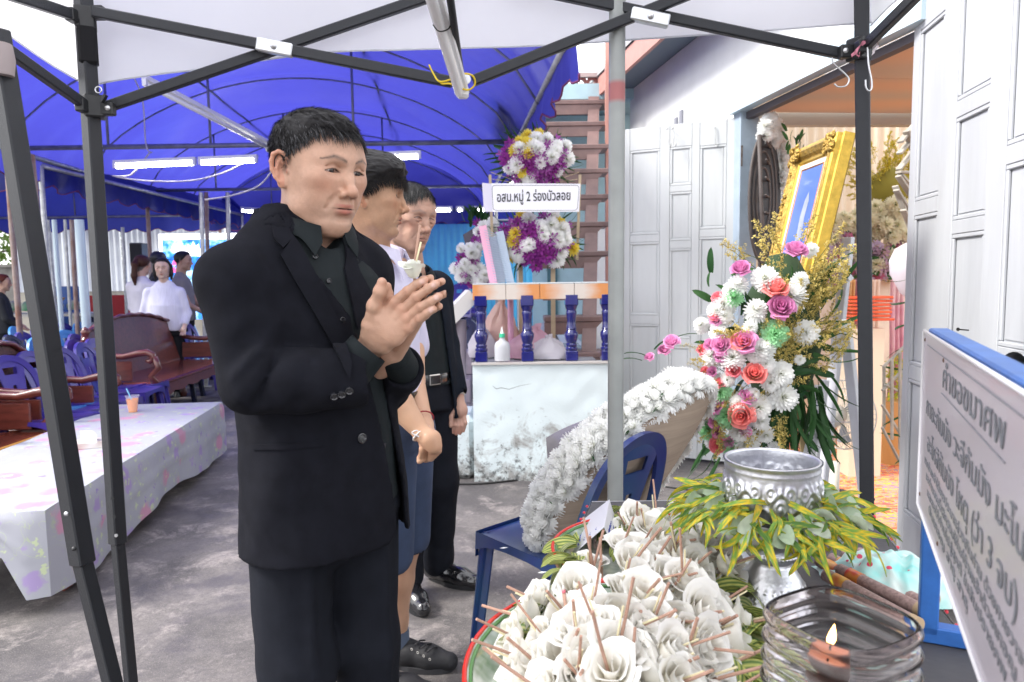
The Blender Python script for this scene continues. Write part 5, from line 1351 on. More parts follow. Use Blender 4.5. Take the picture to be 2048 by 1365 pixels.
def raster_patch(name,poly,tree,m,parent,off=.004,th=.003,step=5,lift=None,Y=None,smooth=40):
 poly = [tuple(p) for p in poly]
 cam_o = Vector((0,0,CAMZ))
 pts = []; n = len(poly)
 for i in range(n):
  a,b = poly[i],poly[(i+1) % n]; L = sqrt((a[0]-b[0])**2+(a[1]-b[1])**2); k = max(1,int(L/step))
  for j in range(k): pts.append((a[0]+(b[0]-a[0])*j/k,a[1]+(b[1]-a[1])*j/k))
 nb = len(pts)
 xs = [p[0] for p in poly]; ys = [p[1] for p in poly]
 def inside(x,y):
  c = False
  for i in range(n):
   a,b = poly[i],poly[i-1]
   if (a[1] > y) != (b[1] > y) and x < (b[0]-a[0])*(y-a[1])/(b[1]-a[1])+a[0]: c = not c
  return c
 def bd(x,y): return min(sqrt((x-q[0])**2+(y-q[1])**2) for q in pts[:nb])
 y = min(ys)
 while y < max(ys):
  x = min(xs)
  while x < max(xs):
   if inside(x,y) and bd(x,y) > step*.6: pts.append((x+random.uniform(-.3,.3),y+random.uniform(-.3,.3)))
   x += step
  y += step
 from mathutils.geometry import delaunay_2d_cdt
 r = delaunay_2d_cdt([Vector(p) for p in pts],[],[list(range(nb))],1,1e-4)
 v2,fs = r[0],r[2]
 top = []; N_ = []
 lastY = None
 for p in v2:
  d = ray(p.x,p.y).normalized(); h = tree.ray_cast(cam_o,d)
  if h[0] is None:
   q = tree.find_nearest(cam_o+d*(lastY or 1.4)); loc,nn = q[0],q[1]
  else: loc,nn = h[0],h[1]; lastY = (loc-cam_o).length
  if nn.dot(d) > 0: nn = -nn
  top.append(loc); N_.append(nn)
 e = float(off) if lift is None else 0
 up = []; lo = []
 for i,(p,q) in enumerate(zip(top,N_)):
  o_ = off if lift is None else lift(v2[i].x,v2[i].y)
  up.append(p+q*(o_+th)); lo.append(p+q*(o_-.002))
 mb = MB(); k = len(up)
 bnd = r[4] if False else None
 mb.add(up+lo,[tuple(f) for f in fs]+[tuple(k+i for i in reversed(f)) for f in fs])
 from collections import Counter
 ec = Counter()
 for f in fs:
  for i in range(len(f)): ec[tuple(sorted((f[i],f[(i+1) % len(f)])))] += 1
 mb.f += [(a,b,b+k,a+k) for (a,b),c_ in ec.items() if c_ == 1]; mb.mi += [0]*(len(mb.f)-len(mb.mi))
 me = mb.mesh(name,m,False); bm = bmesh.new(); bm.from_mesh(me); bmesh.ops.recalc_face_normals(bm,faces=bm.faces); bm.to_mesh(me); bm.free()
 me.polygons.foreach_set('use_smooth',[True]*len(me.polygons)); me.set_sharp_from_angle(angle=radians(smooth))
 return link_mesh(name,me,parent,local=False)
def button(p,nrm,r,m,parent,name='button'):
 nrm = Vector(nrm).normalized(); R = nrm.to_track_quat('Z','Y').to_matrix()
 mb = MB(); mb.lathe([(0,.002),(r*.55,.0018),(r*.75,.0035),(r*.95,.003),(r,.001),(r,-.002)],p,16,R=R);
 for a in (.8,2.4,3.9,5.5): mb.lathe([(0,.0024),(r*.09,.0024),(r*.09,.0015)],Vector(p)+R @ Vector((r*.25*cos(a),r*.25*sin(a),0)),6,R=R)
 return mb.build(name,m,parent,smooth=40)
def on(tree,px,py,off=.002):
 d = ray(px,py).normalized(); h = tree.ray_cast(Vector((0,0,CAMZ)),d)
 if h[0] is None: return None,None
 n = h[1] if h[1].dot(d) < 0 else -h[1]
 return h[0]+n*off,n
def ridges(s,L,band=.03):
 L = [(np.array(a,float),np.array(b,float),h,w) for a,b,h,w in L]
 def f(x,y,z):
  r = 0
  for a,b,h,w in L:
   ba = b-a; t = np.clip(((x-a[0])*ba[0]+(y-a[1])*ba[1]+(z-a[2])*ba[2])/(ba@ba),0,1)
   d2 = (x-a[0]-t*ba[0])**2+(y-a[1]-t*ba[1])**2+(z-a[2]-t*ba[2])**2
   r = r-h*np.exp(-d2/w**2)*np.sin(pi*np.clip(t*.9+.05,0,1))
  return r
 return s.displace(f,band)
SH_HEAD = [((-.008,0,.038),(.094,.08,.080)),((.03,0,.032),(.062,.067,.066))]
def head_object(root,HM,neck_w,q,line,skin,old=0,grey=.5,jowl=1.05,h=.0014,gaze=(0,-.003),name='body',brow=(.05,.04,.035)):
 sc_ = HM.to_scale()[0]
 nk = HM.inverted() @ Vector(neck_w)
 s = head_sdf(q,h=h/sc_ if False else h,neck_to=tuple(nk),neck_r=q.get('neck',.058),jowl=jowl,old=old)
 V,F = s.tri(); hm = hair_mask(V,line)
 ear = (np.abs(V[:,1]) > .074*q.get('w',1.0)) & (V[:,0] > -.04) & (V[:,0] < .02) & (V[:,2] < .042)
 hm = np.where(ear,-1,hm)
 o,w = put(name,(V,F),HM,SKIN,root,col=skin_cols(V,skin,hm,brow=brow,old=old,grey=grey))
 for y in (-1,1):
  e = link_mesh('eye',eye_mesh(*gaze),root); e.matrix_local = wm(root).inverted() @ HM @ Matrix.Translation((.0712,y*.031,.0145))
 return o,(V,F)
def hair_object(root,HM,line,thick,n,lenf,flowf,cols,parts=SH_HEAD,h=.002,width=.0012,follow=.35,curl=.05,spread=.2,lift=.55,amp=.003,seed=3,edge=1.0,maskoff=-.001,grav=0):
 np.random.seed(seed)
 V2,F2 = hair_mass(line,thick,parts=parts,h=h,amp=amp,edge=edge)
 shell = ell_shell(parts)
 R = np.random.randn(n*4,3); R /= np.linalg.norm(R,axis=1)[:,None]
 R = np.array([-.01,0,.038])+R*np.array([.105,.083,.084]); R = R[hair_mask(R,line) > maskoff]
 R = R[:n]
 th = thick(R); d_,nn = shell(R); R = R-nn*(d_-th*.6)[:,None]
 k = len(R); D = flowf(R)+nn*lift*np.clip(th/.012,.3,1)[:,None]+spread*np.random.randn(k,3)
 L = lenf(R)*(.7+.6*np.random.rand(k)); C = cols(R)
 sh2 = lambda p: (lambda a: (a[0]-.55*thick(p),a[1]))(shell(p))
 V3,F3,C3 = strand_mesh('h',R,D,L,np.full(k,width),C,sh2,follow=follow,curl=curl,grav=grav)
 C2 = np.tile(np.array([[.010,.009,.010]]),(len(V2),1))
 V = np.concatenate([V2,V3]); F = np.concatenate([F2,F3+len(V2)]); C = np.concatenate([C2,C3])
 me = np_mesh('hair',V,F,HAIR,col=C); o = bpy.data.objects.new('hair',me); COL.objects.link(o); o.parent = root; o.matrix_local = wm(root).inverted() @ HM
 return o
# the grey haired man in the black suit
YAW = atan2(-.60,.80)
ear = P(567,337,1.355)
O1 = ear+Vector((.6,.8,-.07))*.080
man = thing('person','grey haired man in a black suit holding his palms together before his chest','person',(O1.x,O1.y,0))
M1 = frame((O1.x-.012,O1.y-.0),radians(-45)); M1i = M1.inverted()
def l1(px,py,Y): return tuple(M1i @ P(px,py,Y))
HM1 = Matrix.Translation(O1) @ rotZY(YAW-.02,radians(11)) @ Matrix.Scale(1.0,4)
LINE1 = ([0,.45,.72,.90,1.08,1.28,1.45,1.62,1.85,2.4,3.14],[.083,.083,.080,.058,.040,.020,-.002,.012,.022,-.045,-.065])
neck1 = M1 @ Vector((-.045,0,1.30))
head_object(man,HM1,neck1,dict(w=.985,neck=.060,soft=1),LINE1,(.545,.33,.235),grey=.7,jowl=1.0,gaze=(.0,-.0035))
def thick1(V):
 x,y,z = V.T
 t = np.interp(z,[-.02,.03,.055,.085,.12,.14],[.0008,.0015,.004,.010,.011,.009])
 return t+.005*np.exp(-((x-.095)/.03)**2)*(z > .07)+.004*np.exp(-((x+.09)/.04)**2)*(z > .06)
def flow1(R):
 return np.stack([.9+0*R[:,0],np.sign(R[:,1])*.25*(R[:,2] < .09),-.75*(R[:,2] < .10)-.12],1)
def len1(R): return np.interp(R[:,2],[0,.04,.08,.12],[.005,.009,.028,.032])
def cols1(R):
 k = len(R); g = np.random.rand(k) < np.interp(R[:,2],[0,.05,.09],[.60,.35,.09])
 return np.where(g[:,None],np.array([[.13,.13,.14]]),np.array([[.010,.009,.010]]))*(.7+.6*np.random.rand(k,1))
hair_object(man,HM1,LINE1,thick1,15000,len1,flow1,cols1,lift=.32,spread=.14,width=.0011)
js = SDF((-.30,-.36,.66),(.52,.33,1.47),.0055)
zs = [.70,.80,.90,1.00,1.10,1.20,1.28,1.34,1.385,1.42]
js.loft(zs,[.012,.010,.006,.0,-.002,-.006,-.016,-.028,-.036,-.042],[0,0,0,-.004,-.010,-.018,-.022,-.02,-.01,0],[.134,.131,.126,.123,.125,.127,.118,.102,.083,.066],[.180,.174,.167,.163,.164,.160,.150,.133,.102,.078],k=0,ex=2.25,
  fn=lambda X,Y,Z: .006*np.sin(Z*26+3*X)*np.clip((1.0-Z)*2,0,1)*.4+.0*X)
SN = l1(466,562,1.275); EN = l1(502,768,1.235); WN = l1(700,756,1.275)
js.ell(SN,(.062,.052,.055),.05)
js.chain([SN,EN],[.057,.054],.020,sq=None); js.chain([EN,tuple(np.array(EN)*.5+np.array(WN)*.5),WN],[.054,.056,.058],.016)
SF = (-.02,.120,1.290); EF = l1(765,775,1.58); WF = l1(800,738,1.43)
js.ell(SF,(.066,.052,.060),.05); js.chain([SF,EF],[.06,.056],.03); js.chain([EF,WF],[.055,.050],.02)
js.cone((-.045,-.05,1.375),SN,.03,.040,.05); js.cone((-.045,.05,1.375),SF,.03,.040,.05)
wd_ = (np.array(WN)-np.array(EN)); wd_ /= np.linalg.norm(wd_)
gx,gy,gz = js.ax[0][:,None,None]-WN[0],js.ax[1][None,:,None]-WN[1],js.ax[2][None,None,:]-WN[2]; al_ = gx*wd_[0]+gy*wd_[1]+gz*wd_[2]; pp_ = np.sqrt(np.maximum(gx*gx+gy*gy+gz*gz-al_*al_,0)); js.D = np.where((pp_ < .085) & (al_ > 0) & (al_ < .13),np.maximum(js.D,(al_-.030)),js.D).astype(np.float32)
js.cone(tuple(np.array(WN)-wd_*.02),tuple(np.array(WN)+wd_*.10),.046,.048,.002,'sub')
wf_ = (np.array(WF)-np.array(EF)); wf_ /= np.linalg.norm(wf_)
js.cone(tuple(np.array(WF)+wf_*.05),tuple(np.array(WF)+wf_*.15),.05,.06,.002,'sub')
ridges(js,[(l1(*a),l1(*b),r,w) for a,b,r,w in (((548,690,1.215),(470,812,1.175),.014,.013),((560,700,1.215),(498,835,1.18),-.012,.008),((572,715,1.215),(522,846,1.19),.008,.009),((555,660,1.215),(452,770,1.17),.010,.010),((545,640,1.22),(430,752,1.17),-.008,.008),((548,500,1.24),(556,660,1.225),-.010,.010),((590,712,1.215),(545,845,1.195),.009,.016),((620,715,1.215),(590,845,1.205),-.006,.013),
 ((540,640,1.215),(415,735,1.165),-.010,.015),((556,575,1.235),(560,700,1.235),.012,.022),((520,560,1.22),(455,720,1.16),.006,.03),((660,700,1.22),(645,835,1.21),.004,.014),((540,500,1.25),(500,640,1.18),-.006,.02),
 ((450,560,1.19),(405,690,1.17),.005,.022),((585,855,1.26),(510,1090,1.27),.006,.035),((665,870,1.26),(640,1080,1.27),-.006,.03),((560,840,1.26),(690,905,1.28),-.006,.02),((600,905,1.26),(740,880,1.29),.006,.018))])
js.displace(lambda x,y,z: .0035*fbm(x*9,y*9,z*7,3)+.0012*fbm(x*30,y*30,z*24,2)+.006*np.abs(fbm(x*11+z*5,y*11+z*6,z*3,2))-.002,.02)
solid = js.copy(); sv_ = solid.tri(); jsolid = bvh_of(xf(sv_[0],M1),sv_[1])
X = js.ax[0][:,None,None]; Yg = js.ax[1][None,:,None]; Z = js.ax[2][None,None,:]
zq = [.68,.85,.98,1.10,1.20,1.30,1.40]
nL = np.interp(js.ax[2],zq,[.100,.082,.066,.035,.008,-.061,-.078]); fL = np.interp(js.ax[2],zq,[.150,.125,.104,.072,.042,.020,.034])
op_ = np.maximum(np.abs(Yg-((nL+fL)/2)[None,None,:])-((fL-nL)/2)[None,None,:],.045-X)
op_ = np.maximum(op_,X-.185)
js.D = np.maximum(js.D,-op_)
inner = np.full_like(js.D,.05)
hs = js.copy(); hs.D[:] = .05
hs.loft(zs,[.012,.010,.006,.0,-.002,-.006,-.016,-.028,-.036,-.042],[0,0,0,-.004,-.010,-.018,-.022,-.02,-.01,0],[.129,.127,.122,.119,.121,.123,.113,.096,.076,.057],[.176,.172,.166,.162,.162,.156,.146,.128,.095,.069],k=0,ex=2.25)
js.D = np.maximum(js.D,-np.maximum(hs.D,solid.D+.009))
hz = .735+.0*X+.02*np.clip((np.abs(Yg)-.05)/.1,-1,0)**2*0
hem = (.742+.05*np.clip(1-np.abs(Yg-nL.mean()*0-.10)/.035,0,1)**2*np.clip((X-.02)/.05,0,1))-Z
js.D = np.maximum(js.D,(hem-.0).astype(np.float32))
jo,jw = put('jacket',js,M1,BLACKCLOTH,man); jt = bvh_of(*jw)
ss = SDF((-.25,-.25,.80),(.25,.25,1.46),.006)
ss.loft([.82,.90,1.00,1.10,1.20,1.28,1.34,1.385,1.42],[.006,.004,.0,-.002,-.004,-.014,-.026,-.034,-.040],[0]*9,[.124,.122,.118,.120,.121,.112,.094,.073,.052],[.158,.155,.152,.150,.148,.140,.115,.085,.058],k=0,ex=2.2)
ss.ell((.045,0,1.40),(.048,.036,.075),.01,'sub')
ss.displace(lambda x,y,z: .004*fbm(x*12,y*14,z*6,3)-.003*np.exp(-((y-.006)/.007)**2)*(x > .04),.02)
so,sw = put('shirt',ss,M1,BLACKSHIRT,man); st_ = bvh_of(*sw)
CN0 = Vector(l1(694,748,1.275)); CN1 = Vector(l1(737,697,1.285)); cdv = (CN1-CN0).normalized()
mb = MB(); R_ = cdv.to_track_quat('Z','Y').to_matrix(); LL = (CN1-CN0).length
mb.lathe([(.041,0),(.0405,LL*.4),(.0395,LL*.9),(.039,LL),(.0365,LL),(.036,LL*.5)],CN0,40,R=R_,f=None)
mb.v = [tuple(Vector(v)+Vector((0,0,.0012*mnoise.noise(Vector(v)*40)))) for v in mb.v]
o_ = mb.build('shirt_cuff',BLACKSHIRT,man,smooth=50,local=True); o_.matrix_local = wm(man).inverted() @ M1
c2 = SDF(tuple(np.array(WF)-.13),tuple(np.array(WF)+.13),.0035)
c2.cone(l1(800,735,1.425),l1(788,712,1.375),.038,.034,0); put('shirt_cuff',c2,M1,BLACKSHIRT,man)
collar('shirt_collar',M1,man,BLACKSHIRT,(-.030,0),.066,.064,1.350,1.412,.026,.020,.032,.028,gap=.32,lean=.026)
collar('jacket_collar',M1,man,BLACKCLOTH,(-.042,0),.083,.084,1.366,1.406,.022,.020,.040,.0,gap=.95)
raster_patch('lapel',[(574,462),(598,493),(612,520),(623,540),(688,674),(704,730),(700,760),(658,684),(604,590),(559,514),(582,485),(566,500),(548,484),(545,462)],jsolid,BLACKCLOTH,man,off=.006,th=.004)
raster_patch('lapel',[(688,492),(705,512),(716,545),(741,592),(738,618),(722,640),(712,660),(700,600),(686,540),(690,515)],jsolid,BLACKCLOTH,man,off=.003,th=.004)
raster_patch('pocket_welt',[(505,889),(575,888),(645,880),(645,893),(575,900),(507,899)],jsolid,BLACKCLOTH,man,off=.0,th=.0035)
for px,py in ((668,792),(684,788),(699,781)):
 p_,n_ = on(jt,px,py)
 if p_: button(p_,n_,.0075,BTN,man)
p_,n_ = on(jt,722,877)
if p_: button(p_,n_,.0105,BTN,man)
for px,py in ((630,515),(657,563),(684,640),(741,800),(750,862)):
 p_,n_ = on(st_,px,py,.001)
 if p_: button(p_,n_,.0052,BTN,man)
ts = SDF((-.24,-.24,.03),(.26,.24,1.0),.0075)
ts.loft([.80,.88,.97],[.0,.0,.0],[0,0,0],[.112,.110,.108],[.150,.148,.145],k=0)
for y in (-1,1):
 ts.chain([(.0,y*.078,.80),(.012,y*.082,.50),(-.005,y*.085,.07)],[.086,.071,.058],.03)
ts.cone((.05,-.0,.84),(.06,0,.72),.02,.01,.04)
ts.displace(lambda x,y,z: .006*fbm(x*10,y*10,z*5,3)+.004*np.sin(z*22+y*14+x*9)*np.exp(-((z-.45)/.2)**2),.02)
for y in (-1,1): ts.chain([(.082,y*.085,.75),(.086,y*.085,.48),(.06,y*.086,.12)],[.004,.005,.003],.02)
put('trousers',ts,M1,NAVYSLACK,man)
mb = MB(); mb.lathe([(1,0),(1.02,.008),(1.02,.032),(1,.04)],f=lambda r,z,a: (.115*r*cos(a),.150*r*sin(a),.915+z),n=40); b_o = mb.build('belt',LEATHER,man,smooth=40,local=True); b_o.matrix_local = wm(man).inverted() @ M1
mb = MB(); R_ = Matrix.Rotation(.5,3,'Z'); mb.box((.108,.072,.935),(.005,.036,.030),R=R_,bev=.002); mb.box((.111,.0735,.935),(.004,.024,.019),R=R_,m=1); b_o = mb.build('belt_buckle',[METAL,LEATHER],man,local=True); b_o.matrix_local = wm(man).inverted() @ M1
def shoe(root,M,x,y,toe,m=LEATHER,L=.27,name='shoe',up=.09,sole_m=None,rot=0):
 s = SDF((x-.12,y-.12,-.005),(x+.26,y+.12,.16),.004)
 c,s_ = cos(rot),sin(rot)
 def T(a,b,z): return (x+a*c-b*s_,y+a*s_+b*c,z)
 s.chain([T(-.055,0,.045),T(.02,0,.048),T(.10,0,.036),T(.165,toe,.030)],[.036,.040,.040,.030],.02)
 s.cone(T(-.03,0,.05),T(-.025,0,up),.038,.034,.02)
 s.displace(lambda X,Y,Z: .0015*fbm(X*50,Y*50,Z*50,2),.01)
 s.D = np.maximum(s.D,(.008-s.ax[2])[None,None,:].astype(np.float32))
 o,w = put(name,s,M,m,root)
 mb = MB(); n = 26; pts = []
 for i in range(n):
  a = 2*pi*i/n; r = (1+.10*cos(a)); u = .055+.125*cos(a); v = (.043+.004*cos(a)-.01*(cos(a) < -.2))*sin(a); pts.append(Vector(T(u,v+toe*max(0,u)/.17,.001)))
 mb.prism(pts,(0,0,.018)); so_ = mb.build('sole',sole_m or BLKP,o,local=True)
 return o
for y in (-1,1): shoe(man,M1,-.01,y*.088,0)
def hands_man():
 H = SDF((-.345,1.17,1.07),(-.115,1.46,1.37),.0017)
 def q(px,py,Y): return np.array(P(px,py,Y))
 W0 = q(748,686,1.300)
 kn = [q(790,604,1.262),q(809,617,1.258),q(817,636,1.258),q(819,655,1.262)]
 pip = [q(815,583,1.246),q(833,595,1.240),q(841,615,1.240),q(838,637,1.246)]
 dip = [q(835,568,1.238),q(856,578,1.230),q(863,602,1.230),q(854,626,1.238)]
 tip = [q(849,561,1.234),q(872,568,1.222),q(878,593,1.224),q(867,618,1.232)]
 fwd = (kn[1]-W0); fwd /= np.linalg.norm(fwd); across = kn[3]-kn[0]; across -= fwd*(across@fwd); across /= np.linalg.norm(across)
 nrm = np.cross(fwd,across); nrm /= np.linalg.norm(nrm)
 if nrm[1] > 0: nrm = -nrm
 H.chain([W0-fwd*.045,W0],[.026,.0265],0,sq=(nrm,.78))
 for i,k_ in enumerate(kn):
  base = W0+across*(i-1.5)*.0115+fwd*.012; H.chain([base,(base+k_)/2+nrm*.002,k_],[.0145,.0125,.0098],.012)
 H.ell(tuple(W0+fwd*.045-nrm*.002),(.027,.022,.027),.02)
 for i in range(4):
  finger(H,[kn[i],pip[i],dip[i],tip[i]],(.0096 if i < 3 else .0088),(.0070 if i < 3 else .0064),.0022)
  H.ell(tuple(kn[i]+nrm*.0035),(.0065,)*3,.008)
  if i < 3:
   H.cone(tuple(kn[i]+nrm*.0045),tuple(W0+fwd*.02+across*(i-1)*.007+nrm*.011),.0022,.0018,.009)
  d = tip[i]-dip[i]; d /= np.linalg.norm(d)
  for t in (-.0015,.0018): H.cone(tuple(pip[i]+nrm*.0098+d*t-across*.004),tuple(pip[i]+nrm*.0098+d*t+across*.004),.0009,.0009,.0016,'sub')
 T0 = q(741,650,1.282); T1 = q(748,612,1.262); T2 = q(760,583,1.250); T3 = q(764,565,1.246)
 H.chain([W0-across*.012+fwd*.008,T0],[.018,.0165],.012); finger(H,[T0,T1,T2,T3],.0135,.0085,.006); H.ell(tuple((T0+kn[0])/2+np.array([0,.004,-.006])),(.016,.013,.018),.014)
 off = np.array([.004,.026,-.002])
 W2 = q(775,705,1.355)
 for i in range(4):
  f = .55+.15*i
  k2 = kn[i]-nrm*.024+fwd*.002; p2 = pip[i]-nrm*.0185+fwd*.003; d2 = dip[i]-nrm*.0165+fwd*.004; t2 = tip[i]-nrm*.015+fwd*.0035+across*.002
  base = W2+across*(i-1.5)*.011+fwd*.012
  H.chain([base,k2],[.014,.0100],.010); finger(H,[k2,p2,d2,t2],.0086,.0064,.003)
 H.chain([W2-fwd*.05+np.array([.01,.02,0]),W2],[.026,.025],.01)
 U0 = T0+np.array([.013,.03,-.004]); U1 = T1+np.array([.012,.024,-.004]); U2 = T2+np.array([.010,.018,-.006]); U3 = T3+np.array([.006,.016,-.008])
 finger(H,[U0,U1,U2,U3],.012,.0082,.004); H.chain([W2,U0],[.018,.015],.012)
 H.displace(lambda x,y,z: .0006*fbm(x*120,y*120,z*120,2),.008)
 V,F = H.tri()
 s0 = np.array((.54,.325,.23)); n = fbm(V[:,0]*60,V[:,1]*60,V[:,2]*60,3); C = np.tile(s0,(len(V),1))*(1+.10*n)[:,None]
 red = s0*np.array([1.0,.86,.82])
 def blend(m,c):
  m = np.clip(m,0,1)[:,None]; C[:] = C*(1-m)+np.array(c)*m
 for i in range(4):
  blend(.7*gauss(V,kn[i]+nrm*.006,(.011,)*3),red); blend(.75*gauss(V,pip[i]+nrm*.006,(.008,)*3),red*.98); blend(.6*gauss(V,tip[i],(.011,)*3),red)
  nl = tip[i]-(tip[i]-dip[i])/np.linalg.norm(tip[i]-dip[i])*.002+nrm*.0055
  blend(1.3*gauss(V,nl,(.0050,)*3),(.74,.50,.43)); blend(.55*gauss(V,nl-(tip[i]-dip[i])/np.linalg.norm(tip[i]-dip[i])*.0062,(.0024,)*3),s0*.6)
  for t in (-.0022,0,.0022): blend(.45*np.exp(-(((V-(pip[i]+nrm*.008)) @ ((tip[i]-dip[i])/np.linalg.norm(tip[i]-dip[i]))-t)/.0006)**2)*(np.linalg.norm(V-(pip[i]+nrm*.006),axis=1) < .008),s0*.6)
 blend(.6*gauss(V,T3,(.012,)*3),red)
 return V,F,C
V_,F_,C_ = hands_man()
put('hand',(V_,F_),Matrix.Identity(4),SKIN,man,col=C_)
# the young man behind
LAV = mat('lavender_white_shirt',(.62,.60,.76),.75,var=.05,bump=.25,bscale=300)
NAVY = mat('navy_shorts_cloth',(.035,.055,.11),.85,var=.15,vscale=15,bump=.3,bscale=500)
SOCK = mat('grey_blue_sock',(.10,.13,.19),.9)
CANVAS = mat('black_canvas_shoe',(.012,.012,.015),.7,var=.3,vscale=20)
def simple_skin(V,s0,reds=(),amp=.08):
 C = np.tile(np.array(s0,float),(len(V),1))*(1+amp*fbm(V[:,0]*40,V[:,1]*40,V[:,2]*40,3))[:,None]
 for c,r in reds:
  m = np.clip(.6*gauss(V,c,(r,)*3),0,1)[:,None]; C = C*(1-m)+np.array(s0)*np.array([1.0,.76,.70])*m
 return C
by = thing('person','young man in a lavender white shirt and navy shorts standing between two men in black','person',(-.37,2.12,0))
YB = radians(5)
e2 = P(731,394,1.99); O2 = e2+Vector((-sin(YB),cos(YB),0))*.084
HM2 = Matrix.Translation(O2) @ rotZY(YB,radians(4)) @ Matrix.Scale(.99,4)
M2 = frame((-.385,2.13),radians(-14)); M2i = M2.inverted()
def l2(px,py,Y): return tuple(M2i @ P(px,py,Y))
LINE2 = ([0,.5,.8,1.0,1.2,1.4,1.6,1.9,2.4,3.14],[.056,.054,.050,.038,.022,.008,.014,.008,-.050,-.07])
head_object(by,HM2,M2 @ Vector((-.02,0,1.30)),dict(w=.97,nose=1.0,neck=.052,slit=.0058),LINE2,(.50,.29,.18),grey=0,jowl=.92,h=.0018,gaze=(0,-.002),brow=(.03,.025,.02))
def thick2(V):
 x,y,z = V.T
 return np.interp(z,[-.05,.0,.04,.09,.12],[.002,.008,.018,.030,.030])+.006*np.exp(-((x-.10)/.05)**2)
def flow2(R):
 return np.stack([.8*np.sign(R[:,0]+.02)*(R[:,0] > -.05)+.0,np.sign(R[:,1])*.5,-.9+0*R[:,0]-.5*(R[:,0] > .05)],1)
hair_object(by,HM2,LINE2,thick2,11000,lambda R: np.interp(R[:,2],[0,.05,.1],[.012,.022,.038])+.010*np.clip((R[:,0]-.05)/.04,0,1),flow2,
   lambda R: np.tile(np.array([[.010,.008,.008]]),(len(R),1))*(.7+.8*np.random.rand(len(R),1)),width=.0016,follow=.5,curl=.04,spread=.16,lift=.30,seed=5,grav=.5)
s = SDF((-.26,-.26,.80),(.40,.26,1.42),.007)
s.loft([.84,.95,1.05,1.15,1.25,1.31,1.345,1.375],[.0,-.002,-.005,-.01,-.02,-.025,-.03,-.03],[0]*8,[.10,.10,.10,.105,.10,.085,.065,.05],[.145,.145,.145,.155,.15,.12,.085,.058],k=0)
SN2 = (-.02,-.155,1.27); EN2 = l2(768,772,1.93)
s.ell(SN2,(.058,.05,.052),.04); mid2 = tuple(np.array(SN2)*.35+np.array(EN2)*.65)
s.chain([SN2,mid2],[.056,.066],.03); s.cone(mid2,tuple(np.array(mid2)+(np.array(mid2)-np.array(SN2))*.5),.06,.06,.002,'sub')
s.ell((-.02,.155,1.27),(.058,.05,.052),.04); s.chain([(-.02,.155,1.27),(.0,.2,1.06)],[.056,.062],.03)
s.ell((.04,0,1.375),(.045,.035,.06),.012,'sub')
s.displace(lambda x,y,z: .006*fbm(x*12,y*12,z*8,3),.02)
so2,w2 = put('shirt',s,M2,LAV,by)
collar('collar',M2,by,LAV,(-.022,0),.060,.060,1.335,1.385,.026,.026,.034,.055,gap=.36,lean=.02)
a = SDF((-.15,-.30,.68),(.42,.26,1.2),.004)
WN2 = l2(846,868,1.87); HN2 = l2(862,892,1.86)
a.chain([mid2,EN2],[.046,.040],.01); a.chain([EN2,tuple(np.array(EN2)*.6+np.array(WN2)*.4),WN2],[.041,.040,.024],.012,sq=None)
EF2 = l2(826,760,2.2); WF2 = l2(850,850,1.99)
a.chain([(.0,.2,1.08),EF2],[.045,.038],.01); a.chain([EF2,WF2],[.036,.023],.01)
def lv(px,py,Y): return np.array(l2(px,py,Y))
a.chain([WN2,tuple(lv(862,880,1.855)),tuple(lv(868,893,1.85))],[.024,.026,.022],.01)
for i in range(4):
 k0 = lv(872-3*i,884+6*i,1.845+.004*i); k1 = lv(877-5*i,902+5*i,1.855+.006*i); k2_ = lv(866-5*i,912+3*i,1.875+.008*i)
 finger(a,[k0,k1,k2_],.0095,.0075,.003)
finger(a,[lv(850,884,1.86),lv(846,898,1.86),lv(842,912,1.87)],.011,.008,.005)
a.chain([WF2,tuple(lv(856,886,1.90))],[.024,.026],.01)
for i in range(3): finger(a,[lv(846+4*i,902+3*i,1.885),lv(840+3*i,916,1.88),lv(838+4*i,924-2*i,1.875)],.0085,.007,.003)
V_,F_ = a.tri(); put('arms',(V_,F_),M2,SKIN,by,col=simple_skin(V_,(.56,.335,.215),[(HN2,.03),(EN2,.03)]))
def ring(name,parent,M,c,d,r,t,m,wob=0):
 c = Vector(c); d = Vector(d).normalized(); x = d.orthogonal().normalized(); y = d.cross(x); mb = MB()
 mb.tube([c+(x*cos(2*pi*i/28)+y*sin(2*pi*i/28))*(r+wob*sin(7*i))+d*wob*sin(3*i) for i in range(28)],t,6,closed=True); o = mb.build(name,m,parent,smooth=True,local=True); o.matrix_local = wm(parent).inverted() @ M; return o
dW = np.array(WN2)-np.array(EN2)
ring('white_wristband',by,M2,lv(843,868,1.872),dW,.0275,.0024,mat('white_string',(.8,.8,.8),.8),.0008)
ring('red_wristband',by,M2,lv(848,838,2.0),np.array(WF2)-np.array(EF2),.027,.0022,mat('red_string',(.30,.02,.03),.8),.0006)
cable('wristband_end','',[tuple(P(836,862,1.84)),tuple(P(830,862,1.835)),tuple(P(824,866,1.835)),tuple(P(831,871,1.835)),tuple(P(838,874,1.84))],.0018,MATS['white_string'],par=by)
s = SDF((-.22,-.24,.36),(.24,.26,.98),.006)
s.loft([.78,.86,.94],[.02,.01,.0],[0]*3,[.115,.108,.10],[.155,.15,.145],k=0)
s.chain([(.02,-.075,.80),(.01,-.085,.46)],[.098,.092],.02); s.chain([(.02,.07,.80),(-.005,.085,.45)],[.098,.095],.02)
s.D = np.maximum(s.D,(.405-s.ax[2])[None,None,:].astype(np.float32));
for y in (-1,1): s.cone((.002,y*.083,.34),(.004,y*.083,.44),.074,.074,.0,'sub')
s.displace(lambda x,y,z: .004*fbm(x*12,y*12,z*5,3),.02)
put('shorts',s,M2,NAVY,by)
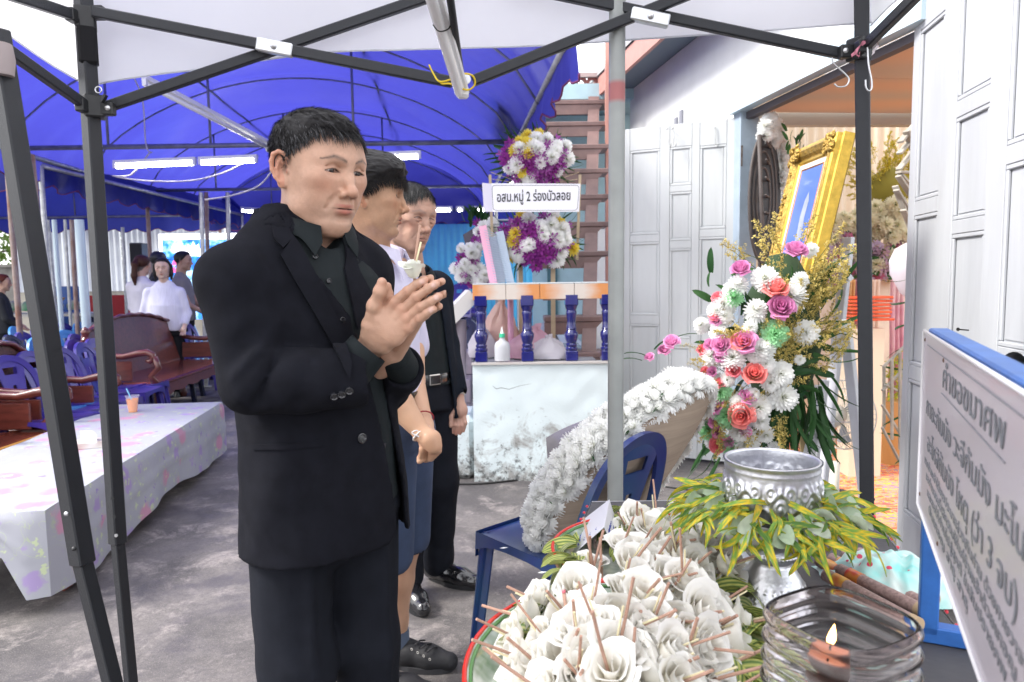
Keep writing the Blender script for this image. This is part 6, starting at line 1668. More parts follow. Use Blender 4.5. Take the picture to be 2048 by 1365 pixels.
mb = MB(); mb.lathe([(1,0),(1.02,.006),(1.02,.03),(1,.036)],f=lambda r,z,a_: (.106*r*cos(a_),.15*r*sin(a_),.905+z),n=36); o_ = mb.build('belt',LEATHER,by,smooth=40,local=True); o_.matrix_local = wm(by).inverted() @ M2
s = SDF((-.22,-.20,.03),(.22,.22,.55),.005)
for y in (-1,1):
 s.chain([(.01,y*.085,.52),(-.0,y*.085,.42),(-.022,y*.085,.30),(-.03,y*.087,.16),(-.03,y*.088,.07)],[.062,.055,.052,.036,.033],.02)
V_,F_ = s.tri(); put('legs',(V_,F_),M2,SKIN,by,col=simple_skin(V_,(.54,.32,.21)))
for y in (-1,1):
 mb = MB(); mb.tube([M2 @ Vector((-.03,y*.088,.06)),M2 @ Vector((-.03,y*.088,.125))],[.042,.039],20); mb.build('sock',SOCK,by,smooth=40)
SOLE = mat('dark_rubber_sole',(.03,.03,.035),.8)
for y in (-1,1):
 o = shoe(by,M2,-.02,y*.09,0,CANVAS,sole_m=SOLE,rot=.05,up=.10)
 for k in range(4):
  for sd in (-1,):
   mb = MB(); c_ = M2 @ Vector((.035+.022*k,y*.09-.033+.002*k,.080-.007*k)); mb.tube([c_+Vector((.0035*cos(t),.001,.0035*sin(t))) for t in [2*pi*i/8 for i in range(8)]],.001,5,closed=True); mb.build('eyelet',METAL,o)
 for k in range(3):
  mb = MB(); mb.tube([M2 @ Vector((.04+.024*k,y*.09-.022,.090-.006*k)),M2 @ Vector((.045+.024*k,y*.09,.097-.007*k)),M2 @ Vector((.05+.024*k,y*.09+.022,.088-.006*k))],.0028,6); mb.build('lace',CANVAS,o,smooth=True)
# the old man in black
ol = thing('person','old man in an open black jacket looking down, nearest the terrace','person',(-.38,2.78,0))
YO = radians(-42); fo = Vector((cos(YO),sin(YO),0)); lo = Vector((-sin(YO),cos(YO),0)); SC3 = 1.08
eye3 = P(834,436,2.62); O3 = eye3-fo*.082*SC3+lo*.031*SC3+Vector((0,0,-.0-.0155*SC3+.022))
HM3 = Matrix.Translation(O3) @ rotZY(YO,radians(14),radians(-3)) @ Matrix.Scale(SC3,4)
M3 = frame((-.385,2.79),radians(-48)); M3i = M3.inverted()
def l3(px,py,Y): return tuple(M3i @ P(px,py,Y))
LINE3 = ([0,.35,.6,.8,1.0,1.25,1.5,1.62,1.9,2.4,3.14],[.098,.094,.080,.080,.060,.030,.005,.012,.018,-.045,-.065])
head_object(ol,HM3,M3 @ Vector((-.02,0,1.24)),dict(w=1.03,neck=.058,slit=.0016,ear=1.1),LINE3,(.48,.29,.215),old=1,grey=.3,jowl=1.06,h=.0018,gaze=(0,-.009),brow=(.20,.17,.16))
hair_object(ol,HM3,LINE3,lambda V: np.interp(V[:,2],[0,.04,.08,.12],[.002,.006,.010,.009]),8000,lambda R: np.interp(R[:,2],[0,.05,.1],[.018,.03,.045]),
   lambda R: np.stack([.7+0*R[:,0],-.55+.0*R[:,1],-.35-.3*(R[:,2] < .08)],1),lambda R: np.where((np.random.rand(len(R)) < .12)[:,None],.12,.013)*np.ones((1,3)),width=.0013,follow=.6,curl=.03,spread=.1,lift=.12,seed=8,amp=.0015)
s = SDF((-.26,-.34,.66),(.30,.34,1.36),.007)
z_ = [.72,.82,.92,1.02,1.12,1.2,1.26,1.30,1.33]
s.loft(z_,[.02,.015,.01,.0,-.01,-.018,-.03,-.035,-.04],[0]*9,[.125,.122,.118,.115,.115,.108,.09,.07,.055],[.175,.17,.165,.165,.165,.155,.125,.09,.065],k=0)
SF3 = l3(876,574,2.90); EF3 = l3(893,690,2.93); WF3 = l3(914,780,2.84)
s.ell(SF3,(.056,.052,.055),.05); s.chain([SF3,EF3,WF3],[.055,.05,.042],.025); s.cone((-.03,.05,1.27),SF3,.028,.036,.05)
SN3 = (-.02,-.16,1.2); s.ell(SN3,(.056,.05,.055),.05); s.chain([SN3,(.0,-.2,.95),(.06,-.2,.75)],[.055,.05,.042],.025); s.cone((-.03,-.05,1.29),SN3,.03,.04,.05)
s.displace(lambda x,y,z: .006*fbm(x*11,y*11,z*8,3),.02)
X = s.ax[0][:,None,None]; Yg = s.ax[1][None,:,None]; zz = s.ax[2]
w_ = np.interp(zz,[.66,.9,1.1,1.25,1.3],[.10,.085,.075,.055,.05])[None,None,:]
core = s.copy()
s.D = np.maximum(s.D,-np.maximum(np.abs(Yg-.0)-w_,.04-X)); hc = core.D+.010; trs = s.copy(); trs.D[:] = .05
trs.loft(z_,[.02,.015,.01,.0,-.01,-.018,-.03,-.035,-.04],[0]*9,[.12,.117,.113,.11,.11,.103,.085,.065,.05],[.165,.16,.155,.155,.155,.145,.115,.08,.055],k=0)
s.D = np.maximum(s.D,-np.maximum(trs.D,hc))
s.cone(WF3,tuple(np.array(WF3)+(np.array(WF3)-np.array(EF3))*.4),.034,.036,.002,'sub')
JN = mat('black_blue_jacket_cloth',(.009,.012,.019),.9,var=.15,bump=.3,bscale=700,spec=.12)
put('jacket',s,M3,JN,ol)
s = SDF((-.2,-.22,.84),(.2,.22,1.34),.007)
s.loft([.86,.95,1.05,1.12,1.2,1.26,1.30,1.33],[.012,.005,-.002,-.008,-.016,-.026,-.03,-.03],[0]*8,[.112,.108,.104,.102,.096,.08,.062,.05],[.15,.147,.145,.145,.14,.11,.075,.055],k=0)
s.displace(lambda x,y,z: .005*fbm(x*14,y*14,z*8,3),.02); put('shirt',s,M3,BLACKSHIRT,ol)
collar('shirt_collar',M3,ol,BLACKSHIRT,(-.018,0),.062,.062,1.275,1.335,.026,.022,.032,.035,gap=.18,lean=.02)
s = SDF((-.22,-.24,.03),(.26,.24,.92),.0075)
s.loft([.76,.84,.90],[.008,.005,.003],[0]*3,[.115,.112,.108],[.15,.148,.145],k=0)
s.chain([(.01,-.075,.78),(.03,-.08,.45),(.02,-.085,.09)],[.09,.076,.064],.03); s.chain([(.01,.075,.78),(.02,.085,.45),(-.02,.10,.09)],[.09,.078,.066],.03)
s.displace(lambda x,y,z: .007*fbm(x*10,y*10,z*6,3)+.004*np.sin(z*40+x*20)*np.exp(-((z-.15)/.08)**2),.02); put('trousers',s,M3,NAVYSLACK,ol)
mb = MB(); mb.lathe([(1,0),(1.02,.006),(1.02,.034),(1,.04)],f=lambda r,z,a_: (.113*r*cos(a_)+.01,.152*r*sin(a_),.868+z),n=36); o_ = mb.build('belt',LEATHER,ol,smooth=40,local=True); o_.matrix_local = wm(ol).inverted() @ M3
mb = MB(); mb.box((.126,.0,.888),(.006,.052,.042),bev=.003); mb.box((.130,0,.888),(.004,.042,.032),m=1); o_ = mb.build('belt_buckle',[METAL,LEATHER],ol,local=True); o_.matrix_local = wm(ol).inverted() @ M3
shoe(ol,M3,.03,-.085,0,rot=-.25,up=.11); shoe(ol,M3,-.01,.11,0,rot=.35,up=.11)
h = SDF(tuple(np.array(WF3)-.2),tuple(np.array(WF3)+.16),.0032)
def l3v(px,py,Y): return np.array(l3(px,py,Y))
W3 = l3v(915,792,2.83)
h.chain([tuple(WF3),tuple(W3),tuple(l3v(920,818,2.81))],[.026,.024,.027],.012)
h.ell(tuple(l3v(920,824,2.81)),(.03,.03,.032),.015)
for i,(dx,dy) in enumerate(((-6,0),(1,2),(8,1),(14,-4))):
 finger(h,[l3v(914+dx,834+dy,2.80),l3v(915+dx*1.1,850+dy,2.785),l3v(911+dx*1.1,866+dy,2.79)],.0098,.0075,.003)
finger(h,[l3v(909,815,2.80),l3v(903,834,2.78),l3v(902,852,2.77)],.012,.0085,.006)
V_,F_ = h.tri(); put('hand',(V_,F_),M3,SKIN,ol,col=simple_skin(V_,(.52,.31,.235),[(tuple(l3v(915,866,2.79)),.03)]))
ring('wristwatch',ol,M3,W3+np.array([0,0,.004]),W3-np.array(WF3),.028,.004,METAL)
# people far behind
LINE_ = ([0,.6,.9,1.3,1.6,2.4,3.14],[.088,.082,.06,.01,-.01,-.07,-.09])
def far_person(label,px,py_top,Y,H,yaw,shirt,bottom,hairc,arms,tail=False,cap=False,fat=1.,longhair=0,sleeves=True,skin=(.52,.32,.23)):
 top = P(px,py_top,Y); x0,y0 = top.x,Y
 t = thing('person',label,'person',(x0,y0,0)); k = H/1.65
 M = frame((x0,y0),yaw) @ Matrix.Scale(k,4)
 HM = M @ Matrix.Translation((.02,0,1.53)) @ Matrix.Rotation(radians(6),4,'Y')
 s = head_sdf(dict(w=1.,neck=.05),h=.0045,neck_to=(-.02,0,-.2)); V,F = s.tri()
 put('body',(V,F),HM,SKIN,t,col=skin_cols(V,skin,hair_mask(V,LINE_)))
 th = lambda V_: np.interp(V_[:,2],[-.08,0,.05,.1],[.004,.008,.012,.014])
 V2,F2 = hair_mass(LINE_,th,h=.005,parts=SH_HEAD,amp=.003)
 hm_ = HAIR
 put('hair',(V2,F2),HM,hm_,t,col=np.tile(np.array([hairc]),(len(V2),1)))
 if longhair or tail:
  s = SDF((-.20,-.14,-.32),(.10,.14,.12),.006)
  if tail: s.chain([(-.10,0,.05),(-.135,0,-.0),(-.13,.01,-.14),(-.11,.01,-.24)],[.03,.036,.034,.014],.02)
  else:
   for yy in (-1,1): s.chain([(-.01,yy*.085,.04),(.0,yy*.092,-.06),(.0,yy*.085,-.12)],[.022,.024,.012],.01)
   s.ell((-.07,0,-.03),(.05,.085,.1),.02)
  s.displace(lambda x,y,z: .004*fbm(x*60,y*60,z*15,2),.02); V3,F3 = s.tri(); put('hair',(V3,F3),HM,HAIR,t,col=np.tile(np.array([hairc]),(len(V3),1)))
 if cap:
  mb = MB(); mb.lathe([(.0,.145),(.05,.14),(.085,.11),(.10,.07),(.103,.05)],(-.01,0,.0),20); mb.prism([(.06,-.06,.055),(.15,-.05,.04),(.17,0,.04),(.15,.05,.04),(.06,.06,.055)],(0,0,.008)); o = mb.build('cap',BLKP,t,smooth=40,local=True); o.matrix_local = wm(t).inverted() @ HM
 s = SDF((-.25,-.35*fat,.72),(.6,.35*fat,1.45),.010)
 s.loft([.80,.95,1.1,1.22,1.31,1.37,1.40],[0,0,0,-.01,-.015,-.02,-.02],[0]*7,[.12*fat,.12*fat,.115*fat,.11,.09,.06,.045],[.175*fat,.17*fat,.165*fat,.165*fat,.15,.10,.06],k=0)
 for sh,el,wr in arms:
  s.ell(sh,(.055,.05,.055),.04); m_ = tuple((np.array(sh)+np.array(el))/2)
  s.chain([sh,el] if sleeves else [sh,m_],[.054,.05],.03)
  if sleeves: s.chain([el,tuple(np.array(el)*.3+np.array(wr)*.7)],[.048,.038],.02)
 s.displace(lambda x,y,z: .010*fbm(x*9,y*9,z*7,3),.03); put('shirt',s,M,shirt,t)
 a = SDF((-.3,-.4*fat,.66),(.68,.4*fat,1.4),.007)
 for sh,el,wr in arms:
  a.chain([sh,el,wr],[.038,.034,.024],.01); d = np.array(wr)-np.array(el); d /= np.linalg.norm(d)
  a.chain([wr,tuple(np.array(wr)+d*.05)],[.024,.028],.01)
  pr = np.cross(d,(0,0,1.)); pr /= np.linalg.norm(pr)+1e-9
  for q in range(4): a.cone(tuple(np.array(wr)+d*.07+pr*(q-1.5)*.016),tuple(np.array(wr)+d*.12+pr*(q-1.5)*.019),.009,.007,.004)
  a.cone(tuple(np.array(wr)+d*.02+pr*.025),tuple(np.array(wr)+d*.06+pr*.045),.010,.008,.005)
 V_,F_ = a.tri(); put('arms',(V_,F_),M,SKIN,t,col=simple_skin(V_,skin))
 s = SDF((-.2,-.25,.0),(.24,.25,.95),.011)
 s.loft([.74,.82,.9],[0]*3,[0]*3,[.11*fat]*3,[.155*fat,.155*fat,.15*fat],k=0)
 for y in (-1,1): s.chain([(0,y*.08,.78),(0,y*.085,.45),(-.01,y*.09,.06)],[.085*fat,.07*fat,.05],.02)
 put('trousers',s,M,bottom,t)
 for y in (-1,1):
  mb = MB(); mb.lathe([(0,0),(1,0),(1,.3),(.7,1),(0,1.05)],f=lambda r,z,a_: (.03+.12*r*cos(a_),y*.09+.045*r*sin(a_),.065*z),n=14); o = mb.build('shoe',BLKP,t,smooth=40,local=True); o.matrix_local = wm(t).inverted() @ M
 return t
WHS = mat('off_white_blouse',(.62,.60,.64),.8,var=.06,vscale=6); BKT = mat('black_trousers',(.008,.009,.012),.85,spec=.2)
GRS = mat('grey_t_shirt',(.17,.16,.17),.85); LBL = mat('pale_striped_blouse',(.60,.60,.70),.75,var=.10,vscale=30,stretch=(1,4,.1))
DKS = mat('dark_shirt',(.014,.016,.02),.85)
far_person('woman with a reddish ponytail in an off white top seen from behind',281,508,8.5,1.62,radians(80),WHS,BKT,(.05,.018,.010),[((-.01,-.15,1.27),(.02,-.19,1.0),(.10,-.17,.80)),((-.01,.15,1.27),(.05,.19,1.02),(.2,.12,.95))],tail=True)
far_person('heavy woman in a pale blouse with short black hair facing the camera',325,520,7.9,1.56,radians(-75),LBL,BKT,(.012,.010,.010),[((-.01,-.17,1.25),(.0,-.24,1.0),(.12,-.22,.84)),((-.01,.17,1.25),(.0,.24,1.0),(.12,.22,.84))],fat=1.22,longhair=1,skin=(.55,.38,.30))
far_person('man in a dark cap and dark shirt behind the women',313,503,9.6,1.70,radians(20),DKS,BKT,(.01,.01,.01),[((-.01,-.15,1.27),(.05,-.18,1.02),(.2,-.12,.9)),((-.01,.15,1.27),(.05,.18,1.02),(.2,.12,.9))],cap=True,skin=(.25,.15,.11))
far_person('man in a grey T shirt leaning towards the bright screen',362,506,8.9,1.68,radians(10),GRS,BKT,(.01,.01,.01),[((-.0,-.15,1.27),(.10,-.17,1.0),(.32,-.10,.86)),((-.0,.15,1.27),(.12,.15,1.0),(.35,.06,.88))],sleeves=False,skin=(.36,.22,.16))
far_person('person in black with reddish hair cut by the left edge of the picture',0,545,8.8,1.42,radians(30),DKS,BKT,(.10,.02,.012),[((-.01,-.15,1.27),(.05,-.18,1.02),(.2,-.12,.9)),((-.01,.15,1.27),(.05,.18,1.02),(.2,.12,.9))])
# flower and leaf meshes
def colmesh(name,vs,fs,cols,m,smooth=True):
 V = np.array([tuple(v) for v in vs],float); me = bpy.data.meshes.new(name); me.from_pydata([tuple(v) for v in vs],[],[tuple(f) for f in fs]); me.materials.append(m)
 a = me.color_attributes.new('Col','FLOAT_COLOR','POINT'); c4 = np.ones((len(V),4),np.float32); c4[:,:3] = np.array(cols); a.data.foreach_set('color',c4.ravel())
 if smooth: me.polygons.foreach_set('use_smooth',[True]*len(me.polygons))
 me.update(); return me
def petal_mat(name,tfac=.25,rough=.6):
 m = mat(name,(.8,.8,.8),rough,attr=True,spec=.25); t = m.node_tree; b = t.nodes['Principled BSDF']; out = t.nodes['Material Output']
 a = [n for n in t.nodes if n.bl_idname == 'ShaderNodeAttribute'][0]
 tl = t.nodes.new('ShaderNodeBsdfTranslucent'); t.links.new(a.outputs['Color'],tl.inputs[0]); ms = t.nodes.new('ShaderNodeMixShader'); ms.inputs[0].default_value = tfac
 t.links.new(b.outputs[0],ms.inputs[1]); t.links.new(tl.outputs[0],ms.inputs[2]); t.links.new(ms.outputs[0],out.inputs[0]); return m
PET = petal_mat('petals',.4); LFM = petal_mat('foliage',.3,.45)
def mum(name,r,col,n=70,core=(.80,.82,.60),droop=.0,seed=0,hemi=.62):
 rd = random.Random(seed); vs = []; fs = []; cs = []
 for i in range(n):
  t = (i+.5)/n; ph = t**.6*pi*hemi; a = i*2.39996
  d = Vector((sin(ph)*cos(a),sin(ph)*sin(a),cos(ph))); e = Vector((-sin(a),cos(a),0)); up = d.cross(e)
  L = r*(.70+.32*t)*rd.uniform(.85,1.12); w = r*.17*rd.uniform(.8,1.2)
  b = d*r*.22; q = [b-e*w*.5,b+e*w*.5,b+d*L*.6+e*w-up*(-.02*r),b+d*L*.6-e*w-up*(-.02*r)]
  tip = b+d*L+Vector((0,0,(.10 if t < .7 else -droop)*r))
  o = len(vs); vs += q+[tip+e*w*.35,tip-e*w*.35]; fs += [(o,o+1,o+2,o+3),(o+3,o+2,o+4,o+5)]
  c0 = np.array(core)*(1-t)+np.array(col)*t; c0 = c0 if i < n*.25 else np.array(col)
  cs += [c0*.92]*2+[np.array(col)]*4
 o = len(vs);
 for k in range(8): vs.append(Vector((r*.3*cos(k*pi/4),r*.3*sin(k*pi/4),-.02*r))); cs.append(np.array((.08,.16,.04)))
 vs.append(Vector((0,0,-.35*r))); cs.append(np.array((.08,.16,.04)))
 fs += [(o+k,o+8,o+(k+1) % 8) for k in range(8)]
 return colmesh(name,vs,fs,cs,PET)
def ruffle(name,r,h,col,turns=2.6,edge=None,ruf=.12,seed=0,n=90,roll=.45,base=.35,m=None,inner=.12):
 rd = random.Random(seed); vs = []; fs = []; cs = []; nv = 5; edge = edge or col
 f1,f2,f3 = rd.uniform(3.2,4.4),rd.uniform(6,8),rd.uniform(0,6)
 for i in range(n+1):
  t = i/n; a = turns*2*pi*t; R = r*(inner+(1-inner)*t**.9)
  rf = ruf*(.4+.6*t)*(sin(a*f1/2+f3)+.5*sin(a*f2/2))
  for j in range(nv+1):
   v = j/nv; rr = R*(base+(1-base)*sin(v*pi*.5)**.7)+r*roll*t*max(0,v-.6)**1.5*2.2+r*rf*v*v*.6
   z = h*v*(1-.15*t)-r*roll*t*max(0,v-.75)*1.4+h*rf*v*v*.7
   q_ = Vector((rr*cos(a),rr*sin(a),z)); q_ += mnoise.noise_vector(q_*(1.9/r)+Vector((seed*3.1,0,0)))*r*.12*(.3+v); vs.append(q_); c = np.array(col)*(1-v)+np.array(edge)*v; cs.append(c*(.93+.07*rd.random()))
 for i in range(n):
  for j in range(nv): a = i*(nv+1)+j; fs.append((a,a+nv+1,a+nv+2,a+1))
 return colmesh(name,vs,fs,cs,m or PET)
def rose(name,r,col,seed=0):
 rd = random.Random(seed); vs = []; fs = []; cs = []; col = np.array(col)
 def petal(a,w,R0,R1,H,curl):
  o = len(vs); nu,nv = 6,6
  for j in range(nv+1):
   for i in range(nu+1):
    u = (i/nu-.5)*2; v = j/nv; half = w*(sin(pi*(.18+.66*v)))**.5; aa = a+u*half
    rad = r*(R0+(R1-R0)*sin(v*pi*.5)**.75)+r*curl*max(0,v-.6)**1.3*(1+.4*abs(u)); z = r*H*(v**.9)*(1-.10*u*u)-r*curl*max(0,v-.75)*1.5
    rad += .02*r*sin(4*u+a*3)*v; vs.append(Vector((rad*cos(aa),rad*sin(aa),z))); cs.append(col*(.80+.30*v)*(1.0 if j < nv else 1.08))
  for j in range(nv):
   for i in range(nu): k = o+j*(nu+1)+i; fs.append((k,k+1,k+nu+2,k+nu+1))
 for k in range(3): petal(k*2.1,1.2,.05,.10+.04*k,1.30,.0)
 for k in range(4): petal(k*pi/2+.4,1.0,.10,.30+.03*k,1.28,.05)
 for k in range(5): petal(k*2*pi/5+1.1,.85,.16,.52+.02*k,1.20,.16+.1*rd.random())
 for k in range(5): petal(k*2*pi/5+.3+rd.uniform(-.2,.2),.80,.20,.72+.03*k,1.02,.32+.2*rd.random())
 for k in range(3): petal(k*2*pi/3+.9,.75,.22,.82,.80,.7)
 o = len(vs)
 for k in range(6): vs.append(Vector((r*.3*cos(k*pi/3),r*.3*sin(k*pi/3),.02*r))); cs.append(np.array((.05,.12,.03)))
 vs.append(Vector((0,0,-.3*r))); cs.append(np.array((.05,.12,.03))); fs += [(o+k,o+6,o+(k+1) % 6) for k in range(6)]
 return colmesh(name,vs,fs,cs,PET)
def blade(name,L,w,col,col2=None,stripes=0,curl=.3,fold=.25,n=9,twist=0.,seed=0,spots=0,tipw=.0):
 rd = random.Random(seed); vs = []; fs = []; cs = []; nu = 8 if stripes else 4
 for j in range(n+1):
  t = j/n; a = curl*t*1.6; x = L*(sin(a)/max(a,1e-4) if a > 1e-3 else 1)*t; z = -L*t*(1-cos(a))/max(a,1e-3) if a > 1e-3 else 0
  ww = w*(sin(pi*min(1,(.12+.88*t)))**.55)*(1-tipw*t)
  for i in range(nu+1):
   u = i/nu*2-1; y = u*ww/2; zz = z+abs(u)*fold*w*.5; tw = twist*t
   vs.append(Vector((x,y*cos(tw)-0*sin(tw),zz+y*sin(tw)))); c = np.array(col)
   if stripes and (i % 2 == 0 or i in (0,nu)): c = np.array(col2)
   if spots and rd.random() < spots: c = np.array(col2)
   cs.append(c*(.9+.2*rd.random()))
 for j in range(n):
  for i in range(nu): k = j*(nu+1)+i; fs.append((k,k+nu+1,k+nu+2,k+1))
 return colmesh(name,vs,fs,cs,LFM)
def spray_mesh(name,L,col,n=170,seed=0,stem=(.10,.13,.04)):
 rd = random.Random(seed); vs = []; fs = []; cs = []
 def bud(p,s):
  u = Vector((rd.gauss(0,1),rd.gauss(0,1),rd.gauss(0,1))).normalized(); v = u.orthogonal().normalized(); o = len(vs)
  vs.extend([p-u*s,p+v*s*.7,p+u*s,p-v*s*.7]); fs.append((o,o+1,o+2,o+3)); c = np.array(col)*rd.uniform(.7,1.25); cs.extend([c]*4)
 def st(t): return Vector((L*t,L*.10*sin(t*2.4),-L*.22*t*t))
 mb = MB(); mb.tube([st(i/8) for i in range(9)],[.0018*(1-.6*i/8) for i in range(9)],4)
 o = len(vs); vs.extend([Vector(v) for v in mb.v]); fs.extend([tuple(i+o for i in f) for f in mb.f]); cs.extend([np.array(stem)]*len(mb.v))
 for b in range(16):
  t = .25+.75*b/16; p = st(t); a = rd.uniform(0,2*pi); l = L*.30*(1.15-t)*rd.uniform(.7,1.2); d = Vector((.55,.9*cos(a),.9*sin(a)+.2)).normalized()
  for k in range(n//16):
   f = rd.random(); q = p+d*l*f+Vector((0,0,-.25*l*f*f)); q += Vector((rd.gauss(0,1),rd.gauss(0,1),rd.gauss(0,1)))*.0035
   bud(q,rd.uniform(.003,.0055))
 return colmesh(name,vs,fs,cs,LFM,False)
WH = (.94,.945,.93)
MUMW = [mum('chrysanthemum',.038,WH,seed=i,n=110+8*i,droop=.1+.1*i,hemi=.70) for i in range(4)]
MUMG = [mum('green_chrysanthemum',.038,(.42,.74,.44),n=110,core=(.5,.75,.3),seed=i+9) for i in range(2)]
MUMY = [mum('yellow_chrysanthemum',.036,(.85,.72,.12),n=60,core=(.8,.6,.1),seed=21)]
MUMP = [mum('purple_orchid_cluster',.036,(.30,.04,.30),n=24,core=(.5,.1,.4),seed=31,hemi=.8),mum('purple_orchid_cluster',.034,(.40,.10,.40),n=22,core=(.6,.4,.6),seed=32,hemi=.8)]
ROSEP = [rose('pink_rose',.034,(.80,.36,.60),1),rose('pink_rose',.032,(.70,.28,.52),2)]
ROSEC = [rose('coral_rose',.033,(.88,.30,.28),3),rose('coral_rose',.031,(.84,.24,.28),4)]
SPRAY = [spray_mesh('goldenrod_spray',.20,(.62,.50,.16),n=230,seed=i) for i in range(4)]
SPRAYG = [spray_mesh('yellow_green_spray',.14,(.42,.42,.06),seed=11)]
PALM = [blade('palm_leaf',.22,.020,(.035,.10,.03),curl=.3+.2*i,seed=i) for i in range(3)]
FERN = [blade('dark_leaf',.13,.035,(.03,.09,.03),curl=.4,seed=5),blade('dark_leaf',.10,.03,(.05,.13,.04),curl=.5,seed=6)]
def aim(p,d,s=1.,spin=None,up=None):
 d = Vector(d).normalized(); q = d.to_track_quat('Z','Y').to_matrix().to_4x4(); return Matrix.Translation(Vector(p)) @ q @ Matrix.Rotation(random.uniform(0,6.28) if spin is None else spin,4,'Z') @ Matrix.Scale(s,4)
def aimx(p,d,s=1.,roll=0.):
 d = Vector(d).normalized(); q = d.to_track_quat('X','Z').to_matrix().to_4x4(); return Matrix.Translation(Vector(p)) @ q @ Matrix.Rotation(roll,4,'X') @ Matrix.Scale(s,4)
def putm(name,me,root,M):
 o = bpy.data.objects.new(name,me); COL.objects.link(o); o.parent = root; o.matrix_local = wm(root).inverted() @ M; return o
# writing
def text_mesh(body,size,extr=.0006,bold=0,align='LEFT'):
 cu = bpy.data.curves.new('lettering','FONT'); cu.body = body; cu.size = size; cu.extrude = extr; cu.align_x = align; cu.offset = bold; cu.resolution_u = 3
 o = bpy.data.objects.new('tmp',cu); COL.objects.link(o); bpy.context.view_layer.update()
 me = bpy.data.meshes.new_from_object(o.evaluated_get(bpy.context.evaluated_depsgraph_get())); bpy.data.objects.remove(o); me.name = 'lettering'; return me
def text_on(body,origin,xdir,ydir,height,m,parent,width=None,bold=.0,extr=.0005,name='lettering',seg=None):
 x = Vector(xdir).normalized(); y = Vector(ydir); y = (y-x*y.dot(x)).normalized(); z = x.cross(y)
 me = text_mesh(body,1.0,extr/height,bold);
 co = np.zeros(len(me.vertices)*3); me.vertices.foreach_get('co',co); co = co.reshape(-1,3)
 if not len(co): return None
 sx = height
 if width: sx = width/(co[:,0].max()-co[:,0].min()); co[:,0] -= co[:,0].min()
 R = np.array([list(x*sx),list(y*height),list(z*height)])
 co2 = co @ R+np.array(list(origin)); me.vertices.foreach_set('co',co2.ravel()); me.materials.clear(); me.materials.append(m); me.update()
 o = bpy.data.objects.new(name,me); COL.objects.link(o)
 if parent: o.parent = parent; o.matrix_local = wm(parent).inverted()
 return o
INK = mat('black_ink',(.02,.02,.025),.6); INKG = mat('grey_print',(.18,.19,.21),.6)
# white chrysanthemum wreath leaning on the near blue chair
CHY = 2.25
plastic_chair(.155,2.27,radians(133),PLW,'worn dark blue plastic chair holding the white chrysanthemum wreath',group=None)
wr = thing('chrysanthemum_wreath','thick wreath of white chrysanthemums on cardboard leaning on the near blue chair','wreath',(.2,2.1,.43))
B0 = P(1062,1095,2.03); T0_ = P(1405,735,2.14); u_ = (T0_-B0); LL = u_.length; u_.normalize()
w_ = Vector((.45,.75,-.48)); w_ = (w_-u_*w_.dot(u_)).normalized(); n_ = u_.cross(w_).normalized(); n_ = n_ if n_.x < 0 else -n_
C0 = (B0+T0_)/2+n_*(-.0)
C0 = C0+w_*.19
def card(a,k=1.): return C0+u_*cos(a)*LL/2*k+w_*sin(a)*.24*k+n_*(.02*sin(2*a))
CARD = mat('cardboard',(.42,.33,.25),.8,var=.1,vscale=3,bump=.25,bscale=6,stretch=(1,1,30))
vs = []; N = 44
for k in range(N): vs.append(card(2*pi*k/N))
mb = MB(); vs2 = [v+n_*.006 for v in vs]; ring2 = [C0+(v-C0)*.6-n_*.035 for v in vs]; cb = C0-n_*.04
allv = vs+vs2+ring2+[cb]
fs = [(k,N+k,N+(k+1) % N,(k+1) % N) for k in range(N)]+[(k,(k+1) % N,2*N+(k+1) % N,2*N+k) for k in range(N)]+[(2*N+k,2*N+(k+1) % N,3*N) for k in range(N)]+[tuple(N+k for k in range(N))[::-1]]
mb.add(allv,fs); mb.build('cardboard_back',CARD,wr,smooth=35)
mb = MB(); mb.tube([card(2*pi*k/N,1.003)+n_*.003 for k in range(N)],.0035,5,closed=True); mb.build('corrugated_edge',mat('cardboard_edge',(.20,.15,.11),.9,var=.5,vscale=200),wr)
random.seed(12)
cnt = 0
for layer,(kk,hh,nn_) in enumerate(((1.0,.018,70),(.97,.085,66),(.88,.118,60),(.76,.135,48),(1.01,.04,70),(1.0,.064,68),(.62,.145,36),(.93,.102,60),(.45,.145,26),(.25,.145,14))):
 for k in range(nn_):
  a = 2*pi*(k+random.uniform(-.3,.3))/nn_+layer; p = card(a,kk+random.uniform(-.03,.03))+n_*(hh+random.uniform(-.008,.01)); out = (p-n_*hh-C0).normalized()
  d = n_*(.35+.8*(1-kk)+.3*layer*.1)+out*(1.1 if kk > .9 else .5)+Vector((random.gauss(0,.15),random.gauss(0,.15),random.gauss(0,.15)))
  putm('chrysanthemum',random.choice(MUMW),wr,aim(p,d,random.uniform(.66,.9)))
for k in range(24):
 a = random.uniform(0,2*pi); p = card(a,random.uniform(.9,.99))+n_*random.uniform(.0,.03); putm('leaf',random.choice(FERN),wr,aimx(p,(p-C0)+n_*.05+Vector((0,0,random.uniform(-.1,.1))),.45,random.uniform(0,3)))
mb = MB(); mb.grid(lambda u,v: P(1095,918,2.35)+Vector((.20*u,.10*v,.17*u*(1-.25*u)+.05*v-.05*u*v)),8,4)
mb.build('cellophane_wing',mat('dark_cellophane',(.25,.24,.26),.12,trans=.5),wr,smooth=True)
tg_ = [(1320,700),(1337,683),(1305,715),(1352,672)]
for i,q in enumerate(((1345,690,2.25),(1330,705,2.3),(1300,718,2.3))):
 putm('pink_flower',ROSEP[0],wr,aim(P(*q),(-.3,-.6,.7),.8-.15*i))
for q in ((1290,712,2.3,-1),(1283,722,2.3,-1.2),(1310,700,2.3,.3),(1348,678,2.28,.8)):
 putm('leaf',FERN[0],wr,aimx(P(*q[:3]),(q[3],-.3,.5),.6))
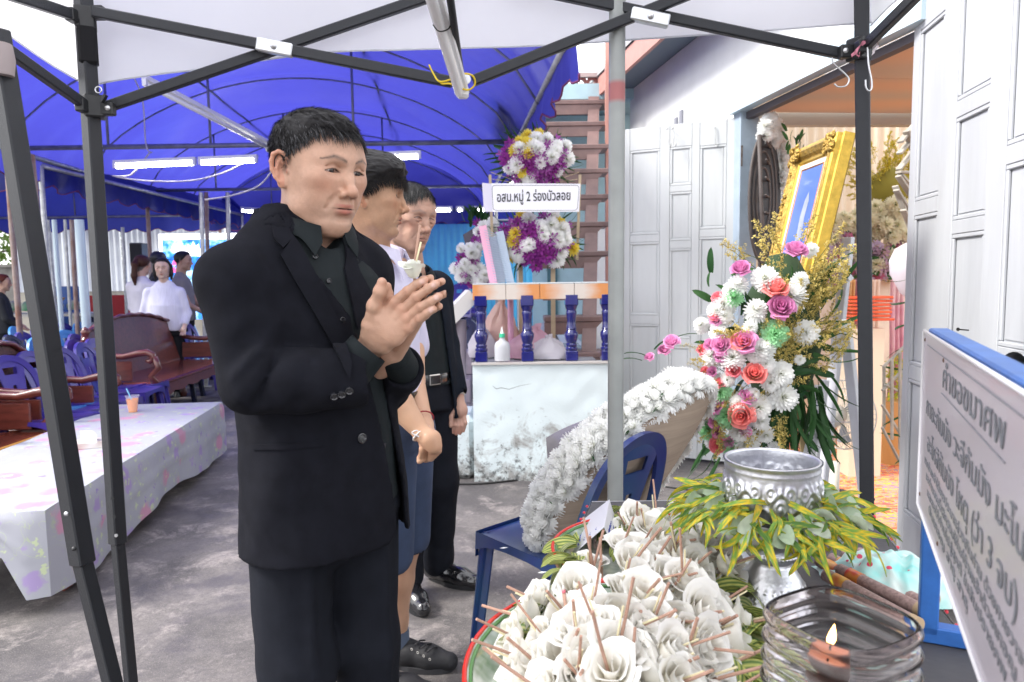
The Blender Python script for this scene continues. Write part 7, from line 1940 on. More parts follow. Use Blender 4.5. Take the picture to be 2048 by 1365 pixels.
for i,(px,py) in enumerate(((999,1097),(1075,1146),(963,1328))):
 z = .428 if py < 1200 else .004
 o = link_mesh('fallen_petal',mum('petal',.012,WH,n=2,seed=i) if False else MUMW[0]); COL.objects.unlink(o); bpy.data.objects.remove(o)
 g = G(px,py,z if py < 1200 else .003); mb = MB(); mb.add([g,g+Vector((.012,.004,.002)),g+Vector((.028,.0,.003)),g+Vector((.013,-.006,.001))],[(0,3,2,1)]); tag(mb.build('fallen_petal',mat('white_petal',WH,.6)),['white petal fallen on the left of the blue chair seat','white petal caught on the edge of the blue chair seat','white petal on the ground by the chair leg'][i],'petal')
# tall spray of roses and mums before the portrait
st = thing('flower_stand','tall spray of pink and coral roses, white and green chrysanthemums and goldenrod before the portrait','flower arrangement',(1.0,2.6,0))
FY = 2.62
def fpos(px,py,lift=0.):
 cx,cy = 1545-(py-700)*.10,690; rx,ry = 160,260
 r2 = min(1,((px-cx)/rx)**2+((py-cy)/ry)**2); bulge = .17*sqrt(1-r2*.98)
 p = P(px,py,FY-bulge-lift); c = P(cx,cy+60,FY+.08); d = (p-c); d.y -= .08; return p,d
random.seed(5)
lst = []
for q in ((1590,511,'RP',1.25),(1482,546,'RP',1.1),(1530,558,'MW',1.25),(1548,588,'RC',1.35),(1586,592,'MW',1.3),(1562,622,'RP',1.45),(1600,560,'MW',.8),(1622,500,'MW',.7),(1448,608,'MW',1.1),(1468,596,'MG',.9),(1438,600,'RC',.8),(1512,620,'MW',1.05),(1550,668,'MG',1.25),
  (1612,665,'MW',1.2),(1430,640,'RC',.7),(1438,668,'MW',.9),(1450,632,'MW',.8),(1492,688,'RP',1.25),(1480,690,'RC',1.1),(1445,695,'RP',1.1),(1520,700,'MW',1.1),(1408,705,'RC',.8),(1464,715,'MW',1.25),(1532,728,'MW',.9),(1468,742,'RC',.9),(1508,752,'RC',1.25),(1562,748,'MW',1.2),(1541,765,'MW',.95),(1422,712,'MW',1.0),
  (1566,795,'MW',1.35),(1418,770,'MW',1.2),(1440,785,'MG',1.0),(1440,770,'RC',.7),(1405,812,'RP',1.2),(1430,810,'RP',1.15),(1398,785,'RC',.9),(1454,830,'MG',1.3),(1485,828,'RC',1.45),(1492,802,'RP',1.0),(1518,815,'MW',1.25),(1520,842,'MW',.9),(1480,862,'MW',1.1),(1438,888,'RC',1.1),(1416,860,'MG',1.05),(1458,890,'MG',1.0),(1494,885,'MW',1.35),(1532,870,'MW',.8),(1425,885,'MW',.8),(1470,906,'MW',.9),
  (1476,570,'MW',1.0),(1462,580,'MW',.8),(1500,655,'MW',.7),(1505,790,'MW',.7),(1455,760,'MW',.7),(1402,650,'MW',.75),(1412,745,'RC',.6),(1550,900,'MW',.7),(1600,720,'MW',.5),(1425,745,'RP',.6)):
 lst.append(q)
for k in range(10):
 lst.append((random.gauss(1450,40),random.uniform(620,890),'MW',random.uniform(.7,1.0))); lst.append((random.gauss(1430,26),random.uniform(640,890),'RP',random.uniform(.6,.95)))
TAB = {'RP': ('pink_rose',ROSEP),'RC': ('coral_rose',ROSEC),'MW': ('chrysanthemum',MUMW),'MG': ('green_chrysanthemum',MUMG)}
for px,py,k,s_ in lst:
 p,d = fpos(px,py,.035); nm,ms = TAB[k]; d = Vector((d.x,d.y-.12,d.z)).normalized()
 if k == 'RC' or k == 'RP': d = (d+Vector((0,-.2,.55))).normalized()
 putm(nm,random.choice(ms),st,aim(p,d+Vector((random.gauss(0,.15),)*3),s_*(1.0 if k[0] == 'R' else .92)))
for k in range(100):
 if k < 52: px,py = random.uniform(1540,1670),random.uniform(560,740)
 elif k < 36: px,py = random.uniform(1570,1640),random.uniform(740,850)
 elif k < 48: px,py = random.uniform(1430,1530),random.uniform(560,700)
 else: px,py = random.uniform(1395,1560),random.uniform(640,900)
 p,d = fpos(px,py,-.01); a = atan2(-(py-760),px-1545)+random.gauss(0,.3)
 putm('goldenrod_spray',random.choice(SPRAY),st,aimx(p-Vector((cos(a),.2,sin(a)))*.05,(cos(a),-.35,sin(a)),random.uniform(.55,.85),random.uniform(0,6)))
for px,py,a,s_ in ((1500,520,2.3,1.0),(1520,500,2.0,1.0),(1490,500,2.6,.8),(1560,500,1.8,.9),(1540,470,1.7,.8),(1600,500,1.5,.9),(1640,500,1.2,1.0),(1660,510,.5,1.1),(1655,540,.3,.9),(1630,540,.9,1.0),(1470,530,2.7,.7),(1610,470,1.3,.8),(1530,540,2.1,1.0),(1640,590,.6,1.0),(1620,620,.4,.9)):
 p = P(px,py,FY-.02); putm('goldenrod_spray',random.choice(SPRAY),st,aimx(p-Vector((cos(a),0,sin(a)))*.07,(cos(a),-.1,sin(a)),s_*.95,random.uniform(0,6)))
for k in range(120):
 px,py = random.uniform(1410,1640),random.uniform(540,900); p,d = fpos(px,py,-.05); a = atan2(-(py-760),px-1545)+random.gauss(0,.5)
 putm('dark_leaf',random.choice(FERN),st,aimx(p,(cos(a),-.5,sin(a)),random.uniform(.6,1.0),random.uniform(0,6)))
for k in range(46):
 px = random.uniform(1545,1640); p = P(px,random.uniform(760,830),FY-.03); a = -pi/2+(px-1590)/60*.25+random.gauss(0,.05)
 putm('palm_leaf',random.choice(PALM),st,aimx(p,(cos(a),-.05,sin(a)),random.uniform(.9,1.35),random.uniform(0,6)))
for px,py,a,s_ in ((1640,680,.25,1.0),(1630,665,.1,1.1),(1650,640,.8,.9),(1640,620,1.0,1.0),(1660,600,1.1,1.0),(1645,700,.0,.8),(1650,720,-.3,.9),(1640,735,-.6,.9),(1655,560,1.3,.9),(1630,750,-.9,1.0),(1420,880,-2.2,.8),(1410,900,-2.0,.8),(1425,910,-1.8,.7),(1440,915,-2.1,.8),(1650,770,-.8,.8),(1660,660,.5,.8)):
 putm('palm_leaf',random.choice(PALM),st,aimx(P(px,py,FY),(cos(a),-.2,sin(a)),s_*.9,random.uniform(0,6)))
mb = MB(); cs_ = P(1560,760,FY+.10); mb.lathe([(.0,.75),(.10,.80),(.15,1.0),(.13,1.2),(.05,1.35),(0,1.36)],(cs_.x,cs_.y,0),12); mb.build('foam_core',mat('dark_foliage_core',(.02,.045,.015),.9),st,smooth=True)
for dx,dy in ((-.14,0),(.14,0),(0,.2)):
 mb = MB(); mb.beam((cs_.x+dx*1.3,cs_.y+dy*1.4,0),(cs_.x+dx*.2,cs_.y+dy*.2,1.1),.025,.012); mb.build('stand_leg',mat('bamboo_strip',(.35,.27,.13),.6),st)
RW = mat('white_ribbon',(.80,.80,.84),.6)
rb = thing('paper_ribbon','white ribbon with blue black handwriting hanging at the right of the rose spray','ribbon',P(1630,850,2.68))
a,b = P(1642,770,2.66),P(1618,915,2.66); wv_ = (P(1660,770,2.66)-P(1640,770,2.66))
mb = MB(); mb.grid(lambda u,v: a+(b-a)*v+wv_*(u-.5)*1.3+Vector((0,.006*sin(v*7),0)),3,14); mb.build('ribbon_strip',RW,rb,smooth=True)
text_on('นรินทร์...วาส.',a+(b-a)*.92+Vector((0,-.010,0)),a-b,(a-b).cross(Vector((0,1,0))),.026,mat('blue_black_ink',(.02,.03,.10),.6),rb,width=.22)
# flower stand with the name banner on the terrace
TY = 4.75
ws = thing('funeral_flower_stand','two tier purple, white and yellow flower stand behind the Thai name banner','flower arrangement',(P(1070,400,TY).x,TY,PZ))
def tier(cx,cy,rx,ry,n,seed):
 random.seed(seed); c = P(cx,cy,TY)
 for k in range(n):
  r = sqrt((k+.5)/n); a = k*2.39996; px = cx+rx*r*cos(a)+random.gauss(0,3); py = cy+ry*r*sin(a)+random.gauss(0,3)
  p = P(px,py,TY-.14*sqrt(max(0,1-r*r))-.02); d = (p-P(cx,cy+20,TY+.12))
  ms,nm = random.choice(((MUMW,'chrysanthemum'),(MUMW,'chrysanthemum'),(MUMP,'orchid_cluster'),(MUMP,'orchid_cluster'),(MUMP,'orchid_cluster'),(MUMY,'yellow_chrysanthemum')))
  putm(nm,random.choice(ms),ws,aim(p,d+Vector((0,-.1,.05)),random.uniform(1.0,1.45)))
 for k in range(60):
  a = 2*pi*k/60+random.gauss(0,.05); px = cx+rx*.7*cos(a); py = cy+ry*.7*sin(a); p = P(px,py,TY+.02)
  putm('palm_leaf',random.choice(PALM),ws,aimx(p,(cos(a),random.uniform(-.3,.3),-sin(a)),random.uniform(.45,.75)*(1.2 if abs(cos(a)) > .5 else 1),random.uniform(0,6)))
tier(1068,318,68,48,62,3); tier(1072,480,75,50,66,4)
BAM = mat('split_bamboo',(.50,.40,.26),.6,var=.15)
for sx in (-1,1):
 for k in range(5):
  a = P(1070+sx*45,360+k*5,TY+.03); b = P(1070+sx*(88-3*k),345+14*k,TY+.03); mb = MB(); mb.beam(a,b,.012,.004); mb.build('bamboo_strip',BAM,ws)
 mb = MB(); mb.beam(P(1070+sx*90,350,TY+.03),P(1070+sx*84,520,TY+.03),.018,.012); mb.build('bamboo_strip',BAM,ws)
for px in (1040,1105):
 a = P(px,500,TY+.05); mb = MB(); mb.beam((a.x,a.y,PZ+.01),(P(px,330,TY+.05).x,a.y,P(px,330,TY).z),.03,.02); mb.build('stand_leg',BAM,ws)
bn = thing('name_banner','white banner with black Thai lettering fixed across the flower stand','banner',P(1062,397,TY-.2))
BY = TY-.22
a,b,c,d = P(983,367,BY),P(1161,368,BY),P(1158,424,BY),P(985,424,BY)
mb = MB(); mb.prism([a,b,c,d],(0,.008,0)); mb.build('board',mat('white_banner_board',(.78,.78,.84),.5),bn)
mb = MB(); mb.prism([P(964,366,BY+.01),P(985,368,BY+.01),P(985,424,BY+.01),P(968,424,BY+.01)],(0,.008,0)); mb.build('folded_end',mat('lilac_banner_end',(.60,.58,.68),.5),bn)
rp = []
for (cx_,cy_,a0) in ((1152,377,-90),(1149,415,0),(992,415,90),(990,377,180)):
 for k in range(5): t_r = radians(a0+22.5*k); rp.append(P(cx_+6*cos(t_r),cy_+6*sin(t_r),BY-.001))
mb = MB(); mb.tube(rp,.0016,4,closed=True); mb.build('border_line',INKG,bn)
text_on('อสม.หมู่ 2 ร่องบัวลอย',P(994,404,BY-.002),(1,0,.012),(0,0,1),.085,INK,bn,width=(P(1141,400,BY)-P(994,400,BY)).length,bold=.012)
w2 = thing('small_flower_wreath','smaller purple and white flower wreath left of the banner stand','wreath',(P(955,500,4.95).x,4.95,PZ))
random.seed(9)
for k in range(70):
 f = k/70; px = 948+26*sin(f*pi*2.2)*.5+random.gauss(0,12)+ (18 if f < .4 else -2); py = 445+125*f+random.gauss(0,5)
 p = P(px,py,4.95-random.uniform(0,.08)); ms,nm = random.choice(((MUMW,'chrysanthemum'),(MUMW,'chrysanthemum'),(MUMP,'orchid_cluster')))
 putm(nm,random.choice(ms),w2,aim(p,(-.3+random.gauss(0,.3),-1,random.gauss(0,.3)),random.uniform(.8,1.2)))
for k in range(26):
 p = P(random.uniform(930,985),random.uniform(432,460),4.97); putm('dark_leaf',FERN[0],w2,aimx(p,(random.uniform(-.6,.6),-.3,1),.8,random.uniform(0,6)))
mb = MB(); mb.prism([P(926,470,5.0),P(950,455,5.0),P(962,570,5.0),P(948,572,5.0)],(0,.02,0)); mb.build('backing_board',mat('dark_board',(.08,.07,.09),.7),w2)
mb = MB(); mb.beam(P(955,540,5.02),(P(955,540,5.02).x,5.02,PZ),.03,.02); mb.build('stand_leg',BAM,w2)
fan = thing('box_fan','pink rimmed electric fan leaning beside the banner stand','fan',P(985,540,4.6))
PK = mat('pink_plastic',(.70,.36,.50),.4); GB = mat('grey_blue_plastic',(.35,.42,.52),.4)
for dx,m_ in ((0,PK),(38,GB)):
 mb = MB(); mb.beam(P(965+dx*.9,452+dx*.3,4.58),P(988+dx*.9,572,4.58),.018,.05,up=(1,0,0)); mb.build('rim',m_,fan)
for k in range(22):
 f = k/21; a = P(968+22*f,460+108*f,4.57); b = P(996+26*f,470+98*f,4.57); mb = MB(); mb.tube([a,b],.0022,5); mb.build('grille_bar',GB,fan)
mb = MB(); mb.box(P(995,520,4.63),(.10,.04,.30)); mb.build('housing',mat('pale_blue_housing',(.45,.52,.62),.5),fan)
mb = MB(); mb.lathe([(.06,0),(.06,.02),(.02,.03),(.02,.48)],(P(1020,540,4.65).x,4.65,PZ+.01),16,cap=True); mb.build('pedestal',PK,fan,smooth=40)
b1 = thing('squeeze_bottle','clear squeeze bottle with a green collar and white nozzle between the blue balusters','bottle',P(1004,730,4.38))
c_ = P(1005,731,4.40); c_.z = PZ+.016
mb = MB(); mb.lathe([(0,0),(.048,.002),(.05,.02),(.05,.09),(.044,.115),(.018,.135),(.016,.15)],c_,22,f=lambda r,z,a_: (r*cos(a_),r*.7*sin(a_),z)); mb.build('bottle_body',mat('frosted_plastic',(.72,.74,.78),.35,trans=.35),b1,smooth=45)
mb = MB(); mb.lathe([(.018,.15),(.018,.172),(.010,.175)],c_,14); mb.build('collar',mat('green_cap',(.05,.50,.28),.4),b1,smooth=40)
mb = MB(); mb.lathe([(.012,.174),(.006,.20),(.003,.215),(0,.216)],c_,12); mb.build('nozzle',mat('white_nozzle',(.8,.8,.8),.4),b1,smooth=40)
def bag(name,label,px,py,Y,sx,sy,sz,m,seed):
 p = P(px,py,Y); p.z = PZ+.012; mb = MB()
 def f(r,z,a_):
  n = mnoise.noise(Vector((cos(a_)*1.5+seed,sin(a_)*1.5,z*2.3))); n2 = mnoise.noise(Vector((cos(a_)*5+seed,sin(a_)*5,z*6)))
  return (sx*r*cos(a_)*(1+.25*n+.10*n2),sy*r*sin(a_)*(1+.25*n+.1*n2),sz*z*(1+.2*n+.08*n2))
 mb.lathe([(.0,0),(.9,0),(1,.15),(.95,.4),(.7,.7),(.35,.9),(.15,1),(.2,1.12),(0,1.1)],p,30,f=f)
 tag(mb.build(name,m,smooth=50),label,'bag')
BW = translucent('thin_white_plastic',(.75,.72,.76),(.75,.7,.75),.3,rough=.3,bump=.6,bscale=30)
bag('plastic_bag','white and pink plastic bag slumped behind the second blue baluster',1070,720,4.62,.20,.09,.17,translucent('pinkish_plastic',(.75,.45,.55),(.8,.5,.6),.3,rough=.3,bump=.6,bscale=30),1)
bag('plastic_bag','large white plastic bag right of the second blue baluster',1098,718,4.55,.13,.07,.13,BW,5)
bag('plastic_bag','pale blue grey plastic bag further back on the terrace',1092,690,5.1,.10,.10,.20,mat('grey_blue_bag',(.42,.48,.56),.4,bump=.5,bscale=25),8)
bag('plastic_bag','peach coloured bag behind the first baluster',1005,700,4.8,.13,.08,.34,translucent('peach_plastic',(.75,.52,.45),(.8,.5,.4),.3,rough=.4,bump=.6,bscale=20),13)
bag('plastic_bag','white bag behind the first baluster below the pink fan',965,700,4.7,.10,.08,.2,BW,17)
# the offering table in front
TZ1 = .75
La,Lb = G(1165,1062,TZ1),G(1097,1195,TZ1); Ra,Rb = G(1862,1200,TZ1),G(1965,1330,TZ1)
ld = (La-Lb).normalized(); rd_ = (Ra-Rb).normalized(); td = (ld+rd_).normalized()
def at_y(p,d,Y): return p+d*((Y-p.y)/d.y)
TN,TF = .42,1.60
tq = [at_y(Lb,td,TN),at_y(Rb,td,TN),at_y(Rb,td,TF),at_y(Lb,td,TF)]
ot = thing('offering_table','dark topped folding table with a white lace edge holding the funeral flowers','table',((tq[0]+tq[2])/2).xy.to_3d())
TOPM = mat('worn_dark_vinyl',(.045,.045,.05),.6,col2=(.075,.07,.075),vscale=7,bump=.3,bscale=50)
mb = MB(); mb.prism([Vector((p.x,p.y,TZ1-.025)) for p in tq],(0,0,.025)); mb.build('tabletop',TOPM,ot)
LACE = mat('white_lace',(.80,.80,.85),.8)
cen = (tq[0]+tq[2])/2
for k in range(4):
 a,b = tq[k],tq[(k+1) % 4]; L = (b-a).length; n = int(L/.012); out = Vector(((b-a).y,-(b-a).x,0)).normalized()
 if out.dot(a-cen) < 0: out = -out
 mb = MB(); mb.grid(lambda u,v: a+(b-a)*u+out*(.002+.010*v+.004*v*sin(u*L/.012*pi*.5))+Vector((0,0,.001-.045*v*(.75+.25*abs(sin(u*L/.03*pi))))),n,3); mb.build('lace_edging',LACE,ot,smooth=True)
 bm_ = MB().lathe([(0,-.0035),(.0028,-.002),(.0035,0),(.0028,.002),(0,.0035)],n=6).mesh('red_bead',mat('red_bead',(.6,.03,.05),.3)) if k == 0 else bm_
 for j in range(int(L/.045)):
  p = a+(b-a)*((j+.5)*.045/L)+out*.008+Vector((0,0,-.004)); putm('red_bead',bm_,ot,Matrix.Translation(p))
for (sx,sy) in ((0,0),(1,0),(1,1),(0,1)):
 p = tq[[0,1,2,3][sx+0 if sy == 0 else (2 if sx == 1 else 3)]]; p = cen+(p-cen)*.88; mb = MB(); mb.tube([(p.x,p.y,0),(p.x,p.y,TZ1-.024)],.0135,10); mb.build('leg',mat('grey_table_leg',(.2,.2,.21),.4,.6),ot,smooth=True)
# enamel trays
def tray(label,c,rx,ry,rz):
 t = thing('enamel_tray',label,'tray',c,rz); R = Matrix.Rotation(rz,3,'Z')
 mb = MB(); mb.lathe([(0,.004),(.72,.004),(.86,.014),(.985,.034)],c,56,f=lambda r,z,a_: R @ Vector((rx*r*cos(a_),ry*r*sin(a_),z)))
 mb.lathe([(0,.001),(.72,.001),(.87,.010),(.985,.030)],c,56,f=lambda r,z,a_: R @ Vector((rx*r*cos(a_),ry*r*sin(a_),z)))
 mb.build('tray_body',mat('floral_enamel',(.70,.72,.70),.15,col2=(.08,.16,.07),vscale=14,detail=3,coat=.5),t,smooth=True)
 mb = MB(); mb.tube([Vector(c)+R @ Vector((rx*cos(a_),ry*sin(a_),.034)) for a_ in [2*pi*i/56 for i in range(56)]],.0032,8,closed=True); mb.build('red_rim',mat('red_enamel',(.55,.03,.02),.25),t,smooth=True)
 mb = MB(); mb.tube([Vector(c)+R @ Vector((rx*.965*cos(a_),ry*.965*sin(a_),.031)) for a_ in [2*pi*i/56 for i in range(56)]],.003,6,closed=True); mb.build('green_band',mat('green_enamel',(.08,.20,.06),.25),t,smooth=True)
 return t
tc1 = G(1255,1330,TZ1+.03); tc1.z = TZ1+.001
tray('red rimmed floral enamel tray heaped with white wood shaving flowers at the near edge',tc1,.205,.235,-.2)
tc2 = G(1320,1110,TZ1+.02); tc2.z = TZ1+.0015
tray('second red rimmed enamel tray further back behind the folded name card',tc2,.195,.175,.1)
VL = [blade('striped_leaf',.085,.032,(.06,.17,.05),(.66,.66,.20),1,curl=.9+.3*i,fold=.1,seed=i) for i in range(3)]+[blade('striped_leaf',.075,.034,(.09,.20,.07),(.62,.60,.30),1,curl=1.5,fold=.05,seed=7)]
random.seed(21)
gl = thing('leaf_border','plaited green and yellow striped leaves round the flower trays','leaf border',(tc1.x,tc1.y,TZ1))
def plait(px,py,z,ang,s=1.,n=5):
 c = G(px,py,z)
 for k in range(n):
  a = ang+(k-(n-1)/2)*.42+random.gauss(0,.12); d = Vector((cos(a),sin(a),random.uniform(.25,.7))); putm('striped_leaf',random.choice(VL),gl,aimx(c+Vector((random.gauss(0,.006),random.gauss(0,.006),0)),d,s*random.uniform(.8,1.1),random.gauss(0,.5)))
for px,py,a,s_ in ((1075,1268,2.9,.85),(1085,1235,2.4,.85),(1105,1205,2.0,.8),(1150,1120,2.4,.8),(1152,1085,2.7,.8),(1150,1145,3.0,.7),(1245,1040,1.9,.9),(1275,1030,1.5,1.0),(1300,1045,1.2,.9),(1260,1060,2.5,.9),(1265,1085,3.0,.8),
     (1420,1210,.2,1.0),(1445,1235,.3,1.0),(1470,1265,.1,1.15),(1485,1290,0,1.2),(1460,1240,.8,1.0),(1490,1330,-.2,1.2),(1450,1310,0,1.1),(1475,1350,-.3,1.2),(1440,1180,.6,.9),(1400,1165,.9,.9),(1500,1275,.4,1.0),(1430,1275,.4,1.0),(1410,1250,.5,.9),(1455,1358,-.2,1.1)):
 plait(px,py,TZ1+.035,a,s_,6)
# wood shaving flowers
WSH = petal_mat('white_wood_shaving',.15,.6)
BL = [ruffle('blossom',.031,.036,(.92,.87,.74),turns=2.6+.25*i,edge=(.94,.93,.89),ruf=.12+.02*i,seed=i,base=.45,roll=.34+.05*i,m=WSH,n=64,inner=.2) for i in range(9)]
STK = mat('incense_stick_brown',(.45,.27,.20),.8,var=.2,vscale=60); CND = mat('pale_yellow_candle',(.78,.70,.45),.5); PKT = mat('pink_tip',(.8,.2,.25),.6)
def stick_mesh(L,r,tip=False):
 mb = MB(); mb.tube([(0,0,-.01),(0,0,L*.5),(.002,0,L)],r,7); return mb.mesh('incense_stick',STK,40)
SM_ = [stick_mesh(L,.0021) for L in (.07,.085,.10)]
SC_ = [MB().tube([(.0035,.002,.0),(.004,.003,.055)],.0015,6).mesh('candle',CND,40),MB().tube([(-.003,.003,.0),(-.005,.003,.065)],.0015,6).mesh('candle',CND,40)]
random.seed(33)
flowers = []
def heap_z(px,py):
 d1 = sqrt(((px-1270)/190)**2+((py-1260)/140)**2); d2 = sqrt(((px-1350)/120)**2+((py-1110)/70)**2)
 return TZ1+.020+.055*max(0,1-d1**2)**.5+ .035*max(0,1-d2**2)**.5
region = [(1180,1118,0,1),(1205,1140,0,.8)]
cand = []
rr = random.Random(4)
def in_region(px,py):
 if ((px-1255)/225)**2+((py-1300)/150)**2 < 1 and py > 1150: return True
 if ((px-1340)/110)**2+((py-1120)/85)**2 < 1: return True
 if 1270 < px < 1400 and 1010 < py < 1150: return True
 return False
tries = 0
while tries < 12000 and len(cand) < 190:
 tries += 1; px,py = rr.uniform(1020,1460),rr.uniform(1020,1420)
 if not in_region(px,py): continue
 if px < 1130 and py < 1190: continue
 mind = 26+(py-1020)/400*20
 if all((px-q[0])**2+(py-q[1])**2 > mind*mind for q in cand): cand.append((px,py))
cand = [(1182,1128)]+[c for c in cand if (c[0]-1182)**2+(c[1]-1128)**2 > 55**2]
cand.sort(key=lambda q: -q[1])
ORD = ['leftmost','second from the left','third from the left','fourth from the left','fifth from the left','sixth from the left','seventh from the left','eighth from the left','ninth from the left','tenth from the left','eleventh from the left','twelfth from the left','thirteenth from the left','fourteenth from the left','fifteenth from the left','sixteenth from the left','seventeenth from the left','eighteenth from the left']
BANDS = ((1340,2000,'along the near edge'),(1275,1340,'in the second row from the camera'),(1215,1275,'in the third row from the camera'),(1155,1215,'in the fourth row from the camera'),(1100,1155,'in the front row of the far tray'),(1050,1100,'in the middle row of the far tray'),(0,1050,'at the back of the far tray'))
labs = {}
for lo_,hi_,w_k in BANDS:
 for j,q in enumerate(sorted(c for c in cand if lo_ <= c[1] < hi_)): labs[q] = 'white wood shaving flower, %s %s' % (ORD[min(j,17)],w_k)
for i,(px,py) in enumerate(cand):
 z = heap_z(px,py)+.008*((i*7) % 3)
 if i and (px,py) == (1182,1128): z = TZ1+.07
 c = G(px,py+10,z)
 tx = (px-1230)/200; dv = Vector((.10+tx*.8+rr.gauss(0,.25),-.55+rr.gauss(0,.28),1.0-.35*max(0,tx)))
 if px < 1130: dv = Vector((-.9+rr.gauss(0,.2),-.2,.6))
 if (px,py) == (1182,1128): dv = Vector((-.18,.0,1)); c = P(1182,1150,1.18)
 lab,wd_k = labs[(px,py)],'white wood shaving flowers heaped on the trays'
 if (px,py) == (1182,1128): lab = 'single upright white wood shaving flower in front of the folded name card'
 t = thing('wood_shaving_flower',lab,'funeral flower',c,0,wd_k)
 M = aim(c,dv,rr.uniform(.80,1.02),rr.uniform(0,6)); t.matrix_basis = M
 k = rr.randrange(9); link_mesh('blossom',BL[k],t);
 sp_ = Matrix.Rotation(rr.gauss(0,.25),4,'X') @ Matrix.Rotation(rr.gauss(0,.25),4,'Y')
 link_mesh('incense_stick',rr.choice(SM_),t,mx=sp_); link_mesh('candle',rr.choice(SC_),t,mx=sp_ @ Matrix.Rotation(rr.uniform(0,6),4,'Z'))
for i,(x0,y0,x1,y1,Ya,Yb) in enumerate(((1152,1365,1127,1180,.86,.88),(1303,1375,1311,1290,.80,.82),(1188,1140,1167,1035,1.12,1.16),(1150,1187,1112,1128,1.13,1.17),(1170,1200,1207,1060,1.12,1.16),(1258,1135,1273,1070,1.2,1.22),(1205,1175,1200,1075,1.15,1.18))):
 a,b = P(x0,y0,Ya),P(x1,y1,Yb); t = thing('incense_stick',['tall incense stick with a pink tip nearest the camera at left','tall pale incense stick with a pink tip at the bottom edge of the picture','incense stick standing in the upright white flower before the name card','short incense stick leaning at the left edge of the heap','long incense stick crossing below the folded name card','incense stick right of the folded name card','incense stick leaning at the foot of the folded name card'][i],'incense stick',a)
 mb = MB(); mb.tube([a,b],.0024,8); mb.build('stick',STK,t,smooth=True)
 if i < 2: mb = MB(); e = b+(b-a).normalized()*.006; mb.tube([b-(b-a).normalized()*.004,b],.0026,8); mb.build('pink_band',PKT,t,smooth=True); mb = MB(); mb.tube([b,e],[.0022,.0010],8); mb.build('wick_end',mat('pale_wick',(.8,.75,.7),.7),t,smooth=True)
hf = thing('wood_shaving_flower','white wood shaving flower with an incense stick held between the praying hands','funeral flower',P(828,540,1.21))
ruf = ruffle('blossom',.0200,.030,(.80,.80,.68),turns=2.6,edge=(.84,.86,.80),ruf=.20,seed=3,base=.5,roll=.85,m=WSH,n=70)
c = P(827,553,1.235); putm('blossom',ruf,hf,aim(c,(.06,-.12,1),.98,.5))
mb = MB(); mb.lathe([(.003,-.004),(.0098,.000),(.0118,.012),(.0135,.020)],c,18); mb.build('cup',mat('pale_shaving_cup',(.76,.77,.66),.7),hf,smooth=True)
mb = MB(); mb.tube([P(829,575,1.24),P(829,530,1.235),P(840,450,1.235)],.0023,8); mb.build('incense_stick',STK,hf,smooth=True)
mb = MB(); mb.tube([P(831,530,1.233),P(842,484,1.233)],.0017,8); mb.build('candle',CND,hf,smooth=True)
# folded name cards with blue handwriting
CW = mat('white_card',(.66,.66,.72),.5); BI = mat('blue_pen_ink',(.03,.06,.35),.6)
def scribble(parent,o,x,y,rows,w,h,seed,r=.0011):
 rd = random.Random(seed); x = Vector(x).normalized(); y = Vector(y).normalized(); n = x.cross(y).normalized()
 if n.dot(Vector((0,-1,.4))) < 0: n = -n
 for k in range(rows):
  u = 0; L = w*rd.uniform(.5,.95); pts = []
  while u < L:
   pts.append(o+x*(u+.0015*sin(u*900))+y*(-h*(k+.6)+.0032*sin(u*700+rd.uniform(-.6,.6))*rd.uniform(.4,1))+n*.0012); u += .0016
  mb = MB(); mb.tube(pts,r,3); mb.build('handwriting',BI,parent)
nc = thing('name_card','folded white name card with blue handwriting standing behind the flower heap','card',G(1190,1100,TZ1))
C_,E_2 = G(1146,1110,TZ1+.012),G(1234,1118,TZ1+.012); D_,F_2 = G(1163,1043,TZ1+.012),G(1241,1067,TZ1+.012)
B_ = P(1209,1055,E_2.y+.005); A_2 = P(1219,1000,F_2.y+.005)
for nm,q in (('left_face',[C_,B_,A_2,D_]),('right_face',[E_2,B_,A_2,F_2])):
 nn = (q[1]-q[0]).cross(q[3]-q[0]).normalized()*.0008; mb = MB(); mb.prism(q,nn); mb.build(nm,CW,nc)
scribble(nc,C_+(B_-C_)*.84+(D_-C_)*.12,(D_-C_),(B_-C_),4,(D_-C_).length*.75,(B_-C_).length*.19,3)
scribble(nc,E_2+(B_-E_2)*.86+(F_2-E_2)*.12,(F_2-E_2),(B_-E_2),3,(F_2-E_2).length*.8,(B_-E_2).length*.22,4)
n2 = thing('name_card','lilac name card half buried under the white flowers at the left','card',G(1110,1260,TZ1+.05))
q = [P(1085,1290,1.03),P(1140,1205,1.08),P(1170,1225,1.06),P(1135,1300,1.01)]; mb = MB(); mb.prism(q,(0,-.0003,-.0008)); mb.build('face',CW,n2)
scribble(n2,q[1]+(q[0]-q[1])*.15,(q[0]-q[1]),(q[1]-q[2]),2,.05,.012,6)
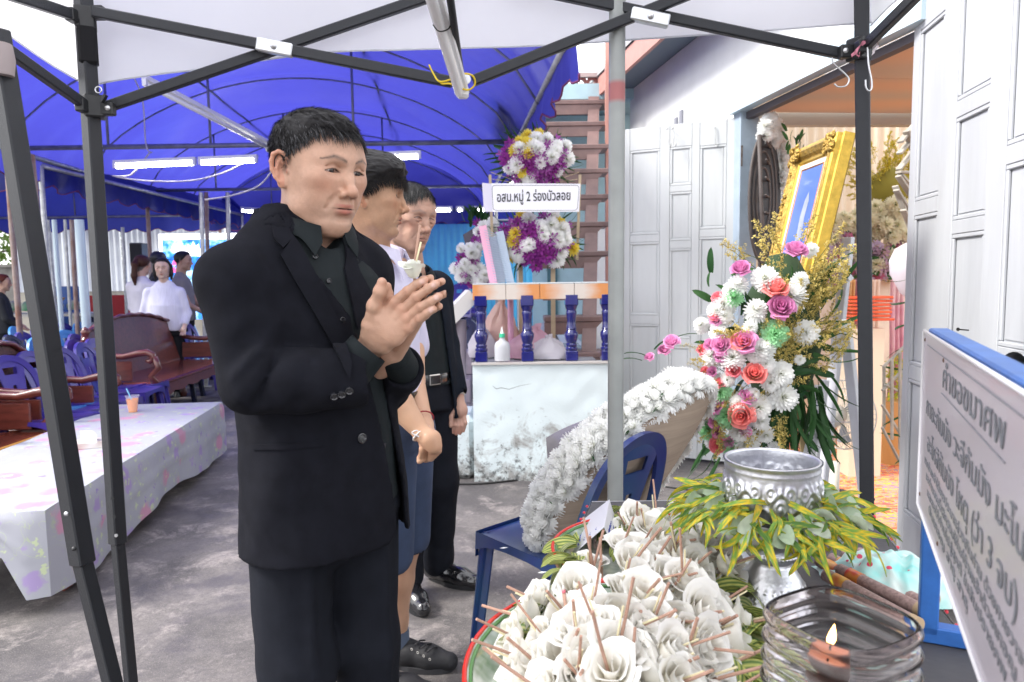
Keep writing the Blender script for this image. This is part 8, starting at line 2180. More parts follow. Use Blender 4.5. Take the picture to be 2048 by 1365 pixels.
# silver bowl and pedestal dish
def silver(name,rough,bump):
 m = mat(name,(.64,.65,.69),rough,.95,var=.12,vscale=20,bump=bump,bscale=160); return m
SILB = silver('hammered_silver_bowl',.42,.2); SILD = silver('silver_dish',.34,.15)
def emboss(a,v,nrep,amp):
 s = (a/(2*pi)*nrep) % 1.0; s = s*2-1; t = v*2-1; h = 0
 for (cx,cy,R_,w) in ((0,-.15,.62,.10),(0,-.15,.30,.09),(.55,.45,.28,.09),(-.55,.45,.28,.09),(1,-.5,.34,.09),(-1,-.5,.34,.09)):
  d = sqrt((s-cx)**2+(t-cy)**2); h += math.exp(-((d-R_)/w)**2)
 for (cx,cy,R_) in ((0,-.15,.14),(.55,.45,.12),(-.55,.45,.12),(.32,-.62,.10),(-.32,-.62,.10),(1,.05,.14),(-1,.05,.14),(0,.62,.12)):
  d2 = (s-cx)**2+(t-cy)**2; h += 1.3*math.exp(-d2/R_**2)
 return amp*min(1.5,h)
bc = P(1543,985,1.085); br = .0715
sb = thing('silver_bowl','embossed silver bowl resting in the ring of croton leaves on the pedestal dish','bowl',(bc.x,bc.y,.885))
zt = P(1543,918,1.085).z; zb = zt-.098
mb = MB(); prof = []
NZ = 44
def bowl_r(v): return br*(.60+.40*min(1,(v/.35))**.5)*(1.0 if v < .9 else 1.0+.015*(v-.9)/.1)
mb.grid(lambda u,v: (lambda rr_: (bc.x+rr_*cos(2*pi*u),bc.y+rr_*sin(2*pi*u),zb+.098*v))(bowl_r(v)+(emboss(2*pi*u,(v-.08)/.74,9,.0032) if .08 < v < .82 else 0)+(.0012*abs(sin(u*pi*110)) if .85 < v < .90 else 0)+(.002 if v > .965 else 0)),260,NZ)
mb.build('bowl_wall',SILB,sb,smooth=True)
mb = MB(); mb.grid(lambda u,v: (lambda rr_: (bc.x+rr_*cos(2*pi*u),bc.y+rr_*sin(2*pi*u),zt-.094*v))((bowl_r(1-v)-.003)*(1 if v < .95 else .98)-(emboss(2*pi*u,(1-v-.08)/.74,9,.0022) if .18 < v < .92 else 0)),160,30)
mb.lathe([(br*.62,zb+.004),(0,zb+.003)],(bc.x,bc.y,0),30); mb.lathe([(br*1.01,zt-.001),(br*1.018,zt),(br*.97,zt+.0005),(br*.955,zt-.003)],(bc.x,bc.y,0),90); mb.build('bowl_inside_and_rim',SILB,sb,smooth=True)
pc = Vector((P(1545,1100,1.085).x,1.085,0)); zr = .888
pd = thing('pedestal_dish','embossed silver pedestal dish standing on the dark table','dish',(pc.x,pc.y,TZ1))
H = zr-TZ1; R_d = .110
prof = [(.060,0),(.063,.004),(.062,.010),(.058,.016),(.052,.028),(.045,.040),(.037,.052),(.031,.062),(.030,.068),(.036,.072),(.041,.078),(.039,.086),(.032,.090),(.030,.094)]
sc0 = (H-.040)/.094
def ped_r(z,a):
 r = np.interp(z,[p[1]*sc0 for p in prof],[p[0] for p in prof]); return r
mb = MB(); NZ = 60
mb.grid(lambda u,v: (lambda z,a: (lambda rr_: (pc.x+rr_*cos(a),pc.y+rr_*sin(a),TZ1+z))(ped_r(z,a)+(.0018*max(0,sin(a*26))*max(0,sin(z*420)) if .012 < z/sc0 < .045 else 0)+(.0012*sin(a*40)*(abs(z/sc0-.078) < .005))))((H-.040)*v,2*pi*u),208,NZ); mb.build('foot',SILD,pd,smooth=True)
mb = MB(); mb.grid(lambda u,v: (lambda a: (lambda rr_,z: (pc.x+rr_*cos(a),pc.y+rr_*sin(a),z))((.030+(R_d-.030)*sin(v*pi/2)**.85)+(emboss(a,v,14,.0014) if .25 < v < .9 else 0),TZ1+H-.042+.042*(1-cos(v*pi/2))**.9))(2*pi*u),240,26); mb.build('dish_underside',SILD,pd,smooth=True)
mb = MB(); mb.lathe([(R_d+.001,TZ1+H-.002),(R_d+.004,TZ1+H),(R_d+.001,TZ1+H+.002),(R_d-.006,TZ1+H-.004),(.06,TZ1+H-.026),(0,TZ1+H-.028)],(pc.x,pc.y,0),90); mb.build('dish_top',SILD,pd,smooth=True)
YG = (.30,.36,.05)
CR = [blade('croton_leaf',.085,.011,(.22,.40,.08),(.80,.58,.04),0,curl=.4+.25*i,seed=40+i,spots=.35,twist=.6) for i in range(5)]+[blade('croton_leaf',.075,.012,(.62,.42,.03),(.20,.34,.05),0,curl=.6,seed=50,spots=.3,twist=-.5),blade('croton_leaf',.07,.010,(.09,.20,.04),(.45,.45,.06),0,curl=.5,seed=51,spots=.2)]
PGL = [blade('pale_leaf',.055,.032,(.45,.56,.40),curl=.6,seed=60),blade('pale_leaf',.045,.026,(.55,.62,.50),curl=.9,seed=61)]
cg = thing('croton_garland','ring of yellow spotted green croton leaves round the silver bowl','garland',(pc.x,pc.y,zb))
random.seed(77)
for k in range(292):
 a = random.uniform(0,2*pi); r = random.uniform(.068,.125) if k < 200 else random.uniform(.10,.135); z = zb+.036-.30*(r-.07)+random.uniform(-.012,.014)
 c = Vector((pc.x+r*cos(a),pc.y+r*sin(a),z)); aa = a+random.gauss(0,.75); d = Vector((cos(aa),sin(aa),random.uniform(-.35,.5) if r < .11 else random.uniform(-.7,.35)))
 ms = PGL if (random.random() < .24 and r < .118) else CR
 nm = 'pale_leaf' if ms is PGL else 'croton_leaf'; putm(nm,random.choice(ms),cg,aimx(c,d,random.uniform(.65,1.0),random.uniform(-1.2,1.2)))
# smoked glass jar with the burning candle
jc = Vector((P(1682,1230,.64).x,.64,0)); jz1 = P(1682,1232,.64).z
jt_ = thing('glass_candle_jar','ribbed smoky glass jar with a lit candle inside at the near edge of the table','candle jar',(jc.x,jc.y,TZ1))
GL = bpy.data.materials.new('smoky_glass'); t_,b_ = nodes_of(GL); b_.inputs['Transmission Weight'].default_value = 1; b_.inputs['Roughness'].default_value = .03; b_.inputs['IOR'].default_value = 1.38; b_.inputs['Base Color'].default_value = (.62,.56,.56,1)
tcg = t_.nodes.new('ShaderNodeTexCoord'); spz = t_.nodes.new('ShaderNodeSeparateXYZ'); t_.links.new(tcg.outputs['Object'],spz.inputs[0])
ngl = t_.nodes.new('ShaderNodeTexNoise'); ngl.inputs['Scale'].default_value = 30; t_.links.new(tcg.outputs['Object'],ngl.inputs['Vector'])
mrg = t_.nodes.new('ShaderNodeMapRange'); mrg.inputs[1].default_value = jz1-.055; mrg.inputs[2].default_value = jz1-.002; t_.links.new(spz.outputs[2],mrg.inputs[0])
mxg = t_.nodes.new('ShaderNodeMix'); mxg.data_type = 'RGBA'; mxg.inputs[6].default_value = (.985,.97,.97,1); mxg.inputs[7].default_value = (.86,.77,.75,1); t_.links.new(mrg.outputs[0],mxg.inputs[0]); t_.links.new(mxg.outputs[2],b_.inputs['Base Color'])
JR = .062
def sq(a,r):
 c_,s_ = abs(cos(a-.5)),abs(sin(a-.5)); return r/((c_**3.4+s_**3.4)**(1/3.4))
Hj = jz1-TZ1-.002
def jar_r(z): return JR*(.93+.05*sin((z/Hj)*pi*.9))+.0019*sin(z*2*pi/.0205)
mb = MB(); N = 96; NZ = 110; vs = []
def jring(z,r): return [Vector((jc.x+sq(2*pi*k/N,r)*cos(2*pi*k/N),jc.y+sq(2*pi*k/N,r)*sin(2*pi*k/N),TZ1+.002+z)) for k in range(N)]
prof = [(0,.001)]+[(Hj*j/NZ,jar_r(Hj*j/NZ)) for j in range(NZ+1)]+[(Hj+.0015,jar_r(Hj)-.0015)]+[(Hj*(1-j/NZ)+.006*(j/NZ),jar_r(Hj*(1-j/NZ))-.0032) for j in range(NZ+1)]+[(.006,.001)]
for z,r in prof: vs += jring(z,r)
fs = [(i*N+k,i*N+(k+1) % N,(i+1)*N+(k+1) % N,(i+1)*N+k) for i in range(len(prof)-1) for k in range(N)]
mb.add(vs,fs); mb.build('glass_wall',GL,jt_,smooth=True)
fl = P(1660,1275,.63)
mb = MB(); mb.lathe([(0,TZ1+.009),(.017,TZ1+.009),(.018,fl.z-.016),(.016,fl.z-.014),(.008,fl.z-.016),(0,fl.z-.017)],(fl.x,fl.y,0),28); mb.build('candle',mat('orange_candle_wax',(.42,.20,.14),.4,sss=.3),jt_,smooth=40)
mb = MB(); mb.tube([(fl.x,fl.y,fl.z-.017),(fl.x+.0005,fl.y,fl.z-.006)],.0009,6); mb.build('wick',INK,jt_)
FLM = emis('flame',(1,.55,.16),9)
mb = MB(); mb.lathe([(0,0),(.0028,.003),(.0040,.007),(.0032,.012),(.0014,.018),(0,.022)],(fl.x,fl.y,fl.z-.009),14,f=lambda r,z,a_: (r*cos(a_)+z*.18,r*sin(a_),z)); mb.build('flame',FLM,jt_,smooth=True)
# incense bundles and turquoise cloth
BUN = mat('incense_bundle_brown',(.34,.23,.21),.8,var=.35,vscale=160,stretch=(1,1,1)); GOLDW = mat('gold_red_wrapper',(.70,.38,.06),.3,col2=(.55,.05,.04),vscale=45,detail=1)
ENDS = [((1638,1122),(1850,1232)),((1662,1118),(1862,1215)),((1690,1108),(1868,1200)),((1718,1106),(1872,1188)),((1652,1150),(1835,1250)),((1680,1140),(1850,1225))]
for i,(a,b) in enumerate(ENDS):
 z = TZ1+.014+(.02 if i >= 4 else 0)+(.0 if i < 4 else 0); a = G(a[0],a[1],z); b = G(b[0],b[1],z)
 t = thing('incense_bundle',['brown incense bundle lying nearest the glass jar','second brown incense bundle from the glass jar','third brown incense bundle, gold wrapper at its far end','brown incense bundle touching the turquoise cloth','top incense bundle of the pile close to the jar','top incense bundle of the pile close to the cloth'][i],'incense',a)
 mb = MB(); mb.tube([a,b],.0105,14); mb.build('bundle',BUN,t,smooth=50)
 d = (b-a).normalized(); mb = MB(); mb.tube([a+d*.02,a+d*.045],.0112,14); mb.build('wrapper',GOLDW,t,smooth=50)
 mb = MB(); mb.tube([b-d*.012,b+d*.002],.0111,14); mb.build('end_band',mat('tan_band',(.5,.36,.22),.6),t,smooth=50)
TQ = mat('turquoise_floral_cloth',(.25,.62,.58),.8,col2=(.66,.70,.66),vscale=22,detail=2)
mm = TQ.node_tree; nn_ = mm.nodes.new('ShaderNodeTexVoronoi'); nn_.inputs['Scale'].default_value = 34; tcq = [n for n in mm.nodes if n.bl_idname == 'ShaderNodeTexCoord'][0]; mm.links.new(tcq.outputs['Object'],nn_.inputs['Vector'])
gq = mm.nodes.new('ShaderNodeMath'); gq.operation = 'LESS_THAN'; gq.inputs[1].default_value = .16; mm.links.new(nn_.outputs['Distance'],gq.inputs[0]); mq = mm.nodes.new('ShaderNodeMix'); mq.data_type = 'RGBA'; mq.inputs[7].default_value = (.65,.06,.12,1)
mm.links.new(gq.outputs[0],mq.inputs[0]); bq = mm.nodes['Principled BSDF']; mm.links.new(bq.inputs['Base Color'].links[0].from_socket,mq.inputs[6]); mm.links.new(mq.outputs[2],bq.inputs['Base Color'])
c = G(1785,1150,TZ1+.02)
mb = MB()
def cl_(u,v):
 x = (u-.5)*.20; y = (v-.5)*.17; e = max(0,1-(abs(u-.5)*2)**3)*max(0,1-(abs(v-.5)*2)**3)
 z = e*(.050+.022*mnoise.noise(Vector((x*22,y*22,1)))+.012*mnoise.noise(Vector((x*55,y*45,4)))); return Vector((c.x+x+.012*mnoise.noise(Vector((u*5,v*5,9))),c.y+y,TZ1+.001+z))
mb.grid(cl_,60,50); tag(mb.build('folded_cloth',TQ,smooth=True),'crumpled turquoise cloth with red flowers beside the incense bundles','cloth')
# notice board on a blue metal stand
BLF = mat('blue_painted_steel',(.03,.13,.42),.4,var=.15,vscale=20)
nb_ = thing('notice_board','white notice board with Thai lettering on a blue steel stand at the right edge','sign',(.55,.95,TZ1))
tl = P(1850,662,.97); bl = P(1833,1008,.97); tr = P(2048,790,.455); xd = (tr-tl); xd.z = 0; xd.normalize(); yd = Vector((0,0,1)); zn_ = xd.cross(yd).normalized()
if zn_.x > 0: zn_ = -zn_
tl = Vector((tl.x,tl.y,tl.z)); Hb = (tl.z-bl.z); Wb = .74
BRD = mat('glossy_white_board',(.50,.46,.50),.30,spec=.4,coat=.12)
def bp(x,y,off=0.): return tl+xd*x+Vector((0,0,-y))+zn_*off
mb = MB(); mb.prism([bp(0,0),bp(Wb,0),bp(Wb,Hb),bp(0,Hb)],-zn_*.003); mb.build('board',BRD,nb_)
mb = MB(); mb.tube([bp(0,0,.001),bp(Wb,0,.001),bp(Wb,Hb,.001),bp(0,Hb,.001)],.0022,8,closed=True); mb.build('board_edge',mat('white_edge_trim',(.85,.84,.86),.25),nb_,smooth=True)
fo_ = -.0165
for a,b in ((bp(.0,.008,fo_),bp(Wb,.008,fo_)),(bp(0,Hb-.02,fo_),bp(Wb,Hb-.02,fo_)),(bp(Wb-.012,0,fo_),bp(Wb-.012,Hb,fo_))):
 mb = MB(); mb.beam(a,b,.024,.024,bev=.002); mb.build('frame_tube',BLF,nb_)
pf = G(1842,1308,TZ1+.012); pt2 = bp(.006,.01,fo_)
mb = MB(); mb.beam((pt2.x,pt2.y,TZ1+.013),(pt2.x,pt2.y,pt2.z),.024,.024,up=xd,bev=.002); mb.build('post',BLF,nb_)
q0 = Vector((pt2.x,pt2.y,TZ1+.013));
mb = MB(); mb.beam(q0-zn_*.10+Vector((0,0,0)),q0+zn_*.012,.024,.024,bev=.002); mb.build('foot_bar',BLF,nb_)
q1 = bp(Wb-.012,0,fo_); mb = MB(); mb.beam((q1.x,q1.y,TZ1+.013),(q1.x,q1.y,tl.z-.01),.024,.024,up=xd,bev=.002); mb.build('post',BLF,nb_)
def line(x0,y0,x1,y1,r=.0006,m=INKG):
 mb = MB(); mb.tube([bp(x0,y0,.0008),bp(x1,y1,.0008)],r,4); mb.build('printed_line',m,nb_)
line(.04,.016,Wb-.01,.016); line(.190,.058,.525,.058)
def brow(body,x,y,h,w,bold=.002,m=INKG): text_on(body,bp(x,y,.0008),xd,(0,0,1),h,m,nb_,width=w,bold=bold,extr=.0002)
brow('คำขอขมาศพ',.197,.050,.038,.325)
brow('กายะกัมมัง วะจีกัมมัง มะโนกัมมัง',.055,.106,.034,.66)
brow('อะโหสิกัมมัง โหตุ (ว่า 3 จบ)',.080,.150,.034,.50)
for k,(s_,w) in enumerate((('หากข้าพเจ้าได้เคยประมาทล่วงเกินท่าน ด้วยกายวาจาใจ',.50),('ขอท่านจงอโหสิกรรมให้แก่ข้าพเจ้าด้วยเทอญ',.44),('และขอให้ท่านไปสู่สุคติ ในสัมปรายภพ',.40),('นั้นเทอญ สาธุ สาธุ',.25))):
 brow(s_,.06+.02*k,.172+.0165*k,.015,w*1.15,.0,INKG)
for x,y in ((.004,.012),(.19,.020),(.01,.228),(.2,.232)):
 mb = MB(); mb.lathe([(0,.0015),(.0022,.001),(.003,0)],bp(x+.004,y,.0),10,R=zn_.to_track_quat('Z','Y').to_matrix()); mb.build('screw',mat('rusted_screw',(.15,.08,.05),.6,.5),nb_,smooth=True)
pp = P(2028,728,.95); mb = MB(); mb.tube([pp+Vector((.0,-.0,0)),pp+Vector((.25,.10,-.02))],.0165,18,cap=False); mb.tube([pp+Vector((.25,.1,-.02)),pp+Vector((.002,.0008,0))],.0148,18,cap=False)
tag(mb.build('metal_pipe',STEEL,smooth=True),'short galvanised pipe end poking out above the notice board','pipe')
# gold framed portrait on its easel
GOLD = mat('gilt_moulding',(.66,.43,.07),.32,.65,var=.2,vscale=30,bump=.2,bscale=120); GOLDD = mat('antique_gilt',(.42,.27,.06),.42,.6,var=.4,vscale=50,bump=.8,bscale=140)
pf_ = thing('portrait_frame','large ornate gold picture frame with a blue portrait leaning in the doorway','picture frame',P(1640,500,3.0))
TLf,TRf = P(1586,303,3.24),P(1676,256,2.80); TRf.z = TLf.z = (TLf.z+TRf.z)/2
BLf = P(1528,560,3.22); xdf = (TRf-TLf); Wf = xdf.length; xdf.normalize(); ydf = (BLf-TLf); ydf = (ydf-xdf*ydf.dot(xdf)).normalized(); Hf = .74; zf_ = xdf.cross(ydf).normalized()
if zf_.x > 0: zf_ = -zf_
def fp(x,y,o=0.): return TLf+xdf*x+ydf*y+zf_*o
def mould(prof,nm,m):
 for side in range(4):
  vs = []
  for (i_,h_) in prof:
   cs_ = [(i_,i_),(Wf-i_,i_),(Wf-i_,Hf-i_),(i_,Hf-i_)]; a,b = cs_[side],cs_[(side+1) % 4]; vs += [fp(a[0],a[1],h_),fp(b[0],b[1],h_)]
  mb = MB(); mb.add(vs,[(2*k,2*k+1,2*k+3,2*k+2) for k in range(len(prof)-1)]); mb.build(nm,m,pf_)
mould([(.0,-.075),(.0,-.030),(.006,-.026),(.006,-.006),(.012,.0),(.020,.002)],'outer_moulding',GOLD)
mould([(.020,.002),(.030,.006),(.050,-.004),(.060,-.018),(.066,-.018)],'cove_moulding',GOLDD)
mould([(.066,-.018),(.070,-.012),(.078,-.012),(.084,-.020)],'inner_bead',GOLD)
mould([(.084,-.020),(.104,-.021)],'white_mat',mat('cream_mat',(.70,.64,.58),.6)); mould([(.104,-.021),(.107,-.018),(.111,-.022)],'red_slip',mat('copper_slip',(.45,.16,.06),.4,.5))
mb = MB(); mb.prism([fp(0,0,-.075),fp(Wf,0,-.075),fp(Wf,Hf,-.075),fp(0,Hf,-.075)],zf_*.004); mb.build('backing',mat('brown_backing',(.25,.17,.10),.8),pf_)
PIC = bpy.data.materials.new('blue_portrait_print'); t_,b_ = nodes_of(PIC); L_ = t_.links; N_ = t_.nodes.new
tc = N_('ShaderNodeTexCoord'); n1 = N_('ShaderNodeTexNoise'); n1.inputs['Scale'].default_value = 5; L_.new(tc.outputs['Object'],n1.inputs['Vector'])
mx = N_('ShaderNodeMix'); mx.data_type = 'RGBA'; mx.inputs[6].default_value = (.07,.13,.40,1); mx.inputs[7].default_value = (.16,.26,.55,1); L_.new(n1.outputs[0],mx.inputs[0]); L_.new(mx.outputs[2],b_.inputs['Base Color']); b_.inputs['Roughness'].default_value = .08; b_.inputs['Coat Weight'].default_value = .5
mb = MB(); mb.add([fp(.111,.111,-.022),fp(Wf-.111,.111,-.022),fp(Wf-.111,Hf-.111,-.022),fp(.111,Hf-.111,-.022)],[(0,1,2,3)]); mb.build('portrait_print',PIC,pf_)
mb = MB(); pts = [(.42,1),(.44,.75),(.50,.55),(.46,.40),(.52,.26),(.62,.20),(.70,.28),(.68,.42),(.74,.55),(.80,.8),(.82,1)]
mb.add([fp(.111+(Wf-.222)*u,.111+(Hf-.222)*v,-.0212) for u,v in pts],[tuple(range(len(pts)))]); mb.build('printed_figure',mat('pale_grey_print',(.42,.46,.52),.1,col2=(.30,.34,.40),vscale=9,coat=.5),pf_)
orn = []
random.seed(3)
def leafy(seed):
 rd = random.Random(seed); mb = MB()
 for k in range(7):
  a = rd.uniform(0,2*pi); L = rd.uniform(.012,.022); mb.tube([(0,0,0),(L*.5*cos(a),L*.5*sin(a),.010),(L*cos(a),L*sin(a),.006),(L*.8*cos(a+.5),L*.8*sin(a+.5),.004)],[.003,.005,.004,.002],6)
 mb.lathe([(.008,0),(.006,.008),(0,.012)],n=8); return mb.mesh('carved_leaf',GOLDD,True)
orn = [leafy(i) for i in range(4)]
RZf = Matrix((xdf,ydf,zf_)).transposed().to_4x4()
def orna(x,y,s): putm('carved_leaf',random.choice(orn),pf_,Matrix.Translation(fp(x,y,-.004)) @ RZf @ Matrix.Rotation(random.uniform(0,6),4,'Z') @ Matrix.Scale(s,4))
for cx_,cy_ in ((.03,.03),(Wf-.03,.03),(.03,Hf-.03),(Wf-.03,Hf-.03)):
 for k in range(11): orna(cx_+random.uniform(-.02,.05)*(1 if cx_ < .1 else -1),cy_+random.uniform(-.025,.05)*(1 if cy_ < .1 else -1),random.uniform(.8,1.5))
for k in range(14): orna(.035+random.gauss(0,.008),.12+.035*k,random.uniform(.6,1.1))
for k in range(5): orna(.10+.06*k,.035,random.uniform(.35,.6))
EW = mat('white_painted_easel',(.66,.67,.70),.5,var=.08)
es = thing('display_easel','white wooden easel legs behind the flower spray','easel',P(1700,900,2.95))
for (x0,y0,x1,y1,Ya,w,d) in ((1697,475,1662,800,2.95,.055,.02),(1690,640,1730,1005,2.80,.050,.02),(1650,760,1625,960,2.9,.035,.02)):
 a,b = P(x0,y0,Ya),P(x1,y1,Ya); d_ = (b-a).normalized(); b = a+d_*((a.z-.015)/abs(d_.z)); mb = MB(); mb.beam(b,a,w,d,up=(1,.3,0),bev=.002); mb.build('leg',EW,es)
mb = MB(); mb.beam(P(1668,520,2.86),P(1702,560,2.86),.02,.02); mb.build('ledge',EW,es)
for i,(x0,x1,y_) in enumerate(((1640,1700,845),)):
 mb = MB(); mb.tube([P(x0,y_+2,2.84),P((x0+x1)/2,y_-1,2.82),P(x1,y_,2.84)],.002,5); mb.build('string',CABLE,es)
# back of the black wreath at the door post
bw_ = thing('black_backed_wreath','black backed round wreath with white flowers standing just inside the door post','wreath',P(1540,380,4.35))
BKC = mat('black_netting',(.012,.012,.016),.6,bump=.5,bscale=20); CY_ = 4.35
mb = MB()
def bwf(r,z,a_): return (.13*r*cos(a_)+z*.7,.12*r*cos(a_)+z*.7,.40*r*sin(a_))
cb_ = P(1530,400,CY_); mb.lathe([(0,-.02),(.85,-.02),(1,0),(1,.03),(0,.05)],cb_,40,f=bwf); mb.build('disc',BKC,bw_,smooth=40)
STR = mat('dark_bamboo',(.09,.075,.07),.6)
for r in (.95,.72,.48):
 mb = MB(); mb.tube([cb_+Vector(bwf(r,-.028,2*pi*k/36)) for k in range(36)],.008,6,closed=True); mb.build('hoop',STR,bw_,smooth=True)
for k in range(7):
 z = -.30+.1*k; mb = MB(); mb.tube([cb_+Vector((-.09,-.26,z)),cb_+Vector((.11,.20,z+.03))],.006,6); mb.build('cross_cane',STR,bw_,smooth=True)
mb = MB(); mb.tube([P(1518,270,CY_-.15),P(1522,400,CY_-.15),P(1530,560,CY_-.15)],.012,7); mb.build('upright_cane',STR,bw_,smooth=True)
random.seed(14)
for k in range(70):
 a = random.uniform(-.6,1.9); p = cb_+Vector(bwf(1.08+random.uniform(-.1,.18),.05+random.uniform(-.02,.06),a)); putm('chrysanthemum',random.choice(MUMW),bw_,aim(p,(random.uniform(-.2,.6),-.7,random.uniform(-.2,.6)),1.1))
for k in range(14):
 p = P(random.uniform(1572,1600),random.uniform(262,320),CY_); putm('leaf',FERN[1],bw_,aimx(p,(random.uniform(-.6,.8),-.2,1),.7,random.uniform(0,6)))
mb = MB(); mb.beam((cb_.x,cb_.y+.05,0),(cb_.x,cb_.y+.05,cb_.z),.03,.03); mb.build('stand_leg',STR,bw_)
# altar flowers beyond
sh = thing('golden_conifer','golden green feathery conifer bush before the cream curtain','bush',P(1775,380,5.3))
TH_ = [spray_mesh('conifer_spray',.13,(.62,.50,.05),n=200,seed=60+i,stem=(.25,.22,.05)) for i in range(3)]
random.seed(15)
for k in range(110):
 px,py = 1778+random.gauss(0,26),372+random.gauss(0,28); p = P(px,py,5.2+random.uniform(-.12,.12)); a = atan2(-(py-390),px-1778)
 putm('conifer_spray',random.choice(TH_),sh,aimx(p,(cos(a)+random.gauss(0,.3),random.gauss(0,.4),sin(a)+.5),random.uniform(.8,1.2),random.uniform(0,6)))
for k in range(16):
 p = P(1722+random.gauss(0,12),345+random.gauss(0,22),5.3); putm('conifer_spray',random.choice(TH_),sh,aimx(p,(-1+random.gauss(0,.3),0,random.gauss(.3,.3)),.8,random.uniform(0,6)))
mb = MB(); q = P(1778,400,5.25); mb.tube([(q.x,q.y,0),(q.x,q.y,q.z)],.03,8); mb.build('stem',BAM,sh)
mb = MB(); mb.lathe([(.0,-.10),(.14,-.02),(.17,.08),(.12,.18),(0,.25)],q,12); mb.build('inner_foliage',mat('olive_core',(.25,.21,.03),.9),sh,smooth=True)
al = thing('altar_flowers','bank of cream, lilac and mauve flowers on the altar below the conifer','flower arrangement',P(1780,460,5.0))
CRM = [mum('cream_flower',.05,(.80,.76,.58),n=50,core=(.75,.78,.45),seed=71)]; MAU = [mum('mauve_flower',.05,(.50,.34,.44),n=30,core=(.6,.5,.3),seed=72,hemi=.75),mum('lilac_flower',.05,(.62,.50,.66),n=30,core=(.7,.6,.3),seed=73,hemi=.75)]
PKF = [mum('rosy_flower',.05,(.62,.20,.34),n=30,core=(.6,.3,.2),seed=74,hemi=.7)]
random.seed(16)
for k in range(190):
 px = random.uniform(1655,1822); py = random.uniform(408,560)
 if px < 1745: py = random.uniform(430,560)
 p = P(px,py,5.05+random.uniform(-.1,.1)); ms,nm = (CRM,'cream_flower') if py < 475+random.gauss(0,12) else random.choice(((MAU,'mauve_flower'),(MAU,'mauve_flower'),(CRM,'cream_flower'),(PKF,'rosy_flower')))
 putm(nm,random.choice(ms),al,aim(p,(random.gauss(-.2,.35),-1,random.gauss(.2,.35)),random.uniform(.7,1.2)))
for k in range(36): p = P(random.uniform(1700,1800),random.uniform(470,560),5.0); putm('leaf',FERN[1],al,aimx(p,(random.gauss(0,1),-.6,random.gauss(0,1)),.9,random.uniform(0,6)))
mb = MB(); a_,b_2 = P(1660,560,5.3),P(1830,420,5.3); mb.box(((a_.x+b_2.x)/2,5.32,.9),(b_2.x-a_.x+.3,.3,1.1)); mb.build('altar_block',mat('cream_drape',(.72,.62,.50),.8,var=.1),al)
for i,(px0,px1,m_,lab) in enumerate(((1690,1712,mat('orange_drape',(.70,.32,.10),.7,col2=(.75,.55,.30),vscale=5),'orange drape at the altar left of the red stack'),(1712,1732,mat('magenta_drape',(.50,.12,.28),.7,col2=(.75,.6,.6),vscale=6),'magenta drape below the red stack'),(1735,1762,mat('cream_pink_drape',(.80,.66,.56),.7),'cream pink drape right of the canopy leg'),(1783,1812,mat('rose_drape',(.62,.25,.38),.7,col2=(.78,.6,.6),vscale=5),'rose pink drape beside the lower lattice basket'))):
 a,b = P(px0,560,4.7),P(px1,560,4.7); z0 = P(px0,770,4.7).z; mb = MB(); mb.grid(lambda u,v: (a.x+(b.x-a.x)*u,4.7+.02*sin(u*20)+.01*sin(v*9),max(.02,z0-.4)+(a.z-max(.02,z0-.4))*v),24,8); tag(mb.build('drape',m_,smooth=True),lab,'drape')
RED = mat('red_orange_lacquer',(.62,.08,.02),.25,var=.2,vscale=10,coat=.5)
rs = thing('red_tray_stack','stack of red orange plastic trays seen behind the canopy leg','tray stack',P(1730,640,4.4))
for k in range(7):
 py = 638-7.2*k; c = P(1728+random.uniform(-3,3),py,4.35); mb = MB(); mb.box(c,(.25+random.uniform(-.02,.02),.2,.016),rz=random.uniform(-.1,.1),bev=.004); mb.build('tray',RED,rs)
mb = MB(); c = P(1728,650,4.35); mb.box((c.x,4.37,c.z/2-.01),(.20,.16,c.z-.02)); mb.build('box_stand',mat('cream_box',(.70,.58,.44),.6),rs)
pl = thing('yellow_plant','yellow green foliage behind the lattice basket inside the doorway','plant',P(1785,780,4.6))
random.seed(18)
for k in range(60):
 p = P(random.uniform(1768,1815),random.uniform(700,800),4.6); putm('leaf',random.choice(CR[:5]),pl,aimx(p,(random.gauss(0,1),-.4,random.gauss(.4,1)),1.3,random.uniform(0,6)))
mb = MB(); p = P(1790,800,4.62); mb.lathe([(0,0),(.09,0),(.12,.2),(.12,p.z)],(p.x,p.y,0),14,cap=True); mb.build('pot',mat('ochre_pot',(.5,.28,.10),.6),pl,smooth=40)
mb = MB(); p = P(1822,540,3.7); mb.lathe([(0,-.16),(.05,-.12),(.10,-.02),(.105,.05),(.08,.11),(.03,.14),(0,.145)],p,20); tag(mb.build('white_paper_lantern',translucent('white_tissue_paper',(.80,.76,.82),(.8,.76,.8),.3),smooth=True),'pale lilac white paper shape hanging beside the right door leaf','lantern')
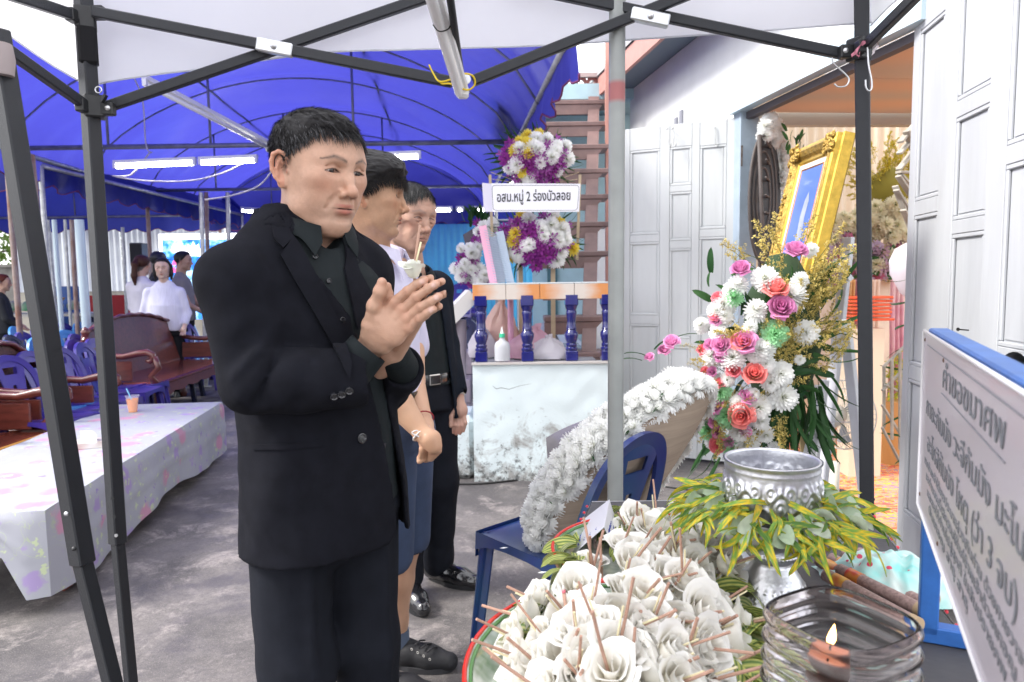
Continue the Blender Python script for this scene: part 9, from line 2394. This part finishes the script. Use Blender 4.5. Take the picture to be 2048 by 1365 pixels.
# wooden slat lattice baskets
SLW = mat('grey_weathered_slat',(.42,.39,.33),.7,var=.2,vscale=12)
def slats(lab,segs,Y,w=.022,th=.010):
 t = thing('slat_basket',lab,'slat stand',P(segs[0][0],segs[0][1],Y))
 for i,(x0,y0,x1,y1) in enumerate(segs):
  mb = MB(); mb.beam(P(x0,y0,Y+.012*(i % 3)),P(x1,y1,Y+.012*(i % 3)+.05),w,th,bev=.002); mb.build('slat',SLW,t)
 return t
slats('upper weathered slat basket hanging beside the edge of the right door leaf',[(1800,285,1828,250),(1798,308,1830,270),(1797,340,1828,300),(1796,345,1828,345),(1792,380,1822,430),(1790,372,1826,470),(1796,352,1828,400),(1800,350,1822,375),(1806,420,1828,462),(1812,262,1826,300)],3.3,.030,.012)
slats('lower weathered slat stand with hexagon outline inside the doorway',[(1766,735,1812,690),(1764,782,1812,735),(1768,735,1768,855),(1784,720,1784,880),(1800,705,1800,900),(1764,810,1808,880),(1764,855,1800,925),(1770,770,1812,790)],3.25,.014,.010)
for k in range(9):
 p = P(1812,560+45*k,3.3); o = bpy.data.objects.new('palm_leaf',PALM[k % 3]); COL.objects.link(o); o.matrix_world = aimx(p,(-1,-.1,random.uniform(-.4,.3)),.55,random.uniform(0,6)); o.matrix_basis = aimx(p,(-1,-.1,random.uniform(-.4,.3)),.55,random.uniform(0,6))
 tag(o,'dark green palm leaf poking past the right door leaf, %s' % ['topmost','second from top','third from top','fourth from top','middle one','fourth from bottom','third from bottom','second from bottom','lowest'][k],'leaf','palm leaves beside the right door leaf')
# pedestal fan low in the doorway
CRP = mat('cream_plastic',(.66,.62,.54),.4); fy = 3.15
fn2 = thing('pedestal_fan','cream pedestal fan turned away behind the easel','fan',(P(1662,940,fy).x,fy,0))
bx = P(1665,945,fy); mb = MB(); mb.lathe([(0,0),(.15,0),(.155,.015),(.12,.035),(.04,.05),(.03,.07),(0,.07)],(bx.x,fy,.016),30); mb.build('base',CRP,fn2,smooth=40)
mb = MB(); mb.tube([(bx.x,fy,.06),(bx.x+.01,fy,.42)],[.03,.022],16); mb.build('column',CRP,fn2,smooth=True)
hc_ = P(1672,830,fy); hd = Vector((.75,.55,-.1)).normalized(); R_ = hd.to_track_quat('Z','Y').to_matrix()
mb = MB(); mb.lathe([(0,-.12),(.05,-.11),(.06,-.05),(.05,0),(0,.01)],hc_,18,R=R_); mb.build('motor',CRP,fn2,smooth=True)
for k in range(40):
 a = 2*pi*k/40; pts = [hc_+R_ @ Vector((r*cos(a),r*sin(a),z)) for r,z in ((.045,-.0),(.10,.0),(.15,.025),(.158,.05),(.15,.075),(.08,.10),(.0,.105))]; mb = MB(); mb.tube(pts,.0015,4); mb.build('guard_wire',CRP,fn2)
for r,z in ((.158,.05),(.10,.0),(.12,.09)):
 mb = MB(); mb.tube([hc_+R_ @ Vector((r*cos(2*pi*k/36),r*sin(2*pi*k/36),z)) for k in range(36)],.0035,6,closed=True); mb.build('guard_ring',CRP,fn2,smooth=True)
for k in range(3):
 a = 2*pi*k/3; mb = MB(); mb.grid(lambda u,v: hc_+R_ @ Vector(((.02+.11*u)*cos(a+.7*v),(.02+.11*u)*sin(a+.7*v),.035+.035*v)),6,4); mb.build('blade',mat('grey_blade',(.4,.42,.45),.4),fn2,smooth=True)
mb = MB(); p = P(1672,890,3.4); mb.lathe([(0,0),(.13,.01),(.15,.06),(.13,.14),(.06,.19),(0,.2)],(p.x,3.4,.016),20,f=lambda r,z,a_: (r*cos(a_),r*.7*sin(a_),z)); tag(mb.build('black_bag',mat('black_bag_cloth',(.015,.015,.018),.7,bump=.4,bscale=40),smooth=True),'black bag on the carpet behind the pedestal fan','bag')
cable('cable','black cable lying on the concrete below the white door leaf',[G(1270,968,.006),G(1300,968,.006),G(1340,975,.006),G(1420,985,.006)],.005,mat('black_cable',(.01,.01,.01),.5))
cable('cable','black cable along the foot of the stained terrace wall',[G(885,968,.006),G(960,968,.006),G(1040,960,.006),G(1110,955,.006)],.006,MATS['black_cable'])
